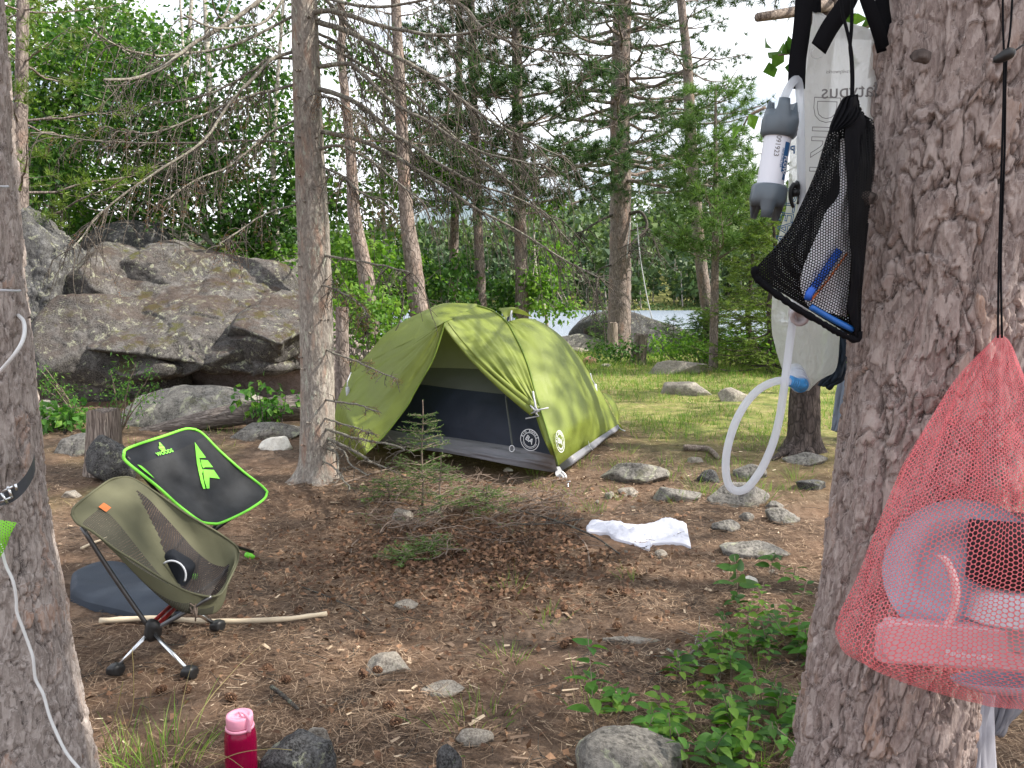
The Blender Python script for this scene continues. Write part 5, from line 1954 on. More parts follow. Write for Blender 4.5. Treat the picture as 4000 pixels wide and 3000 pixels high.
def olive_chair():
    f1 = G(452, 2645)
    f2 = G(740, 2655)
    f3 = G(850, 2470)
    f4 = G(660, 2440)
    root = thing('camp_chair', 'low olive green folding camp chair with dark mesh panels and silver legs, nearest the viewer', 'chair', (f1 + f2 + f3 + f4) / 4)
    A, B_, C_, D_ = (75, 590, 2.80), (345, 368, 3.15), (1055, 830, 3.25), (905, 1072, 2.95)
    back = [(75, 590, 2.80), (95, 540, 2.83), (200, 455, 2.95), (300, 385, 3.1), (370, 368, 3.18)]
    far = [(370, 368, 3.18), (430, 375, 3.2), (560, 450, 3.2), (760, 590, 3.2), (930, 690, 3.22), (1040, 770, 3.24), (1060, 815, 3.25)]
    front = [(1060, 815, 3.25), (1050, 870, 3.2), (1010, 960, 3.1), (960, 1050, 3.0), (905, 1073, 2.95)]
    near = [(905, 1073, 2.95), (840, 1065, 2.93), (740, 1035, 2.90), (600, 960, 2.86), (460, 870, 2.84), (330, 790, 2.82), (200, 690, 2.80), (110, 640, 2.79), (75, 590, 2.80)]
    w = lambda l: np.array([Z2(*a) for a in l])
    nu, nv = 60, 44
    g = coons(w(near)[::-1], w(far), w(back), w(front)[::-1], nu, nv)
    u = np.linspace(0, 1, nu)[:, None]
    v = np.linspace(0, 1, nv)[None]
    bow = (np.clip(np.sin(np.pi * np.clip(u * 1.0, 0, 1)), 0, 1) ** .8) * (np.clip(np.sin(np.pi * v), 0, 1) ** .55)
    prof = .08 + .92 * ss(u, .12, .62) * (1 - ss(u, .72, 1.0) * .75)
    g = g + (bow * prof)[..., None] * np.array([.10, .04, -.27]) 
    # outward flare of the near side so that its outer face shows
    g = g + (np.exp(-((v - .12) / .12) ** 2) * np.sin(np.pi * u) * .03)[..., None] * np.array([-.3, -1, -.3])
    g = g + (.004 * fbm(np.stack(np.broadcast_arrays(u * 6, v * 5, u * 0), -1), 3, 2))[..., None]
    fs = MB()
    fs.grid(g)
    uv = np.stack(np.meshgrid(np.linspace(0, .62, nu), np.linspace(0, .5, nv), indexing='ij'), -1).reshape(-1, 2)
    o = build(fs, 'seat', M['olive'], root, uv=uv)
    o.data.materials.append(M['mesh_dark'])
    o.data.materials.append(M['mesh_olive'])
    for p in o.data.polygons:
        i, j = divmod(p.index, nv - 1)
        a, b = i / (nu - 2), j / (nv - 2)
        # far side triangular mesh panel
        if .16 < a < .80 and b < .86 and b > .86 - .50 * min((a - .16) / .32, (.80 - a) / .30, 1):
            p.material_index = 1
        if .10 < a < .82 and .035 < b < .30:
            p.material_index = 2
    for nm, l in (('piping', near + []), ('piping', far), ('piping', back), ('piping', front)):
        piping(nm, w(l), .0045, M['olive'], root)
    mb = MB()
    c = g[6, 17]
    uu, vv_ = unit(g[8, 17] - g[4, 17]), unit(g[6, 20] - g[6, 14])
    nn = unit(np.cross(uu, vv_))
    nn = nn * (1 if nn[1] < 0 else -1)
    q = Z2(268, 556, 2.9)
    rel = g - CAM
    dd = np.linalg.norm(np.cross(rel, unit(q - CAM)), axis=-1)
    i, j = np.unravel_index(np.argmin(dd), dd.shape)
    i, j = min(max(i, 3), nu - 4), min(max(j, 3), nv - 4)
    c = g[i, j]
    uu, vv_ = unit(g[i + 3, j] - g[i - 3, j]), unit(g[i, j + 3] - g[i, j - 3])
    nn = unit(np.cross(uu, vv_))
    nn = nn if nn.dot(CAM - c) > 0 else -nn
    k = []
    for a_ in (-1, 1):
        k.append([c + nn * .006 + uu * a_ * .016 + vv_ * s * .019 for s in (-1, -.3, .3, 1)])
    mb.grid(np.array(k))
    build(mb, 'label_patch', M['orange'], root)
    # frame
    hub1 = Z2(545, 1275, 2.88)
    hub2 = Z2(700, 1100, 3.08)
    def rod(name, pts, r, mat):
        mb = MB()
        mb.tube(spline(np.array(pts), 10) if len(pts) > 2 else np.array(pts), r, 10)
        return build(mb, name, M[mat], root)
    rod('back_pole', [hub1, Z2(300, 920, 2.84), Z2(135, 660, 2.81)], .0085, 'pole_grey')
    rod('front_pole', [hub1, Z2(700, 1190, 2.9), Z2(815, 1120, 2.93), Z2(900, 1070, 2.95)], .0085, 'pole_grey')
    rod('back_pole', [hub2, Z2(560, 780, 3.16), Z2(400, 420, 3.19)], .0085, 'pole_grey')
    rod('front_pole', [hub2, Z2(900, 1000, 3.2), Z2(1040, 860, 3.24)], .0085, 'pole_grey')
    rod('cross_bar', [hub1 + [-.008, 0, .02], hub2 + [-.008, 0, 0]], .008, 'red_rod')
    rod('cross_bar', [hub1 + [.014, 0, .015], hub2 + [.014, 0, -.005]], .008, 'red_rod')
    for (h, f) in ((hub1, f1), (hub1, f2), (hub2, f3), (hub2, f4)):
        d = unit(f + [0, 0, .03] - h)
        lg = rod('leg', [h, f + [0, 0, .03]], .0085, 'pole_silver')
        fb = MB()
        c = f + [0, 0, .028]
        rock_shape(fb, c, (.062, .062, .052), 0, 3, 3, 20, .03)
        build(fb, 'foot', M['black_plastic'], lg)
    for h in (hub1, hub2):
        mb = MB()
        rock_shape(mb, h, (.06, .05, .075), .4, 7, 3, 12, .03)
        build(mb, 'hub', M['black_plastic'], root)
    # loose cord on the front joint
    mb = MB()
    for k in range(4):
        o_ = Z2(800, 1130, 2.9)
        mb.tube(spline(np.array([o_, o_ + RNG.normal(size=3) * .015, o_ + [RNG.normal() * .01, 0, -.02 - .012 * k]]), 8), .003, 5)
    build(mb, 'frame_cord', M['twig_tan'], root)
    # black pouch with pale trim lying in the seat
    c = Z2(700, 925, 3.06)
    mb = MB()
    rock_shape(mb, c + [0, 0, -.01], (.12, .12, .17), .2, 11, 4, 16, .04)
    p = build(mb, 'pouch', M['black_fabric2'], None, origin=c)
    tag(p, 'black rounded bag with white trim lying in the seat of the olive chair', 'bag')
    mb = MB()
    th = np.linspace(-.5, 2.2, 22)
    mb.tube(np.stack([.052 * np.cos(th) + c[0] + .005, -.062 + .0 * th + c[1], .055 * np.sin(th) + c[2] + .01], -1), .004, 6)
    build(mb, 'trim', M['white_print'], p)
olive_chair()

def black_chair():
    w = lambda l: np.array([Z2(*a) for a in l])
    ft = G(990, 2185)
    root = thing('camp_chair', 'low black camp chair with lime green edging and a fir tree print', 'chair', (ft[0] - .25, ft[1], ft[2]))
    back = [(382, 235, 3.45), (395, 205, 3.5), (480, 170, 3.6), (620, 125, 3.75), (740, 85, 3.9), (800, 86, 3.95)]
    far = [(800, 86, 3.95), (850, 115, 3.98), (950, 215, 4.0), (1080, 330, 4.02), (1190, 415, 4.05), (1228, 455, 4.05)]
    front = [(1228, 455, 4.05), (1205, 500, 3.95), (1100, 570, 3.8), (960, 635, 3.65), (900, 642, 3.6), (845, 635, 3.55)]
    near = [(845, 635, 3.55), (790, 600, 3.52), (700, 530, 3.5), (600, 440, 3.48), (520, 375, 3.46), (430, 305, 3.45), (385, 262, 3.45), (382, 235, 3.45)]
    nu, nv = 56, 50
    g = coons(w(near)[::-1], w(far), w(back), w(front)[::-1], nu, nv)
    u = np.linspace(0, 1, nu)[:, None]
    v = np.linspace(0, 1, nv)[None]
    bow = np.clip(np.sin(np.pi * u), 0, 1) ** .8 * np.clip(np.sin(np.pi * v), 0, 1) ** .7
    g = g + (bow * (.25 + .75 * ss(u, .1, .7)))[..., None] * np.array([.03, .08, -.10])
    g = g + (.004 * fbm(np.stack(np.broadcast_arrays(u * 6, v * 5, u * 0), -1), 3, 2))[..., None]
    mb = MB()
    mb.grid(g)
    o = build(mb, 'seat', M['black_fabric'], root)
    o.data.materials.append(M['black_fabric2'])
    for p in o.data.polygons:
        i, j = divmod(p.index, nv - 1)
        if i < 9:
            p.material_index = 1
    for l in (near, far, back, front):
        piping('piping', w(l), .0065, M['lime'], root)
    rel = g - CAM
    def onto(pts, off=.006):
        out = []
        for (x, y) in pts:
            r = unit(Z2(x, y, 4) - CAM)
            t = (rel @ r)
            d = np.linalg.norm(rel - t[..., None] * r, axis=-1)
            i, j = np.unravel_index(np.argmin(d), d.shape)
            # local plane intersection
            i1, j1 = min(max(i, 1), nu - 2), min(max(j, 1), nv - 2)
            n = np.cross(g[i1 + 1, j1] - g[i1 - 1, j1], g[i1, j1 + 1] - g[i1, j1 - 1])
            n = unit(n)
            n = n if n.dot(CAM - g[i, j]) > 0 else -n
            s = n.dot(g[i, j] - CAM) / n.dot(r)
            out.append(CAM + r * s + n * off)
        return out
    def poly(name, outline, mat):
        import bmesh
        # densify and project onto the sagging seat
        bm = bmesh.new()
        pts = onto(outline)
        off = rootloc(root)
        vs = [bm.verts.new(tuple(p - off)) for p in pts]
        bm.faces.new(vs)
        bmesh.ops.triangulate(bm, faces=bm.faces[:])
        me = bpy.data.meshes.new(name)
        bm.to_mesh(me)
        bm.free()
        return link(name, me, mat, root)
    # large half fir tree
    poly('fir_print', [(796, 165), (828, 210), (862, 256), (822, 258), (838, 320), (845, 330), (838, 350), (858, 438), (846, 441), (832, 400), (808, 290)], M['lime'])
    poly('fir_print', [(830, 268), (872, 272), (903, 312), (856, 312), (845, 318), (836, 300)], M['lime'])
    poly('fir_print', [(845, 325), (908, 328), (944, 380), (882, 372), (882, 438), (866, 438), (850, 380)], M['lime'])
    poly('side_print', [(456, 298), (480, 305), (510, 330), (540, 360), (558, 382), (530, 362), (490, 330)], M['lime'])
    poly('small_fir_logo', [(584, 166), (590, 166), (608, 186), (588, 186)], M['lime'])
    poly('small_fir_logo', [(584, 190), (612, 188), (622, 204), (586, 204)], M['lime'])
    poly('small_fir_logo', [(590, 208), (616, 206), (626, 212), (612, 214), (612, 222), (602, 222), (600, 213)], M['lime'])
    cw_ = onto([(618, 228)])[0]
    a_, b_ = onto([(590, 234), (648, 218)])
    u_ = b_ - a_
    up_ = onto([(612, 200)])[0] - cw_
    put_text('WOODS', .026, frame_fn(cw_, u_, up_, .003), 'lettering', M['lime'], root, bold=True)
    # frame
    hub = Z2(860, 720, 3.85)
    def rod(name, a, b, r=.008, m='black_plastic'):
        mb = MB()
        mb.tube(np.array([a, b]), r, 9)
        return build(mb, name, M[m], root)
    hub2 = hub + [-.12, .12, 0]
    lg = rod('leg', hub, ft + [0, 0, .04])
    d = unit(ft + [0, 0, .02] - hub)
    mb = MB()
    e = ft + [0, 0, .012]
    mb.tube(np.array([e - d * .055, e - d * .02, e]), [.013, .015, .011], 10)
    build(mb, 'foot', M['lime'], lg)
    for fx, fy, h in ((-.42, -.1, hub2), (-.3, .25, hub2), (-.2, -.28, hub)):
        f = np.array([ft[0] + fx, ft[1] + fy, 0])
        f[2] = float(hf(f[0], f[1])) + .02
        lg = rod('leg', h, f)
        mb = MB()
        rock_shape(mb, f, (.03, .03, .035), 0, 3, 2, 12, .02)
        build(mb, 'foot', M['lime'], lg)
    rod('cross_bar', hub, hub2)
    rod('pole', hub, Z2(930, 645, 3.62))
    rod('pole', hub2, Z2(400, 250, 3.48))
    rod('pole', hub2, Z2(790, 100, 3.97))
    rod('pole', hub, Z2(1215, 470, 4.04))
    for h in (hub, hub2):
        mb = MB()
        rock_shape(mb, h, (.05, .045, .06), .3, 7, 3, 12, .03)
        build(mb, 'hub', M['black_plastic'], root)
black_chair()

# ============================================================ THINGS ON THE GROUND
M['cloth_white'] = fabric_mat('cloth_white', (.74, .75, .84), .7, .15, 700, var=.02, wr=.004, wscale=12)
M['pad_blue'] = fabric_mat('pad_blue', (.032, .043, .062), .7, .0, 500, var=.12)
def ground_cloth(name, label, cat, up, lo, mat, h, wr, nu=70, nv=26, seed=1, edge=.030, freq=3):
    a = spline(np.array([G(*q) for q in up]), nu)
    b = spline(np.array([G(*q) for q in lo]), nu)
    v = np.linspace(0, 1, nv)[None, :, None]
    g = a[:, None] * (1 - v) + b[:, None] * v
    u = np.linspace(0, 1, nu)[:, None]
    w = v[..., 0]
    e = np.clip(np.minimum(np.minimum(u, 1 - u) * 8, np.minimum(w, 1 - w) * 4), 0, 1) ** .5
    z = hf(g[..., 0], g[..., 1])
    q = np.stack(np.broadcast_arrays(g[..., 0] * freq * 2, g[..., 1] * freq * 2, w * 0 + seed), -1)
    q2 = q * [1, 2.2, 1]
    g[..., 2] = z + edge + h * e + wr * (fbm(q2, 4, seed) + .6 * np.abs(fbm(q2 * 1.7 + 5, 2, seed))) * (e + .25)
    skirt = g.copy()
    mb = MB()
    mb.grid(g)
    # turned-down hem
    bd = np.concatenate([g[:, 0], g[-1, 1:], g[::-1, -1][1:], g[0, ::-1][1:]])
    lo_ = bd.copy()
    lo_[:, 2] = hf(bd[:, 0], bd[:, 1]) - .004
    cen = g.reshape(-1, 3).mean(0)
    lo_[:, :2] += unit(lo_[:, :2] - cen[:2]) * .004
    mb.grid(np.stack([bd, lo_], 1))
    o = build(mb, name, M[mat], origin=(cen[0], cen[1], 0))
    return tag(o, label, cat)
ground_cloth('white_cloth', 'crumpled white garment lying spread on the brown ground', 'clothing',
             [(2290, 2066), (2315, 2048), (2410, 2047), (2450, 2056), (2550, 2050), (2600, 2040), (2640, 2044), (2672, 2050), (2680, 2052)],
             [(2292, 2086), (2340, 2088), (2375, 2090), (2400, 2108), (2440, 2118), (2530, 2150), (2548, 2132), (2640, 2128), (2698, 2142)], 'cloth_white', .010, .034, seed=4, freq=5, edge=.010)
ground_cloth('sit_pad', 'dark blue grey padded mat lying flat under and behind the olive chair', 'mat',
             [(276, 2305), (300, 2262), (390, 2228), (445, 2222), (500, 2236), (560, 2280), (640, 2310), (700, 2350)],
             [(278, 2345), (330, 2372), (400, 2392), (460, 2405), (540, 2425), (590, 2430), (660, 2418), (705, 2400)], 'pad_blue', .045, .008, seed=6, freq=1.5)

def bottle():
    c = PY(935, 2790, 2.2)
    Y = 2.2
    gz = float(hf(c[0], Y))
    H = c[2] - gz
    s = 70 * 1.808 / 2 / F * 2.25
    root = thing('water_bottle', 'magenta see-through water bottle with pale pink screw lid at the bottom edge', 'bottle', (c[0], Y, gz))
    t = NT('bottle_magenta')
    t.base((.42, .004, .07))
    t.rough(.12)
    t.b.inputs['Transmission Weight'].default_value = .55
    t.b.inputs['IOR'].default_value = 1.35
    def lathe(prof, n=40):
        th = np.linspace(0, 2 * np.pi, n, endpoint=False)
        return np.array([np.stack([c[0] + r * np.cos(th), Y + r * np.sin(th), gz + z + th * 0], -1) for r, z in prof])
    hb = H - .035
    mb = MB()
    mb.grid(lathe([(s * .9, .003), (s, .012), (s, hb - .045), (s * .985, hb - .03), (s * .93, hb - .016), (s * .82, hb - .006), (s * .78, hb), (s * .78, hb + .006)]), True, True)
    build(mb, 'bottle_body', t.m, root)
    pk = plain('lid_pink', (.80, .33, .46), .4, 0, .02)
    pk.node_tree.nodes['Principled BSDF'].inputs['Subsurface Weight'].default_value = .0
    mb = MB()
    mb.grid(lathe([(s * .80, hb + .004), (s * .83, hb + .006), (s * .83, hb + .030), (s * .80, hb + .035), (s * .60, hb + .036), (s * .58, hb + .034), (s * .2, hb + .034), (s * .18, hb + .037), (.001, hb + .038)]), True)
    lid = build(mb, 'lid', pk, root)
    mb = MB()
    mb.grid(lathe([(s * .79, hb - .004), (s * .88, hb - .006), (s * .9, hb - .002), (s * .88, hb + .002), (s * .79, hb + .002)]), True)
    build(mb, 'retaining_ring', pk, root)
    mb = MB()
    a = np.array([[c[0] + s * .1, Y - s * .1, gz + hb + .040], [c[0] + s * .5, Y - s * .35, gz + hb + .043], [c[0] + s * .72, Y - s * .52, gz + hb + .036], [c[0] + s * .76, Y - s * .55, gz + hb + .015], [c[0] + s * .72, Y - s * .56, gz + hb - .003]])
    a = spline(a, 16)
    n = np.array([.5, .85, 0]) * .0
    sd_ = np.array([.7, -.6, 0]) * .011
    mb.grid(np.stack([a - [.009, -.004, 0], a + [.009, -.004, 0]], 1))
    st = build(mb, 'lid_strap', pk, lid)
    m = st.modifiers.new('th', 'SOLIDIFY')
    m.thickness = .003
bottle()

# ============================================================ HANGING GEAR
def z3(l):
    return np.array([PY(2850 + x * .5426, y * .5426, Y) for x, y, Y in l])
def z4(l):
    return np.array([PY(2750 + x * .693, 850 + y * .693, Y) for x, y, Y in l])

M['webbing'] = fabric_mat('webbing', (.004, .004, .006), .85, .0, 1500, var=.2, spec=.15)
M['net_black'] = net_mat('net_black', (.005, .005, .006), .0050, -.3, .7, .0, .15)
M['net_black_back'] = net_mat('net_black_back', (.005, .005, .006), .0050, 2.5, .7, .0, .15)
M['net_pink'] = net_mat('net_pink', (.84, .22, .25), .0048, -.80, .3, .4, .6)
M['grey_plastic'] = plain('grey_plastic', (.10, .125, .15), .38, 0, .04, 30, .5)
M['white_plastic'] = plain('white_plastic', (.74, .76, .84), .35, 0, .01)
M['print_grey'] = plain('print_grey', (.16, .15, .15), .6, 0, .05)
M['print_blue'] = plain('print_blue', (.02, .10, .26), .5, 0, .05)
M['valve_blue'] = plain('valve_blue', (.05, .28, .62), .35, 0, .05)

def film_mat(name, col, alpha, rough=.18, tl=.6, bump=.05):
    """cloudy plastic film: part see-through, part translucent, glossy"""
    t = NT(name)
    v = t.coord((1, 1, .5))
    n = t.noise(v, 14, 4, .6, 1.5)
    n2 = t.noise(v, 45, 3, .6, 2.0)
    t.base(col)
    t.rough(rough)
    t.spec(.8)
    if bump:
        t.bump(t.math('ADD', n, t.math('MULTIPLY', n2, .35)), bump, .8)
    tr = t.n('ShaderNodeBsdfTranslucent')
    tr.inputs['Color'].default_value = (*col, 1)
    ms = t.n('ShaderNodeMixShader')
    ms.inputs[0].default_value = tl
    t.l(t.b.outputs[0], ms.inputs[1])
    t.l(tr.outputs[0], ms.inputs[2])
    tp = t.n('ShaderNodeBsdfTransparent')
    m2 = t.n('ShaderNodeMixShader')
    m2.inputs[0].default_value = alpha
    t.l(ms.outputs[0], m2.inputs[1])
    t.l(tp.outputs[0], m2.inputs[2])
    t.l(m2.outputs[0], t.o.inputs['Surface'])
    return t.m
M['film_dirty'] = film_mat('film_dirty', (.88, .88, .88), .30, .12, .7, .06)
M['film_clean'] = film_mat('film_clean', (.88, .90, .86), .45, .1, .6, .09)
M['hose'] = film_mat('hose', (.86, .89, .94), .26, .15, .65, .0)
M['cap_film'] = M['hose']

def flat_bag(name, left, right, mat, parent, th, seed, nu=60, nv=30, wr=.006):
    """two-layer pouch between a left and a right edge polyline (world points)"""
    L, R = spline(left, nu), spline(right, nu)
    v = np.linspace(0, 1, nv)[None, :, None]
    g = L[:, None] * (1 - v) + R[:, None] * v
    u = np.linspace(0, 1, nu)[:, None, None]
    prof = (np.sin(np.pi * v) ** .6) * (np.sin(np.pi * np.clip(u, .02, .985)) ** .5)
    q = np.stack(np.broadcast_arrays(u * 7, v * 4, u * 0 + seed), -1)[..., 0, :]
    w = (wr * fbm(q * [1, 1.8, 1], 4, seed))[..., None]
    nrm = np.array([0, -1.0, 0])
    front = g + nrm * (prof * th + w)
    backs = g - nrm * (prof * th * .8 - w)
    mb = MB()
    mb.grid(front)
    mb.grid(backs[:, ::-1])
    return build(mb, name, mat, parent), front

def strap(name, pts, w, mat, parent, side=(1, 0, 0), th=.0018, n=20, twist=0):
    a = spline(pts, n)
    s = unit(np.array(side, float)) * w / 2
    mb = MB()
    mb.grid(np.stack([a - s, a + s], 1))
    o = build(mb, name, mat, parent)
    m = o.modifiers.new('thickness', 'SOLIDIFY')
    m.thickness = th
    m.offset = 0
    return o

def water_gear():
    # ---------------- upper (unfiltered) bag
    o0 = PY(3250, 500, 1.62)
    d = thing('water_bag', 'upper milky plastic water bag with grey outlined lettering, partly hidden by the black mesh sack', 'water bag', o0)
    Y = 1.66
    left = z3([(592, 88, Y), (592, 160, Y), (560, 300, Y), (540, 420, Y), (528, 700, Y), (515, 950, Y), (513, 1200, Y), (516, 1500, Y), (560, 1750, Y)])
    right = z3([(680, 110, Y), (1020, 215, Y), (1060, 330, Y), (1090, 450, Y), (1085, 640, Y), (1060, 850, Y), (1040, 1100, Y), (1000, 1500, Y), (880, 1760, Y)])
    o, fr = flat_bag('bag_body', left, right, M['film_dirty'], d, .022, 3)
    mb = MB()
    a = z3([(760, 205, Y - .012), (1010, 215, Y - .012)])
    b = z3([(750, 275, Y - .014), (1035, 290, Y - .014)])
    mb.grid(ruled(a, b, 12, 5, .004))
    sm = build(mb, 'top_seal', M['film_dirty'], d)
    # corner eyelet
    mb = MB()
    c = z3([(632, 378, Y - .022)])[0]
    th = np.linspace(0, 2 * np.pi, 17)
    mb.tube(np.stack([c[0] + .013 * np.cos(th), c[1] + 0 * th, c[2] + .011 * np.sin(th)], -1), .0022, 6)
    build(mb, 'eyelet', M['film_dirty'], d)
    def lay(cx, cy, rot, sc_=1):
        c = z3([(cx, cy, Y - .033)])[0]
        ca, sa = math.cos(rot), math.sin(rot)
        return frame_fn(c, (ca, 0, sa), (-sa, 0, ca), 0.0)
    put_text('platypus', .040, lay(900, 655, .04), 'lettering', M['print_grey'], d, mirror=True)
    put_text('DIRTY', .075, lay(668, 1080, -math.pi / 2 - .03), 'lettering', M['print_grey'], d, outline=.0007, mirror=False)
    put_text('gravityworks', .010, lay(790, 515, .02), 'lettering', M['print_grey'], d, mirror=True)
    # buckle on its left edge
    mb = MB()
    bpts = z3([(470, 1325, 1.6), (445, 1360, 1.6), (440, 1420, 1.6), (450, 1470, 1.6), (462, 1495, 1.6)])
    mb.tube(spline(bpts, 12), np.linspace(.006, .003, 12), 8)
    bp2 = z3([(470, 1325, 1.6), (495, 1340, 1.6), (505, 1400, 1.6), (500, 1440, 1.6), (490, 1470, 1.6)])
    mb.tube(spline(bp2, 12), np.linspace(.008, .003, 12), 8)
    mb.tube(z3([(450, 1390, 1.6), (498, 1385, 1.6)]), .008, 8)
    build(mb, 'buckle', M['black_plastic'], d)
    # hanging straps
    strap('hanging_strap', z3([(535, -300, 1.60), (535, 0, 1.60), (515, 250, 1.60), (490, 430, 1.60), (480, 640, 1.60)]), .033, M['webbing'], d)
    strap('hanging_strap', z3([(625, -60, 1.66), (625, 95, 1.66)]), .018, M['webbing'], d)
    strap('hanging_strap', z3([(528, 420, 1.61), (520, 560, 1.61), (518, 695, 1.61)]), .006, M['webbing'], d)
    strap('hanging_strap', z3([(900, -120, 1.57), (850, 10, 1.575), (720, 200, 1.58), (640, 350, 1.585)]), .034, M['webbing'], d, side=(1, 0, -.75))
    strap('hanging_strap', z3([(940, -160, 1.57), (1000, 30, 1.57), (1070, 220, 1.58), (1108, 370, 1.6)]), .026, M['webbing'], d, side=(1, 0, .3))
    strap('hanging_strap', z3([(1090, -200, 1.60), (1100, 30, 1.60), (1120, 200, 1.60), (1115, 360, 1.61)]), .026, M['webbing'], d)
    # webbing band round the trunk, above the picture
    mb = MB()
    c = PY(3830, -190, 1.62)
    th = np.linspace(0, 2 * np.pi, 40)
    ra = .180
    a = np.stack([c[0] + ra * np.cos(th), 1.62 + ra * np.sin(th), c[2] + 0 * th], -1)
    mb.grid(np.stack([a - [0, 0, .012], a + [0, 0, .012]], 1))
    mb.tube(np.array([z3([(500, -350, 1.60)])[0], z3([(800, -330, 1.60)])[0], c + [-.178, -.02, 0]]), .006, 6)
    build(mb, 'trunk_strap', M['webbing'], d)
    # ---------------- lower (clean) bag
    o1 = PY(3150, 1300, 1.70)
    cl = thing('water_bag', 'lower clear plastic water bag with blue lettering and blue screw valve at its bottom', 'water bag', o1)
    Y = 1.75
    left = np.vstack([z3([(445, 980, Y), (430, 1250, Y), (400, 1500, Y)]), z4([(425, 90, Y), (388, 380, Y), (384, 600, Y), (400, 720, Y), (430, 830, Y), (475, 930, Y), (515, 978, Y)])])
    right = np.vstack([z3([(700, 1000, Y), (760, 1250, Y), (820, 1500, Y)]), z4([(780, 90, Y), (790, 380, Y), (772, 640, Y), (745, 850, Y), (690, 895, Y), (640, 925, Y), (590, 975, Y)])])
    o, fr = flat_bag('bag_body', left, right, M['film_clean'], cl, .04, 9, 80, 40, .012)
    def lay2(x, y, rot, zf=z3, dy=.03):
        c = zf([(x, y, Y - dy)])[0]
        ca, sa = math.cos(rot), math.sin(rot)
        return frame_fn(c, (ca, 0, sa), (-sa, 0, ca), 0.0)
    put_text('CLEAN', .042, lay2(412, 1580, math.pi / 2 - .12), 'lettering', M['print_blue'], cl, outline=.0009, mirror=True)
    put_text('P', .022, lay2(455, 1080, 0), 'lettering', M['print_blue'], cl, outline=.0009, mirror=True)
    # grey nozzle just below the mesh sack
    mb = MB()
    c = z4([(535, 552, 1.60)])[0]
    th = np.linspace(0, 2 * np.pi, 24, endpoint=False)
    ax = unit(np.array([-.25, -1, -.15]))
    e1 = unit(np.cross(ax, [0, 0, 1]))
    e2 = np.cross(ax, e1)
    rings = []
    for r, t_ in ((.0, .012), (.008, .012), (.010, .018), (.015, .020), (.0185, .018), (.0185, .0), (.0185, -.03)):
        rings.append(c + ax * t_ + r * (np.cos(th)[:, None] * e1 + np.sin(th)[:, None] * e2))
    mb.grid(np.array(rings), True)
    build(mb, 'nozzle', plain('nozzle_grey', (.42, .38, .40), .4), cl)
    # screw cap and blue elbow
    mb = MB()
    c0 = z4([(505, 870, 1.71)])[0]
    c1 = z4([(545, 945, 1.66)])[0]
    mb.tube(np.array([c0, c0 * .5 + c1 * .5, c1 - (c1 - c0) * .02]), [.021, .0205, .019], 24)
    for k in range(4):
        f = .3 + .18 * k
        p = c0 * (1 - f) + c1 * f
        mb.tube(np.array([p - (c1 - c0) * .03, p + (c1 - c0) * .03]), .0218 - .0006 * k, 24)
    build(mb, 'screw_cap', M['hose'], cl)
    vb = MB()
    vb.tube(np.array([c1 - (c1 - c0) * .05, c1 + (c1 - c0) * .12]), [.0175, .014], 20)
    vb.tube(z4([(548, 945, 1.63), (556, 962, 1.625)]), [.0115, .010], 14)
    e = z4([(555, 930, 1.63), (520, 935, 1.62), (478, 918, 1.61)])
    vb.tube(spline(e, 8), .0095, 14)
    for k in range(4):
        p = e[1] * (1 - k / 4) + e[2] * k / 4
        vb.tube(np.array([p, p + unit(e[2] - e[1]) * .004]), .0115, 14)
    build(vb, 'valve', M['valve_blue'], cl)
    # ---------------- hose
    h = np.vstack([z4([(480, 926, 1.61), (440, 918, 1.60), (380, 930, 1.59), (310, 968, 1.58), (245, 1035, 1.57), (190, 1125, 1.56), (150, 1230, 1.56), (126, 1340, 1.56), (124, 1440, 1.56), (142, 1510, 1.56), (182, 1540, 1.56), (238, 1527, 1.56),
                       (300, 1455, 1.56), (348, 1370, 1.565), (392, 1260, 1.57), (425, 1130, 1.575), (447, 990, 1.58), (465, 850, 1.585), (484, 700, 1.59), (500, 580, 1.595), (512, 480, 1.60)]),
                   z3([(517, 1560, 1.60), (516, 1300, 1.60), (512, 1000, 1.60), (508, 800, 1.60), (505, 680, 1.60), (498, 600, 1.60), (480, 572, 1.60), (450, 595, 1.59), (415, 655, 1.585), (392, 720, 1.58), (378, 800, 1.58)])])
    mb = MB()
    mb.tube(spline(h, 220), .0078, 16)
    ho = build(mb, 'hose', M['hose'], None, origin=PY(2870, 1700, 1.56))
    tag(ho, 'thick milky hose looping down from the blue valve and back up to the filter', 'hose')
    # ---------------- filter
    f0 = z3([(300, 1150, 1.58)])[0]
    fl = thing('water_filter', 'white cylindrical water filter with grey end caps hanging left of the bags', 'water filter', f0)
    top = z3([(378, 790, 1.58)])[0]
    bot = z3([(255, 1560, 1.58)])[0]
    ax = unit(bot - top)
    L = np.linalg.norm(bot - top)
    e1 = unit(np.cross(ax, [0, 1, 0]))
    e2 = np.cross(ax, e1)
    th = np.linspace(0, 2 * np.pi, 72, endpoint=False)
    def ring(s, r, lobes=0.0, ph=0.0, cut=0.0):
        rr = r * (1 + lobes * np.clip(np.cos(6 * th + ph), -1, 1))
        if np.isscalar(cut):
            sh = np.where(np.cos(3 * th + ph) < .05, cut, 0)
        return top + ax * (s * L + 0) + rr[:, None] * (np.cos(th)[:, None] * e1 + np.sin(th)[:, None] * e2) + ax * (sh[:, None] if cut else 0)
    k = K(1.58) / 1.808 * 1.808 * .5426
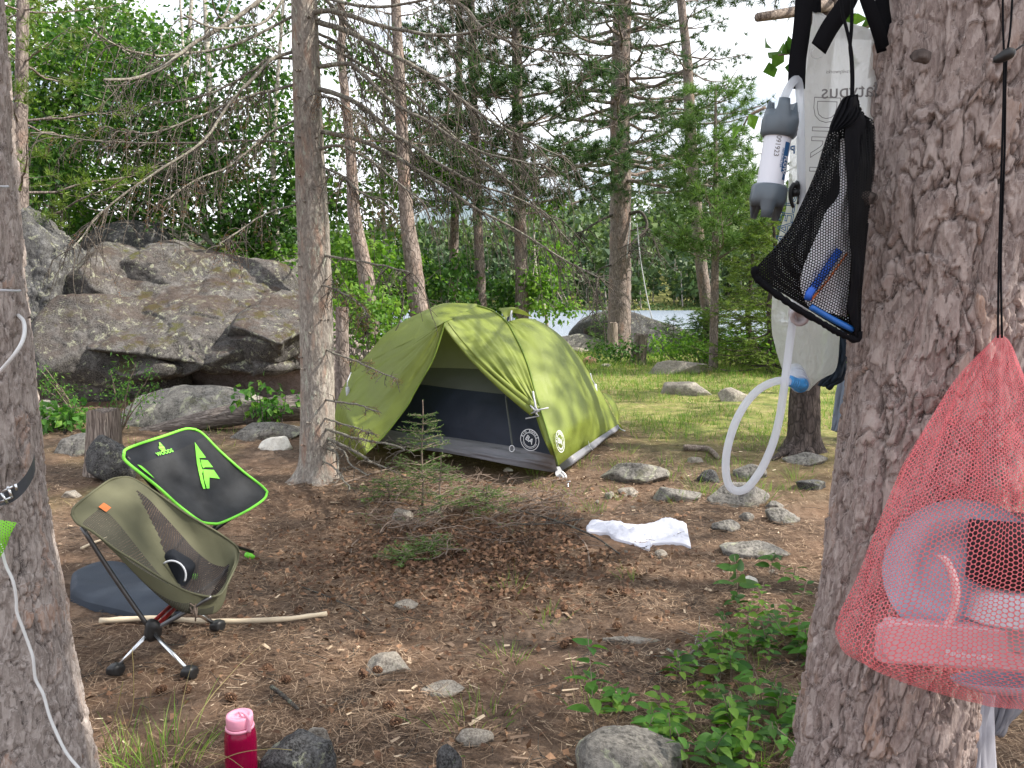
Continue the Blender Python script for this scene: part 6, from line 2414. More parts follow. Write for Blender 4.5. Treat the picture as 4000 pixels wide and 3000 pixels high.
    def cap(s0, s1, name, flip):
        rs = []
        # from the barrel outwards
        for f, r, lo in ((0, 98, 0), (0.02, 112, 0), (.10, 124, .0), (.45, 128, .03), (.5, 124, .045), (.78, 112, .055), (1.0, 100, .06)):
            s = s0 + (s1 - s0) * f
            ct = 0
            if f == 1.0:
                sh = np.where(np.cos(3 * th + .9) < .15, -.16 * L * np.sign(s1 - s0) * .75, 0)
            elif f > .7:
                sh = np.where(np.cos(3 * th + .9) < .15, -.05 * L * np.sign(s1 - s0) * .6, 0)
            else:
                sh = 0 * th
            rr = r * k * (1 + lo * np.cos(6 * th + .9 * 2))
            rs.append(top + ax * s * L + rr[:, None] * (np.cos(th)[:, None] * e1 + np.sin(th)[:, None] * e2) + ax * sh[:, None])
        inner = []
        for f, r in ((1.0, 86), (.5, 60), (.3, 20)):
            s = s0 + (s1 - s0) * f
            sh = np.where(np.cos(3 * th + .9) < .15, -.16 * L * np.sign(s1 - s0) * .75, 0) if f == 1.0 else 0 * th
            inner.append(top + ax * s * L + r * k * (np.cos(th)[:, None] * e1 + np.sin(th)[:, None] * e2) + ax * sh[:, None])
        mb = MB()
        mb.grid(np.array(rs + inner), True)
        return build(mb, name, M['grey_plastic'], fl)
    cap(.26, -.08, 'end_cap', 0)
    cap(.70, 1.02, 'end_cap', 1)
    mb = MB()
    rs = [top + ax * s * L + 93 * k * (np.cos(th)[:, None] * e1 + np.sin(th)[:, None] * e2) for s in (.22, .4, .6, .74)]
    mb.grid(np.array(rs), True)
    build(mb, 'barrel', M['white_plastic'], fl)
    def onbar(s_c, ang):
        # text wraps the barrel: text x -> along axis, y -> around
        def f(t):
            a = ang + t[:, 1] / (93 * k)
            return top + ax * ((s_c * L) + t[:, 0])[:, None] + (93 * k + .0006 + t[:, 2])[:, None] * (np.cos(a)[:, None] * e1 + np.sin(a)[:, None] * e2)
        return f
    # facing angle
    view = unit(CAM - (top + bot) / 2)
    a0 = math.atan2(view.dot(e2), view.dot(e1))
    sgn = 1 if unit(np.cross(ax, view))[0] > 0 else -1
    def sidea(off):
        # off in metres to the picture right
        right = np.array([1.0, 0, 0])
        s = 1 if (-math.sin(a0) * e1 + math.cos(a0) * e2).dot(right) > 0 else -1
        return a0 + s * off / (93 * k), s
    ang, s = sidea(.002)
    def f_txt(t):
        return onbar(.36, ang)(np.stack([t[:, 0], t[:, 1] * s, t[:, 2]], -1))
    put_text('091923', .013, f_txt, 'lettering', M['print_grey'], fl)
    mb = MB()
    g_ = []
    for x in np.linspace(.31, .655, 20):
        row = []
        w0 = .0165 + (.006 if x > .6 else 0) - .02 * max(0, x - .61)
        for y in np.linspace(w0, .030, 6):
            a, _ = sidea(0)
            a = a0 + s * y / (93 * k)
            row.append(top + ax * x * L + (93 * k + .0005) * (math.cos(a) * e1 + math.sin(a) * e2))
        g_.append(row)
    mb.grid(np.array(g_))
    build(mb, 'blue_label', M['print_blue'], fl)
    ang2, _ = sidea(.0225)
    def f_txt2(t):
        a = ang2 + t[:, 1] * s / (93 * k)
        return top + ax * (.52 * L + t[:, 0])[:, None] + (93 * k + .0014 + t[:, 2])[:, None] * (np.cos(a)[:, None] * e1 + np.sin(a)[:, None] * e2)
    put_text('FLOW', .012, f_txt2, 'lettering', M['white_plastic'], fl, bold=True)
    ang3, _ = sidea(.0135)
    def f_txt3(t):
        a = ang3 + t[:, 1] * s / (93 * k)
        return top + ax * (.46 * L + t[:, 0])[:, None] + (93 * k + .0010 + t[:, 2])[:, None] * (np.cos(a)[:, None] * e1 + np.sin(a)[:, None] * e2)
    put_text('MICROFILTER', .006, f_txt3, 'lettering', M['print_blue'], fl)
water_gear()

def black_sack():
    root = thing('mesh_sack', 'black drawstring mesh sack hanging in front of the water bags', 'bag', z3([(880, 700, 1.52)])[0])
    Y = 1.50
    left = np.vstack([z3([(862, 690, Y), (815, 705, Y), (800, 740, Y), (765, 800, Y), (722, 900, Y), (675, 1050, Y), (632, 1200, Y), (570, 1350, Y), (500, 1500, Y), (430, 1640, Y)]), z4([(400, 165, Y), (330, 240, Y), (283, 300, Y), (290, 330, Y)])])
    right = np.vstack([z3([(905, 685, Y), (915, 725, Y), (935, 790, Y), (975, 850, Y), (1020, 880, Y), (1038, 950, Y), (1040, 1100, Y), (1032, 1250, Y), (1010, 1450, Y), (985, 1640, Y)]), z4([(905, 165, Y), (880, 450, Y), (878, 640, Y), (865, 690, Y)])])
    # bottom edge is the seam between the two lower corners
    nu, nv = 110, 60
    L, R = spline(left, nu), spline(right, nu)
    v = np.linspace(0, 1, nv)[None, :, None]
    u = np.linspace(0, 1, nu)[:, None, None]
    g = L[:, None] * (1 - v) + R[:, None] * v
    th = .042 * (np.sin(np.pi * v) ** .5) * np.clip(u * 3, .15, 1) * np.clip((1 - u) * 5, .05, 1)
    pl = np.sin(v * 40 + 3 * np.sin(u * 3)) * .004 * np.clip(1.2 - u * 2.6, 0, 1) + .008 * np.sin(v * 9 + 2 * u) * np.clip(1 - u * 1.1, 0, 1)
    uvU, uvV = np.meshgrid(np.linspace(0, .47, nu), np.linspace(0, .24, nv), indexing='ij')
    # keep the weave regular: use real x/z size
    uv = np.stack([g[..., 0], g[..., 2]], -1).reshape(-1, 2)
    f = g + np.array([0, -1, 0]) * (th + pl)
    b = g + np.array([0, 1, 0]) * (th - pl)
    mb = MB()
    mb.grid(f)
    build(mb, 'front_mesh', M['net_black'], root, uv=uv)
    mb = MB()
    mb.grid(b)
    build(mb, 'back_mesh', M['net_black_back'], root, uv=uv + .0011)
    # solid black panel on the right and gathered top
    mb = MB()
    p0 = spline(np.vstack([z3([(880, 700, Y - .03), (860, 800, Y - .034), (830, 950, Y - .036), (835, 1150, Y - .038), (850, 1400, Y - .038), (858, 1640, Y - .038)]), z4([(820, 120, Y - .036), (835, 300, Y - .034), (820, 430, Y - .03), (800, 500, Y - .026)])]), 60)
    p1 = spline(np.vstack([z3([(905, 690, Y - .005), (940, 800, Y), (1020, 890, Y), (1036, 1100, Y), (1010, 1450, Y), (985, 1640, Y)]), z4([(905, 165, Y), (880, 450, Y), (875, 640, Y), (860, 685, Y)])]), 60)
    mb.grid(ruled(p0, p1, 60, 16, .012, (0, -1, 0), .006, 4, (3, 2)))
    build(mb, 'side_panel', M['webbing'], root)
    mb = MB()
    t0 = spline(z3([(862, 688, Y - .01), (812, 712, Y - .012), (765, 800, Y - .02), (722, 905, Y - .026), (716, 960, Y - .028)]), 30)
    t1 = spline(z3([(905, 688, Y - .01), (935, 790, Y - .014), (950, 830, Y - .02), (900, 900, Y - .03), (800, 940, Y - .034)]), 30)
    gg = ruled(t0, t1, 30, 40, .012)
    vv = np.linspace(0, 1, 40)[None]
    gg = gg + (np.sin(vv * 38) * .005)[..., None] * np.array([0, -1, 0])
    mb.grid(gg)
    build(mb, 'gathered_top', M['webbing'], root)
    mb = MB()
    seam = z4([(300, 285, Y), (283, 305, Y), (300, 345, Y), (400, 425, Y - .01), (520, 510, Y - .015), (640, 580, Y - .015), (760, 650, Y - .01), (850, 690, Y), (872, 680, Y), (878, 640, Y)])
    mb.tube(spline(seam, 50) , .0062 * (1 + .12 * RNG.normal(size=50)), 8)
    mb.tube(spline(z4([(878, 640, Y), (880, 450, Y), (905, 165, Y), (920, 30, Y)]), 20), .003, 6)
    build(mb, 'seam', M['webbing'], root)
    mb = MB()
    mb.tube(spline(z3([(880, 695, Y), (882, 560, Y), (876, 420, Y), (868, 330, Y), (878, 200, Y), (882, -10, Y), (884, -250, Y)]), 30), .0032, 7)
    mb.tube(spline(z3([(885, 695, Y), (888, 560, Y), (880, 400, Y), (862, 290, Y), (838, 190, Y), (815, 100, Y), (800, -20, Y), (790, -230, Y)]), 30), .003, 7)
    build(mb, 'drawstring', M['webbing'], root)
    # contents
    inside = thing('plastic_bag', 'folded clear plastic bag with a blue stripe inside the black mesh sack', 'bag', z4([(680, 280, Y)])[0])
    a = np.vstack([z3([(800, 1000, Y), (790, 1200, Y), (785, 1400, Y), (690, 1530, Y), (650, 1640, Y)]), z4([(545, 330, Y), (570, 470, Y), (600, 510, Y)])])
    b = np.vstack([z3([(840, 1000, Y), (860, 1200, Y), (870, 1400, Y), (880, 1530, Y), (890, 1640, Y)]), z4([(828, 230, Y), (815, 420, Y), (800, 560, Y)])])
    mb = MB()
    mb.grid(ruled(a, b, 50, 24, .010, (0, -1, 0), .006, 8, (3, 2)))
    t = plain('packet_white', (.90, .91, .96), .3, 0, .04, 20)
    build(mb, 'film', t, inside)
    mb = MB()
    s0 = z4([(760, 185, Y - .016), (680, 310, Y - .019), (590, 430, Y - .016), (580, 460, Y - .012)])
    mb.tube(s0, .0075, 6)
    mb.v[-1][:, 1] = Y - .018 + (mb.v[-1][:, 1] - mb.v[-1][:, 1].mean()) * .3
    build(mb, 'blue_stripe', plain('stripe_blue', (.02, .12, .60), .4), inside)
    mb = MB()
    mb.tube(z4([(808, 200, Y - .018), (700, 350, Y - .020), (600, 470, Y - .014)]), .002, 5)
    build(mb, 'orange_line', M['orange'], inside)
    mb = MB()
    mb.tube(spline(z4([(600, 500, Y - .004), (700, 558, Y - .004), (800, 612, Y - .004), (840, 630, Y - .003)]), 12), .006, 6)
    build(mb, 'blue_hem', plain('hem_blue', (.02, .14, .50), .4), inside)
black_sack()

def pink_bag():
    Yc = 1.335
    root = thing('mesh_bag', 'pink mesh drawstring bag full of camp cookware hanging in front of the right tree', 'bag', PY(3905, 1310, Yc))
    nu, nt = 150, 200
    rowsL = [(1308, 3898), (1345, 3868), (1482, 3756), (1651, 3661), (1841, 3566), (2083, 3461), (2294, 3377), (2442, 3300), (2537, 3287), (2600, 3400), (2650, 3560), (2690, 3760), (2712, 3900)]
    rowsR = [(1308, 3915), (1345, 3945), (1482, 3992), (1651, 4070), (1841, 4170), (2083, 4260), (2294, 4350), (2442, 4440), (2537, 4470), (2600, 4380), (2650, 4240), (2690, 4100), (2712, 4000)]
    A = spline(np.array([(px, py) for py, px in rowsL], float), nu)
    B = spline(np.array([(px, py) for py, px in rowsR], float), nu)
    th = np.linspace(0, 2 * np.pi, nt, endpoint=False)
    C_ = []
    for i in range(nu):
        l = PY(A[i][0], A[i][1], Yc)
        r = PY(B[i][0], B[i][1], Yc)
        c, h = (l + r) / 2, (r - l) / 2
        hw = np.linalg.norm(h)
        d = min(hw * .8, .104)
        f = i / (nu - 1)
        fold = 1 + (.07 * np.sin(7 * th + 2 * np.sin(f * 4)) + .05 * np.sin(13 * th + 4 * f + 1) + .03 * np.sin(29 * th - 3 * f)) * (1.15 - f) * 1.1
        fold = fold + .02 * np.sin(5 * th + 3 * f)
        # front (-Y) bulges towards the viewer; the silhouette is kept
        x = np.cos(th)
        y = np.sin(th)
        k = np.abs(y)
        C_.append(c + x[:, None] * h * (1 + (fold - 1) * (k ** .5))[:, None] + np.array([0, 1, 0]) * (y * d * fold)[:, None])
    g = np.array(C_)
    lenv = np.linspace(0, .52, nu)
    # netting is a fixed piece of cloth: its U coordinate does not shrink at the neck
    circ = .62
    rad = np.array([np.linalg.norm(g[i] - np.roll(g[i], 1, 0), axis=1).sum() for i in range(nu)])
    U = np.abs(np.linspace(-1, 1, nt, endpoint=False))[None] * .36 + np.zeros((nu, 1))
    V_ = np.repeat(lenv[:, None], nt, 1)
    wq = np.stack([U * 22, V_ * 16, U * 0], -1)
    uv = np.stack([U + .006 * fbm(wq, 2, 3), V_ + .008 * fbm(wq + 9, 2, 5)], -1).reshape(-1, 2)
    mb = MB()
    mb.grid(g, True)
    build(mb, 'netting', M['net_pink'], root, uv=uv)
    # cord with a slide toggle
    mb = MB()
    mb.tube(spline(pyc([(3898, 1320, 1.31), (3902, 1000, 1.33), (3914, 600, 1.34), (3922, 260, 1.35), (3918, 100, 1.36), (3914, -200, 1.38), (3900, -420, 1.42)]), 30), .0019, 6)
    mb.tube(spline(pyc([(3914, 1320, 1.31), (3910, 1000, 1.33), (3924, 600, 1.34), (3930, 260, 1.35), (3948, 100, 1.36), (3964, -200, 1.38), (3975, -420, 1.42)]), 30), .0019, 6)
    build(mb, 'cord', M['webbing'], root)
    mb = MB()
    mb.tube(spline(pyc([(3880, 236, 1.34), (3905, 228, 1.335), (3935, 212, 1.33), (3962, 198, 1.33)]), 10), [.004, .006, .0075, .008, .009, .0095, .0095, .009, .007, .004], 12)
    mb.tube(pyc([(3962, 200, 1.335), (3990, 180, 1.34), (4015, 165, 1.34)]), .0015, 5)
    build(mb, 'toggle', M['black_plastic'], root)
    # ----- cookware inside
    col = plain('pot_grey', (.42, .50, .60), .4, .0, .05)
    dk = plain('pot_black', (.020, .014, .016), .5, 0, .2)
    c = PY(3765, 2240, 1.335)
    R = 305 * K(1.335)
    pl = thing('bowl', 'grey round bowl seen edge-on through the pink netting, left of the black pan', 'bowl', c)
    mb = MB()
    tt = np.linspace(0, 2 * np.pi, 64, endpoint=False)
    e1 = unit(np.array([1, -.25, 0]))
    e2 = np.array([0, 0, 1.0])
    ax = np.cross(e1, e2)
    ax = ax if ax[1] > 0 else -ax
    rg = []
    for r, d in ((1.0, 0), (.985, .003), (.80, .006), (.55, .012), (.5, .022), (0, .022), (.0, .03), (.62, .032), (.98, .012), (1.0, 0)):
        rg.append(c + ax * d + R * r * (np.cos(tt)[:, None] * e1 + 1.0 * np.sin(tt)[:, None] * e2))
    mb.grid(np.array(rg), True)
    build(mb, 'dish', col, pl)
    # folding handle
    mb = MB()
    hp = spline(pyc([(3670, 2170, 1.29), (3700, 2200, 1.285), (3728, 2280, 1.283), (3728, 2360, 1.283), (3706, 2430, 1.285), (3672, 2468, 1.29)]), 20)
    s = np.array([.0065, 0, 0])
    mb.grid(np.stack([hp - s, hp + s], 1))
    h = build(mb, 'handle', plain('handle_pale', (.72, .55, .56), .4), pl)
    m = h.modifiers.new('t', 'SOLIDIFY')
    m.thickness = .004
    # black pan behind on the right
    c = PY(4020, 2150, 1.325)
    R = 235 * K(1.33)
    pan = MB()
    rg = []
    for r, z in ((.0, .05), (.98, .05), (1, .046), (1, -.05), (.96, -.052), (0, -.052)):
        rg.append(np.stack([c[0] + R * r * np.cos(tt), c[1] + R * .62 * r * np.sin(tt), c[2] + z + 0 * tt], -1))
    pan.grid(np.array(rg), True)
    o = build(pan, 'cooking_pot', dk, None, origin=c)
    tag(o, 'black cooking pot in the upper right of the pink mesh bag', 'pot')
    # grey-white pot below it
    c = PY(4040, 2395, 1.315)
    R = 265 * K(1.315)
    pt = MB()
    rg = []
    for r, z in ((.70, .052), (.86, .044), (.97, .020), (1.0, -.0), (1.03, -.004), (1.03, -.008), (.97, -.01), (.95, -.045), (.9, -.05), (0, -.05)):
        rg.append(np.stack([c[0] + R * r * np.cos(tt), c[1] + R * .55 * r * np.sin(tt), c[2] + z + 0 * tt], -1))
    pt.grid(np.array(rg), True, True)
    o = build(pt, 'metal_pot', plain('pot_pale', (.52, .56, .60), .35, .2, .05), None, origin=c)
    tag(o, 'pale grey pot under the black one in the pink mesh bag', 'pot')
    # clear pink box at the bottom
    c = PY(3965, 2545, 1.268)
    bx = thing('food_container', 'flat see-through pink-tinted plastic box at the bottom of the pink mesh bag', 'container', c)
    def rbox(cx, cy, cz, w, h, d, r, tilt):
        mb = MB()
        cor = []
        for (sx, sz, a0) in ((1, 1, 0), (-1, 1, 90), (-1, -1, 180), (1, -1, 270)):
            for a in np.linspace(a0, a0 + 90, 7):
                a = math.radians(a)
                cor.append((sx * (w - r) + r * math.cos(a), sz * (h - r) + r * math.sin(a)))
        cor = np.array(cor)
        ca, sa = math.cos(tilt), math.sin(tilt)
        rr = []
        for y, s in ((-d, .93), (-d, .97), (-d + .003, 1), (d - .003, 1.0), (d, .97)):
            x = cor[:, 0] * (1 if s == 1 else (w - (1 - s) * h) / w)
            z = cor[:, 1] * s
            rr.append(np.stack([cx + x * ca - z * sa, cy + y + np.maximum(-x, 0) * .17, cz + x * sa + z * ca], -1))
        mb.grid(np.array(rr), True, True)
        return mb
    fm = film_mat('box_plastic', (.88, .70, .74), .18, .12, .4, .0)
    w = 490 * K(1.285)
    build(rbox(c[0], c[1], c[2], w, 83 * K(1.285), .014, .010, -.04), 'box', fm, bx)
    build(rbox(c[0] - .004, c[1] + .012, c[2] - .012, w * 1.02, 84 * K(1.285), .006, .012, -.04), 'lid', fm, bx)
    put_text('Rubbermaid', .0145, frame_fn(PY(3785, 2560, 1.2575), (1, -.17, -.04), (0, 0, 1)), 'lettering', M['white_print'], bx, bold=True)
    # grey tray under it
    c = PY(4000, 2650, 1.31)
    tr = MB()
    R = 300 * K(1.31)
    rg = []
    for r, z in ((1, .0), (.97, -.006), (.7, -.020), (.3, -.026), (0, -.026)):
        rg.append(np.stack([c[0] + R * r * np.cos(tt), c[1] + R * .28 * r * np.sin(tt), c[2] + z + 0 * tt], -1))
    tr.grid(np.array(rg), True)
    o = build(tr, 'plate', col, None, origin=c)
    tag(o, 'shallow grey plate under the pink plastic box in the mesh bag', 'plate')
pink_bag()

# ---------- clothes hung behind the right tree
def hung(name, label, left, right, col, seed, cat='clothing', wr=.02, nu=40, nv=30, extra=None):
    mb = MB()
    g = ruled(pyc(left), pyc(right), nu, nv, .03, (0, -1, 0), wr, seed, (1, 4))
    mb.grid(g)
    o = build(mb, name, fabric_mat(name + '_cloth', col, .7, .08, 700, var=.08), None, origin=g[0, 0])
    m = o.modifiers.new('t', 'SOLIDIFY')
    m.thickness = .004
    return tag(o, label, cat)
hung('grey_trousers', 'light grey trousers hanging behind the right tree at the bottom right', [(3690, 2450, 1.95), (3700, 2700, 1.94), (3690, 2850, 1.93), (3660, 3100, 1.92)], [(3990, 2450, 1.98), (3890, 2690, 1.97), (3880, 2850, 1.96), (3895, 3100, 1.95)], (.34, .34, .39), 3)
hung('grey_trousers', 'darker grey trouser leg slanting up to the right beside the light grey trousers', [(3860, 2500, 2.02), (3870, 2700, 2.02), (3872, 2790, 2.02), (3880, 2860, 2.02)], [(4150, 2480, 2.05), (4060, 2640, 2.05), (3985, 2740, 2.04), (3882, 2862, 2.02)], (.20, .20, .23), 5)
hung('plaid_shirt', 'dark blue checked cloth hanging behind the lower water bag', [(3235, 1300, 1.95), (3225, 1400, 1.95), (3215, 1460, 1.95), (3208, 1508, 1.95)], [(3320, 1290, 1.95), (3300, 1400, 1.95), (3292, 1470, 1.95), (3225, 1505, 1.95)], (.014, .028, .05), 7)
hung('blue_grey_cloth', 'pale blue-grey cloth showing at the left side of the right tree', [(3318, 1400, 2.1), (3272, 1500, 2.1), (3262, 1580, 2.1), (3246, 1680, 2.1)], [(3420, 1400, 2.1), (3400, 1500, 2.1), (3380, 1590, 2.1), (3300, 1690, 2.1)], (.20, .24, .30), 9)

for pts, lab in (([(3760, 2470, 1.74), (3900, 2455, 1.98), (4200, 2420, 2.3), (4700, 2330, 3.6)], 'thin line behind the right tree on which the grey trousers hang'),
                 ([(3420, 1330, 1.72), (3320, 1300, 2.0), (3250, 1290, 3.2), (3170, 1280, 6.3)], 'thin line from the right tree to the dark pine behind the water bags')):
    mb = MB()
    a = spline(pyc(pts), 20)
    mb.tube(a, .0022, 5)
    tag(build(mb, 'clothesline', M['cord_grey'], None, origin=a[0]), lab, 'clothesline')

# ---------- cords and strap on the left tree
def left_gear():
    Y = 2.0 - .235
    cm = plain('cord_white', (.62, .62, .62), .6, 0, .06)
    def z5(l):
        return np.array([PY(x * .6028, 2000 + y * .6028, Yy) for x, y, Yy in l])
    w = z5([(10, 200, 1.77), (18, 270, 1.765), (40, 350, 1.757), (85, 450, 1.75), (105, 560, 1.75), (110, 650, 1.748), (150, 760, 1.747), (190, 870, 1.745), (215, 950, 1.742), (230, 1080, 1.74), (280, 1180, 1.737), (320, 1320, 1.73), (370, 1440, 1.725), (430, 1560, 1.72), (510, 1659, 1.715), (600, 1760, 1.71)])
    mb = MB()
    mb.tube(spline(w, 80), .0034, 8)
    o = build(mb, 'rope', cm, None, origin=w[0])
    tag(o, 'long white cord running down the face of the left tree', 'cord')
    mb = MB()
    w = pyc([(-40, 1480, 1.80), (0, 1450, 1.80), (60, 1380, 1.80), (92, 1320, 1.83), (94, 1260, 1.90), (70, 1230, 2.0)])
    mb.tube(spline(w, 24), .0045, 8)
    o = build(mb, 'rope', cm, None, origin=w[0])
    tag(o, 'white cord slanting across the left tree and round its right side', 'cord')
    for (px, py, lab) in ((80, 1135, 'thin grey wire tied level round the left tree'), (33, 728, 'upper thin grey wire tied round the left tree')):
        mb = MB()
        w = pyc([(px - 140, py, 1.77), (px - 60, py, 1.79), (px - 15, py + 2, 1.86), (px - 2, py, 1.97)])
        mb.tube(spline(w, 16), .003, 6)
        o = build(mb, 'wire_loop', M['cord_grey'], None, origin=w[0])
        tag(o, lab, 'wire')
    sr = thing('tree_strap', 'dark grey webbing strap with a metal buckle round the left tree', 'strap', PY(60, 1900, 1.78))
    a = pyc([(-60, 1962, 1.775), (20, 1945, 1.772), (60, 1925, 1.775), (100, 1885, 1.80), (128, 1835, 1.86), (136, 1800, 1.93)])
    mb = MB()
    a = spline(a, 20)
    h = np.array([0, 0, .019])[None] * np.linspace(.75, 1.1, 20)[:, None]
    mb.grid(np.stack([a - h, a + h], 1))
    build(mb, 'webbing', plain('strap_grey', (.05, .055, .065), .7), sr)
    mb = MB()
    for (x0, y0, x1, y1) in ((5, 1925, 30, 1965), (30, 1900, 48, 1945), (0, 1962, 50, 1940), (8, 1922, 50, 1900), (60, 1890, 66, 1915)):
        mb.tube(pyc([(x0, y0, 1.762), (x1, y1, 1.762)]), .003, 6)
    build(mb, 'buckle', M['metal'], sr)
    mb = MB()
    up = spline(pyc([(-60, 2035, 1.72), (0, 2032, 1.72), (30, 2035, 1.72), (66, 2042, 1.72)]), 16)
    lo = spline(pyc([(-60, 2230, 1.72), (-20, 2200, 1.72), (0, 2178, 1.72), (25, 2135, 1.72)]), 16)
    g = ruled(up, lo, 24, 14, .012, (0, -1, 0))
    uv = np.stack([g[..., 0], g[..., 2]], -1).reshape(-1, 2)
    mb.grid(g)
    o = build(mb, 'mesh_pouch', net_mat('net_lime', (.22, .62, .04), .0058, 1.2, .5, .3), None, uv=uv, origin=g[0, 0])
    tag(o, 'corner of a lime green mesh pouch at the left edge of the photo', 'bag')
left_gear()

def lakeside_limbs():
    root = [o for o in bpy.data.objects if o.get('label', '').startswith('tall thick pine')][0]
    for pts, r, n in (([(2450, 838), (2500, 828), (2525, 862), (2524, 895), (2500, 920), (2470, 950), (2455, 990)], .045, 40), ([(2400, 838), (2350, 858), (2290, 895), (2240, 922)], .035, 26),
                      ([(2395, 1035), (2345, 1050), (2328, 1085), (2332, 1150), (2322, 1240)], .022, 18), ([(2450, 905), (2530, 890), (2560, 960), (2580, 1010)], .02, 24),
                      ([(2450, 1000), (2490, 1010), (2510, 960), (2500, 930)], .014, 8)):
        mb = MB()
        a = spline(np.array([PY(x, y, 18.9 - .12 * i) for i, (x, y) in enumerate(pts)]), 18)
        mb.tube(a, np.linspace(r, r * .35, 18), 7)
        for k in range(n):
            i = RNG.integers(7, 18)
            limb(mb, a[i], a[i] + RNG.normal(size=3) * [.28, .2, .15] + [0, 0, -.28], .012, .005, 0, 6, 3, .08)
        build(mb, 'dead_branch', M['twig_dark'], root)
lakeside_limbs()

# rope slung from the lakeside pine
for (pts, lab) in (([(2448, 1010, 18.6), (2455, 930, 18.5), (2462, 870, 18.4)], 'short grey rope hanging close to the trunk of the lakeside pine'),
                   ([(2488, 872, 18.3), (2500, 1000, 18.2), (2525, 1150, 18.1), (2548, 1250, 18.0)], 'grey rope slanting down from a limb to the lakeside boulder')):
    mb = MB()
    w = pyc(pts)
    mb.tube(spline(w, 12), .012, 5)
    tag(build(mb, 'rope', M['cord_grey'], None, origin=w[0]), lab, 'rope')

# ============================================================ PLANTS AND LITTER
def fir_seedling(label, px, py_base, py_top, Yoff=0, wh=6, bl=.24, dens=9, name='fir_seedling', lean=0):
    b = G(px, py_base)
    t = PY(px + lean, py_top, b[1])
    H = t[2] - b[2]
    root = thing(name, label, 'seedling', b)
    w, f = MB(), MB()
    st = np.array([b + (np.array([t[0], b[1], t[2]]) - b) * s + [.004 * math.sin(9 * s), 0, 0] for s in np.linspace(0, 1, 14)])
    w.tube(st, np.linspace(.008, .003, 14), 6)
    for k in range(wh):
        s = .28 + .70 * k / wh
        o = st[int(s * 13)]
        a0 = RNG.uniform(0, 6.28)
        l0 = bl * (1.05 - s) * 1.3 + .03
        for j in range(5):
            a = a0 + 1.256 * j + RNG.normal() * .2
            l = l0 * RNG.uniform(.7, 1.1)
            tt = np.linspace(0, 1, 7)[:, None]
            p = o + np.array([math.cos(a), math.sin(a), .25]) * l * tt - np.array([0, 0, .12]) * l * tt ** 2
            needle_branch(w, f, p, .0035, 9, l * .55, .019, .0046, dens * 1.5, 'spruce', .0, .25)
            q = RNG.random(40)[:, None]
            c = p[0] + (p[-1] - p[0]) * q
            d = unit((p[-1] - p[0]))
            s2 = unit(np.cross(d, [0, 0, 1])) * np.where(RNG.random(40) < .5, 1, -1)[:, None]
            f.blades(c, unit(d * .5 + s2 + RNG.normal(size=(40, 3)) * .3), RNG.uniform(.014, .024, 40), np.full(40, .0048))
    c = st[RNG.integers(4, 14, 60)]
    f.blades(c, unit(RNG.normal(size=(60, 3)) + [0, 0, .4]), RNG.uniform(.01, .018, 60), np.full(60, .0032))
    build(w, 'stem', M['twig_tan'], root)
    build(f, 'needles', M['needle_lite'], root, smooth=False)
fir_seedling('young fir seedling standing in front of the open tent door', 1650, 1975, 1562, wh=8, bl=.30)
fir_seedling('smaller bare-stemmed fir seedling just right of the taller one, half buried in branches', 1720, 2030, 1780, wh=4, bl=.26)
fir_seedling('tiny fir seedling low among dry leaves right of the pinkish rock', 1690, 2160, 2095, wh=3, bl=.18)
fir_seedling('small pale fir sprig right of the bare-stemmed seedling', 1900, 2010, 1900, wh=4, bl=.26)
fir_seedling('small fir sprig left of the tall seedling, beside the spruce branches', 1520, 1960, 1860, wh=4, bl=.26)
fir_seedling('tiny fir sprig lying among dry leaves above the crooked twig', 1580, 2200, 2140, wh=3, bl=.16)

def brushpile():
    """dead fir boughs heaped round the seedlings"""
    root = thing('brush_pile', 'low tangle of dead twigs and fading fir boughs around the fir seedlings', 'brushwood', G(1750, 1960))
    w, f, dd = MB(), MB(), MB()
    for k in range(190):
        px, py = 1380 + 840 * RNG.random(), 1880 + 330 * RNG.random()
        if py > 2210 - abs(px - 1800) * .45:
            continue
        g = G(px, py)
        a = RNG.uniform(-1.3, 1.5)
        l = RNG.uniform(.12, .34)
        tt = np.linspace(0, 1, 9)[:, None]
        p = g + [0, 0, RNG.uniform(.0, .05)] + np.array([math.cos(a), math.sin(a) * .6, 0]) * l * (tt - .5) + np.array([0, 0, .035]) * np.sin(tt * 3.1) + np.cumsum(RNG.normal(size=(9, 3)) * .006, 0)
        p[:, 2] = np.maximum(p[:, 2], hf(p[:, 0], p[:, 1]) + .006)
        tgt = f if (RNG.random() < .38 and px < 2000) else dd
        if RNG.random() < .55:
            w.tube(p, np.linspace(.0045, .0018, 9), 4, False)
            for j in range(6):
                i = RNG.integers(1, 9)
                limb(w, p[i], p[i] + RNG.normal(size=3) * [.09, .07, .03] + [0, 0, .02], .002, .001, 0, 4, 3)
        else:
            needle_branch(w, tgt, p, .004, 9, .11, .016, .0034, 9, 'spruce', .1, .1)
    build(w, 'twigs', M['twig_tan'], root)
    build(f, 'green_boughs', M['needle_lite'], root, smooth=False)
    build(dd, 'brown_boughs', M['needle_dead'], root, smooth=False)
brushpile()

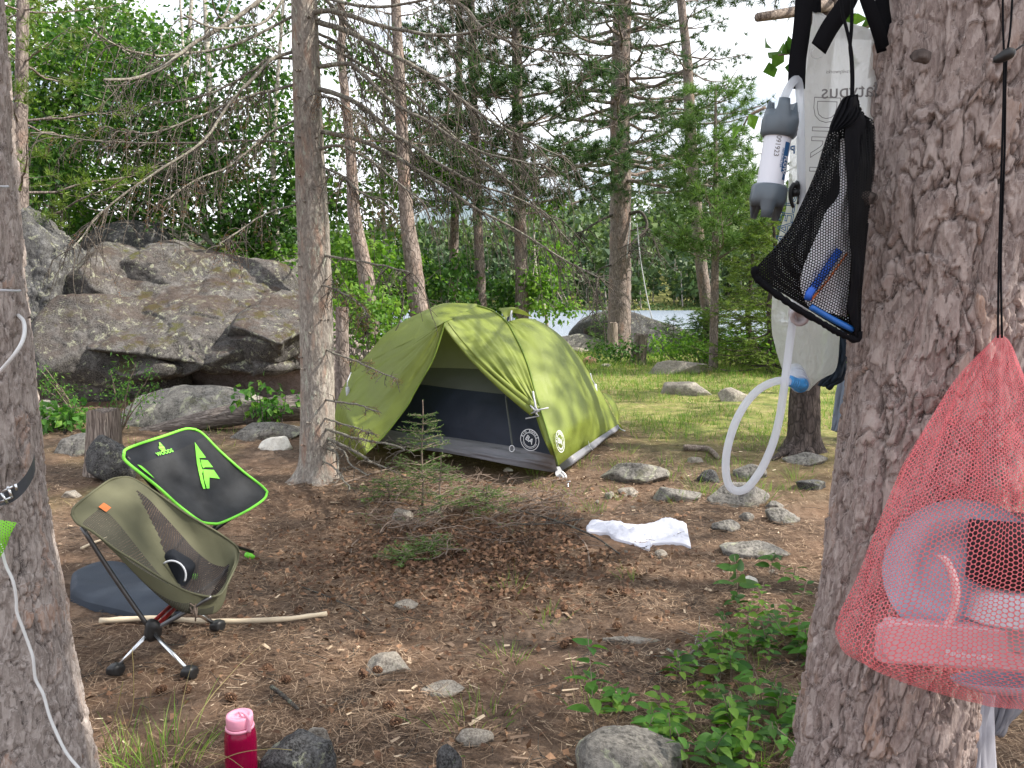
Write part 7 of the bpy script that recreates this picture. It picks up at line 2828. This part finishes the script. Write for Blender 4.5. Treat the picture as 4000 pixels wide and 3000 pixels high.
def seedling(label, px, py, h, nleaf, L, mat='leaf_seed', group='leafy seedlings on the forest floor', sp=.5, name='leafy_seedling'):
    b = G(px, py)
    root = thing(name, label, 'plant', b, group)
    w, f = MB(), MB()
    n = 8
    tt = np.linspace(0, 1, n)[:, None]
    lean = RNG.normal(size=3) * [.18, .18, 0]
    st = b + (np.array([0, 0, 1]) + lean * tt) * h * tt
    w.tube(st, np.linspace(.0022, .0012, n), 5)
    cs, ds, ns, ls = [], [], [], []
    for k in range(nleaf):
        s = .35 + .65 * (k // 2 * 2 + 1) / nleaf
        o = st[min(n - 1, int(s * (n - 1)))]
        a = (k // 2) * 1.57 + (k % 2) * math.pi + RNG.normal() * .25
        d = np.array([math.cos(a), math.sin(a), .35 - sp * RNG.random()])
        cs.append(o + unit(d) * .008)
        ds.append(d)
        ns.append(np.array([0, 0, 1.0]) + RNG.normal(size=3) * .35)
        ls.append(L * (1.15 - .45 * s) * RNG.uniform(.8, 1.15))
    cs, ds, ns, ls = map(np.array, (cs, ds, ns, ls))
    # rounder leaf: a small fan of facets per leaf
    for c, d, nn, l in zip(cs, unit(ds), unit(ns), ls):
        s = unit(np.cross(d, nn))
        up = np.cross(s, d)
        m = 7
        v = [c]
        for i in range(1, m):
            x = i / m
            wd = .27 * l * (math.sin(math.pi * x ** .75) ** .8)
            o = c + d * l * x - up * l * .16 * x * x
            v += [o + s * wd + up * wd * .28, o, o - s * wd + up * wd * .28]
        v.append(c + d * l - up * l * .2)
        T, Q = [(0, 1, 2), (0, 2, 3)], []
        for i in range(m - 2):
            a = 1 + 3 * i
            Q += [(a, a + 3, a + 4, a + 1), (a + 1, a + 4, a + 5, a + 2)]
        a = 1 + 3 * (m - 2)
        T += [(a, len(v) - 1, a + 1), (a + 1, len(v) - 1, a + 2)]
        f.add(np.array(v), Q, T)
    build(w, 'stem', M['twig_tan'], root)
    build(f, 'leaves', M[mat], root)
    return root
seedling('tall light green seedling with heart-shaped leaves left of the big bottom rock', 2318, 2890, .30, 14, .085, group=None)
seedling('big dark-leaved seedling with broad oval leaves beside the white cloth and right tree', 2880, 2370, .22, 8, .12, 'leaf_green', group=None)
seedling('broad-leaved seedling right against the right tree, level with the long low rock', 3010, 2260, .15, 8, .09, 'leaf_green', group=None)
seedling('pale bluish-green seedling above the tall heart-leaved one', 2640, 2680, .13, 8, .07, 'leaf_green', group=None)
sl_ = random.Random(12)
for k in range(92):
    if k < 34 or k > 66:
        px = sl_.uniform(2560, 3180)
        py = sl_.uniform(2480, 3080)
    elif k < 50:
        px = sl_.uniform(2300, 2950)
        py = sl_.uniform(2700, 3000)
    else:
        px = sl_.uniform(2850, 3230)
        py = sl_.uniform(2280, 2600)
    if px - 2560 < (2700 - py) * .9 and (k < 34 or k > 66):
        px += 280
    px = min(px, 3225)
    seedling('small leafy green seedling growing from the needles beside the right foreground tree', px, py, sl_.uniform(.05, .17), sl_.choice([6, 8, 8, 10]), sl_.uniform(.045, .075),
             sl_.choice(['leaf_seed', 'leaf_seed', 'leaf_lime', 'leaf_green']))

def shrub_left():
    for (lab, px, py, tops) in (('slender leafy shrub in front of the huge boulder, left of the log', 470, 1690, [(440, 1500), (530, 1420), (600, 1440), (560, 1545), (470, 1560), (430, 1445), (505, 1480), (600, 1530), (490, 1620)]),
                                ('thin leaning sapling with feathery leaves right of the left tree', 320, 1660, [(150, 1440), (170, 1430), (220, 1500), (180, 1520), (250, 1540), (290, 1560), (200, 1490), (310, 1590)])):
        b = G(px, py)
        root = thing('leafy_shrub', lab, 'bush', b)
        w, f = MB(), MB()
        cs = []
        for (x, y) in tops:
            q = PY(x, y, b[1] + RNG.normal() * .08)
            p = limb(w, b, q, .007, .003, .05, 8, 5, .03)
            for s in range(7):
                cs.append(p[RNG.integers(4, 8)] + RNG.normal(size=3) * .05)
        cs = np.array(cs)
        n = len(cs) * 9
        c = np.repeat(cs, 9, 0) + RNG.normal(size=(n, 3)) * .03
        f.leaves(c, unit(RNG.normal(size=(n, 3)) + [.2, -.2, -.1]), unit(RNG.normal(size=(n, 3)) * .5 + [0, 0, 1]), RNG.uniform(.03, .05, n), RNG.uniform(.010, .017, n))
        build(w, 'stem', M['twig_tan'], root)
        build(f, 'foliage', M['leaf_seed'], root, smooth=False)
shrub_left()
for (lab, pts) in (('leafy sapling sprays in front of the log, left of the spruce trunk', (930, 1130, 1500, 1640, 7.1)),):
    bush(lab, *pts[:4], pts[4], 14, 12, .07, 'leaf_seed', dY=.15, cr=.12)

def sprig(label, pts, Y, n, L, mat='leaf_lime'):
    w, f = MB(), MB()
    a = spline(pyc([(x, y, Y) for x, y in pts]), 12)
    root = thing('leafy_twig', label, 'twig', a[0])
    w.tube(a, np.linspace(.006, .003, 12), 5)
    c = a[RNG.integers(3, 12, n)] + RNG.normal(size=(n, 3)) * .03
    f.leaves(c, unit(RNG.normal(size=(n, 3)) + [0, 0, -.7]), unit(RNG.normal(size=(n, 3)) + [0, -1, 0]), np.full(n, L), np.full(n, L * .8))
    build(w, 'stem', M['twig_tan'], root)
    build(f, 'leaves', M[mat], root, smooth=False)
sprig('leafy twig left of the black hanging strap near the top', [(3220, 150), (3150, 190), (3080, 210), (3040, 215)], 3.0, 14, .07, 'leaf_green')
sprig('leafy twig at the top between the hanging straps', [(3400, 100), (3350, 110), (3310, 90), (3290, 70)], 2.6, 12, .06, 'leaf_green')
sprig('two leaves showing below the black mesh sack beside the right tree', [(3400, 1300), (3330, 1320), (3300, 1370)], 2.4, 9, .055, 'leaf_lime')
sprig('single leaf and twig left of the water filter', [(2990, 420), (2930, 450), (2905, 490)], 2.8, 3, .06, 'leaf_lime')

# ---------- grass
def grass():
    n = 150000
    # more blades far away where they read as a sward; sample in picture space of the grassy ground
    r = 3.6 + (23 - 3.6) * RNG.random(n) ** .85
    a = np.radians(RNG.uniform(-38, 38, n))
    x, y = r * np.sin(a), r * np.cos(a)
    m = grass_mask(x, y)
    q = np.stack([x, y, x * 0], -1)
    cl = fbm(q * 2.2, 3, 77)
    dens = m * ss(cl + .35 * ss(y, 9, 15), -.15, .30)
    keep = RNG.random(n) < dens
    x, y, cl = x[keep], y[keep], cl[keep]
    n = len(x)
    z = hf(x, y)
    c = np.stack([x, y, z - .004], -1)
    d = unit(RNG.normal(size=(n, 3)) * [.35, .35, .1] + [0, 0, 1])
    L = RNG.uniform(.03, .11, n) * (1 + .9 * np.clip(cl, 0, .6)) * (1 + .7 * ss(y, 11, 15))
    W = .0035 + .0009 * y * .45
    mb, ms = MB(), MB()
    s = RNG.random(n) < .30
    mb.blades(c[~s], d[~s], L[~s], W[~s] if hasattr(W, '__len__') else W)
    d2 = unit(d[s] + RNG.normal(size=(s.sum(), 3)) * [1.2, 1.2, 0])
    ms.blades(c[s], d2, L[s] * .9, W[s])
    o = build(mb, 'grass', M['grass'], None, smooth=False)
    setk(o, 'stuff', 'green grass growing in the clearing between the tent and the lake')
    o['category'] = 'grass'
    o = build(ms, 'dry_grass', M['straw'], None, smooth=False)
    setk(o, 'stuff', 'straw-coloured dry grass mixed through the clearing')
    o['category'] = 'grass'
grass()

def tuft(label, px, py, n, L, mat='grass', group='grass tufts', spread=.05, W=.0028):
    b = G(px, py)
    mb = MB()
    rr_ = RNG.normal(size=(n, 2)) * spread
    c = np.stack([b[0] + rr_[:, 0], b[1] + rr_[:, 1], hf(b[0] + rr_[:, 0], b[1] + rr_[:, 1]) - .004], -1)
    d = unit(np.concatenate([rr_ / spread * .28 + RNG.normal(size=(n, 2)) * .12, np.ones((n, 1))], 1))
    l = L * RNG.uniform(.45, 1.1, n)
    for i in range(n):
        t = np.linspace(0, 1, 5)[:, None]
        p = c[i] + d[i] * l[i] * t + np.array([d[i][0], d[i][1], -.35]) * l[i] * .5 * t ** 2
        s = unit(np.cross(d[i], RNG.normal(size=3))) * W * .5
        w = np.array([1, .95, .8, .5, .08])[:, None]
        mb.grid(np.stack([p - s * w, p + s * w], 1))
    o = build(mb, 'grass_tuft', M[mat], origin=b)
    tag(o, label, 'grass', group)
tuft('tuft of fresh grass at the foot of the left tree, beside the pink bottle', 640, 2990, 60, .20, 'grass', None, .07)
tuft('second grass tuft between the left tree and the pink bottle', 480, 3010, 60, .17, 'grass', None, .07)
tuft('sparse dry seed stalks rising in front of the olive chair', 560, 2990, 9, .42, 'straw', None, .07, .003)
tuft('grass tuft beside the rock at the bottom, right of the middle', 1840, 2830, 26, .14, 'grass', None, .06)
gl = random.Random(5)
for k in range(60):
    if k < 16 or k >= 34:
        px, py = gl.uniform(2050, 3150), gl.uniform(1720, 2000)
    elif k < 24:
        px, py = gl.uniform(1700, 2500), gl.uniform(2200, 2900)
    else:
        px, py = gl.uniform(2750, 3250), gl.uniform(2500, 3000)
    tuft('small tuft of green grass growing out of the brown forest floor', px, py, gl.randint(10, 30), gl.uniform(.08, .15), 'grass', 'grass tufts on the forest floor', .04)
# arching dry stalks in front of the bottle
for (pts, lab) in (([(500, 3030), (580, 2960), (650, 2912), (750, 2930), (870, 2950), (930, 2985), (985, 3030)], 'arching dry grass stalk passing in front of the pink bottle'),
                   ([(760, 3020), (850, 2975), (940, 2940), (1060, 2925), (1140, 2930)], 'second dry grass stalk crossing the pink bottle'),
                   ([(400, 2940), (450, 2800), (480, 2660), (470, 2720)], 'upright dry stalk rising towards the olive chair'),
                   ([(460, 2930), (515, 2790), (522, 2640), (515, 2530)], 'tall dry stalk reaching in front of the chair leg')):
    mb = MB()
    a = spline(pyc([(x, y, 2.02) for x, y in pts]), 24)
    mb.tube(a, np.linspace(.0016, .0008, 24), 4)
    tag(build(mb, 'dry_stalk', M['straw'], None, origin=a[0]), lab, 'grass stalk')

# ---------- needle litter, chips, leaves
def to_px(x, y, z):
    r = np.stack([x, y, z], -1) - CAM
    d = r @ FW
    return 2000 + F * (r @ RT) / d, 1500 - F * (r @ UP) / d

def clear_of_things(x, y):
    px, py = to_px(x, y, hf(x, y))
    a = (px > 2285) & (px < 2700) & (py > 2040) & (py < 2150)
    b = (px > 265) & (px < 710) & (py > 2225) & (py < 2432)
    return ~(a | b)

def litter():
    def sample(n, rmin, rmax, p=1.0, amax=36):
        r = rmin + (rmax - rmin) * RNG.random(n) ** p
        a = np.radians(RNG.uniform(-amax, amax, n))
        x, y = r * np.sin(a), r * np.cos(a)
        return x, y
    x, y = sample(170000, 1.7, 9.5, 1.15)
    m = RNG.random(len(x)) < (1 - .75 * grass_mask(x, y)) * ss(fbm(np.stack([x * 1.6, y * 1.6, x * 0], -1), 3, 51), -.55, .15)
    m &= clear_of_things(x, y)
    x, y = x[m], y[m]
    n = len(x)
    c = np.stack([x, y, hf(x, y) + RNG.uniform(.006, .016, n)], -1)
    a = RNG.uniform(0, 6.28, n)
    d = unit(np.stack([np.cos(a), np.sin(a), RNG.normal(size=n) * .10], -1))
    W = .0008 + .00034 * y
    L = RNG.uniform(.025, .075, n)
    mb = MB()
    mb.strips(c, d, L, W, np.array([0, 0, 1.0]))
    o = build(mb, 'pine_needles', M['litter'], None, smooth=False)
    setk(o, 'stuff', 'fallen brown pine needles covering the camp floor')
    o['category'] = 'needles'
    x, y = sample(6500, 1.8, 8.5, 1.1)
    m = RNG.random(len(x)) < (1 - .8 * grass_mask(x, y))
    m &= clear_of_things(x, y)
    x, y = x[m], y[m]
    n = len(x)
    c = np.stack([x, y, hf(x, y) + RNG.uniform(.006, .014, n)], -1)
    a = RNG.normal(size=n) * .9
    d = unit(np.stack([np.cos(a), np.sin(a), RNG.normal(size=n) * .12], -1))
    mb = MB()
    L = RNG.uniform(.008, .030, n) * (1 + 1.2 * (RNG.random(n) < .06))
    mb.strips(c, d, L, L * RNG.uniform(.12, .5, n), unit(RNG.normal(size=(n, 3)) * .25 + [0, 0, 1]))
    o = build(mb, 'bark_chips', M['chip'], None, smooth=False)
    setk(o, 'stuff', 'pale wood and bark chips scattered over the needles')
    o['category'] = 'chips'
    # dry leaves near the brush pile and lower right
    n = 5200
    g1 = np.stack([RNG.normal(size=n) * .42 - .22, 4.15 + RNG.normal(size=n) * .36], -1)
    k_ = int(n * .78)
    g1[k_:] = np.stack([RNG.uniform(-1.5, 1.2, n - k_), RNG.uniform(2.2, 5.6, n - k_)], -1)
    g1 = g1[clear_of_things(g1[:, 0], g1[:, 1])]
    n = len(g1)
    c = np.stack([g1[:, 0], g1[:, 1], hf(g1[:, 0], g1[:, 1]) + RNG.uniform(.008, .03, n)], -1)
    mb = MB()
    mb.leaves(c, unit(RNG.normal(size=(n, 3)) * [1, 1, .3]), unit(RNG.normal(size=(n, 3)) * .6 + [0, 0, 1]), RNG.uniform(.015, .045, n), RNG.uniform(.012, .03, n))
    o = build(mb, 'dry_leaves', M['litter_red'], None, smooth=False)
    setk(o, 'stuff', 'curled red-brown dead leaves around the brush pile')
    o['category'] = 'leaves'
    # fine twigs
    x, y = sample(1500, 1.9, 8.0, 1.0)
    mb = MB()
    for i in range(len(x)):
        if RNG.random() < float(grass_mask(x[i:i+1], y[i:i+1])[0]) * .8:
            continue
        a = RNG.uniform(0, 6.28)
        l = RNG.uniform(.03, .14) 
        o_ = np.array([x[i], y[i], float(hf(x[i], y[i])) + .012])
        e = o_ + np.array([math.cos(a), math.sin(a), RNG.normal() * .08]) * l
        mid = (o_ + e) / 2 + RNG.normal(size=3) * [.008, .008, .004]
        mb.tube(np.array([o_, mid, e]), [.0017, .0015, .0009], 3, False)
    o = build(mb, 'fine_twigs', M['twig_dark'], None)
    setk(o, 'stuff', 'thin dark twigs scattered over the forest floor')
    o['category'] = 'twigs'
    # pine cones
    proto = None
    for k in range(26):
        px, py = RNG.uniform(500, 2900), RNG.uniform(2050, 2900)
        g = G(px, py)
        if proto is None:
            mb = MB()
            for j in range(60):
                f = j / 60
                a = j * 2.4
                r = .012 * math.sin(math.pi * (f * .85 + .12)) ** .6
                o0 = np.array([math.cos(a) * r * .3, math.sin(a) * r * .3, (f - .5) * .038])
                mb.tube(np.array([o0, o0 + np.array([math.cos(a) * r, math.sin(a) * r, .004])]), [.0022, .0042], 5)
            proto = build(mb, 'pine_cone', M['litter_red'])
            o = proto
        else:
            o = proto.copy()
            COL.objects.link(o)
        o.location = (g[0], g[1], g[2] + .014)
        o.rotation_euler = (1.5 + RNG.normal() * .3, 0, RNG.uniform(0, 6.28))
        tag(o, 'small brown pine cone lying open among the fallen needles', 'pine cone', 'pine cones on the forest floor')
litter()
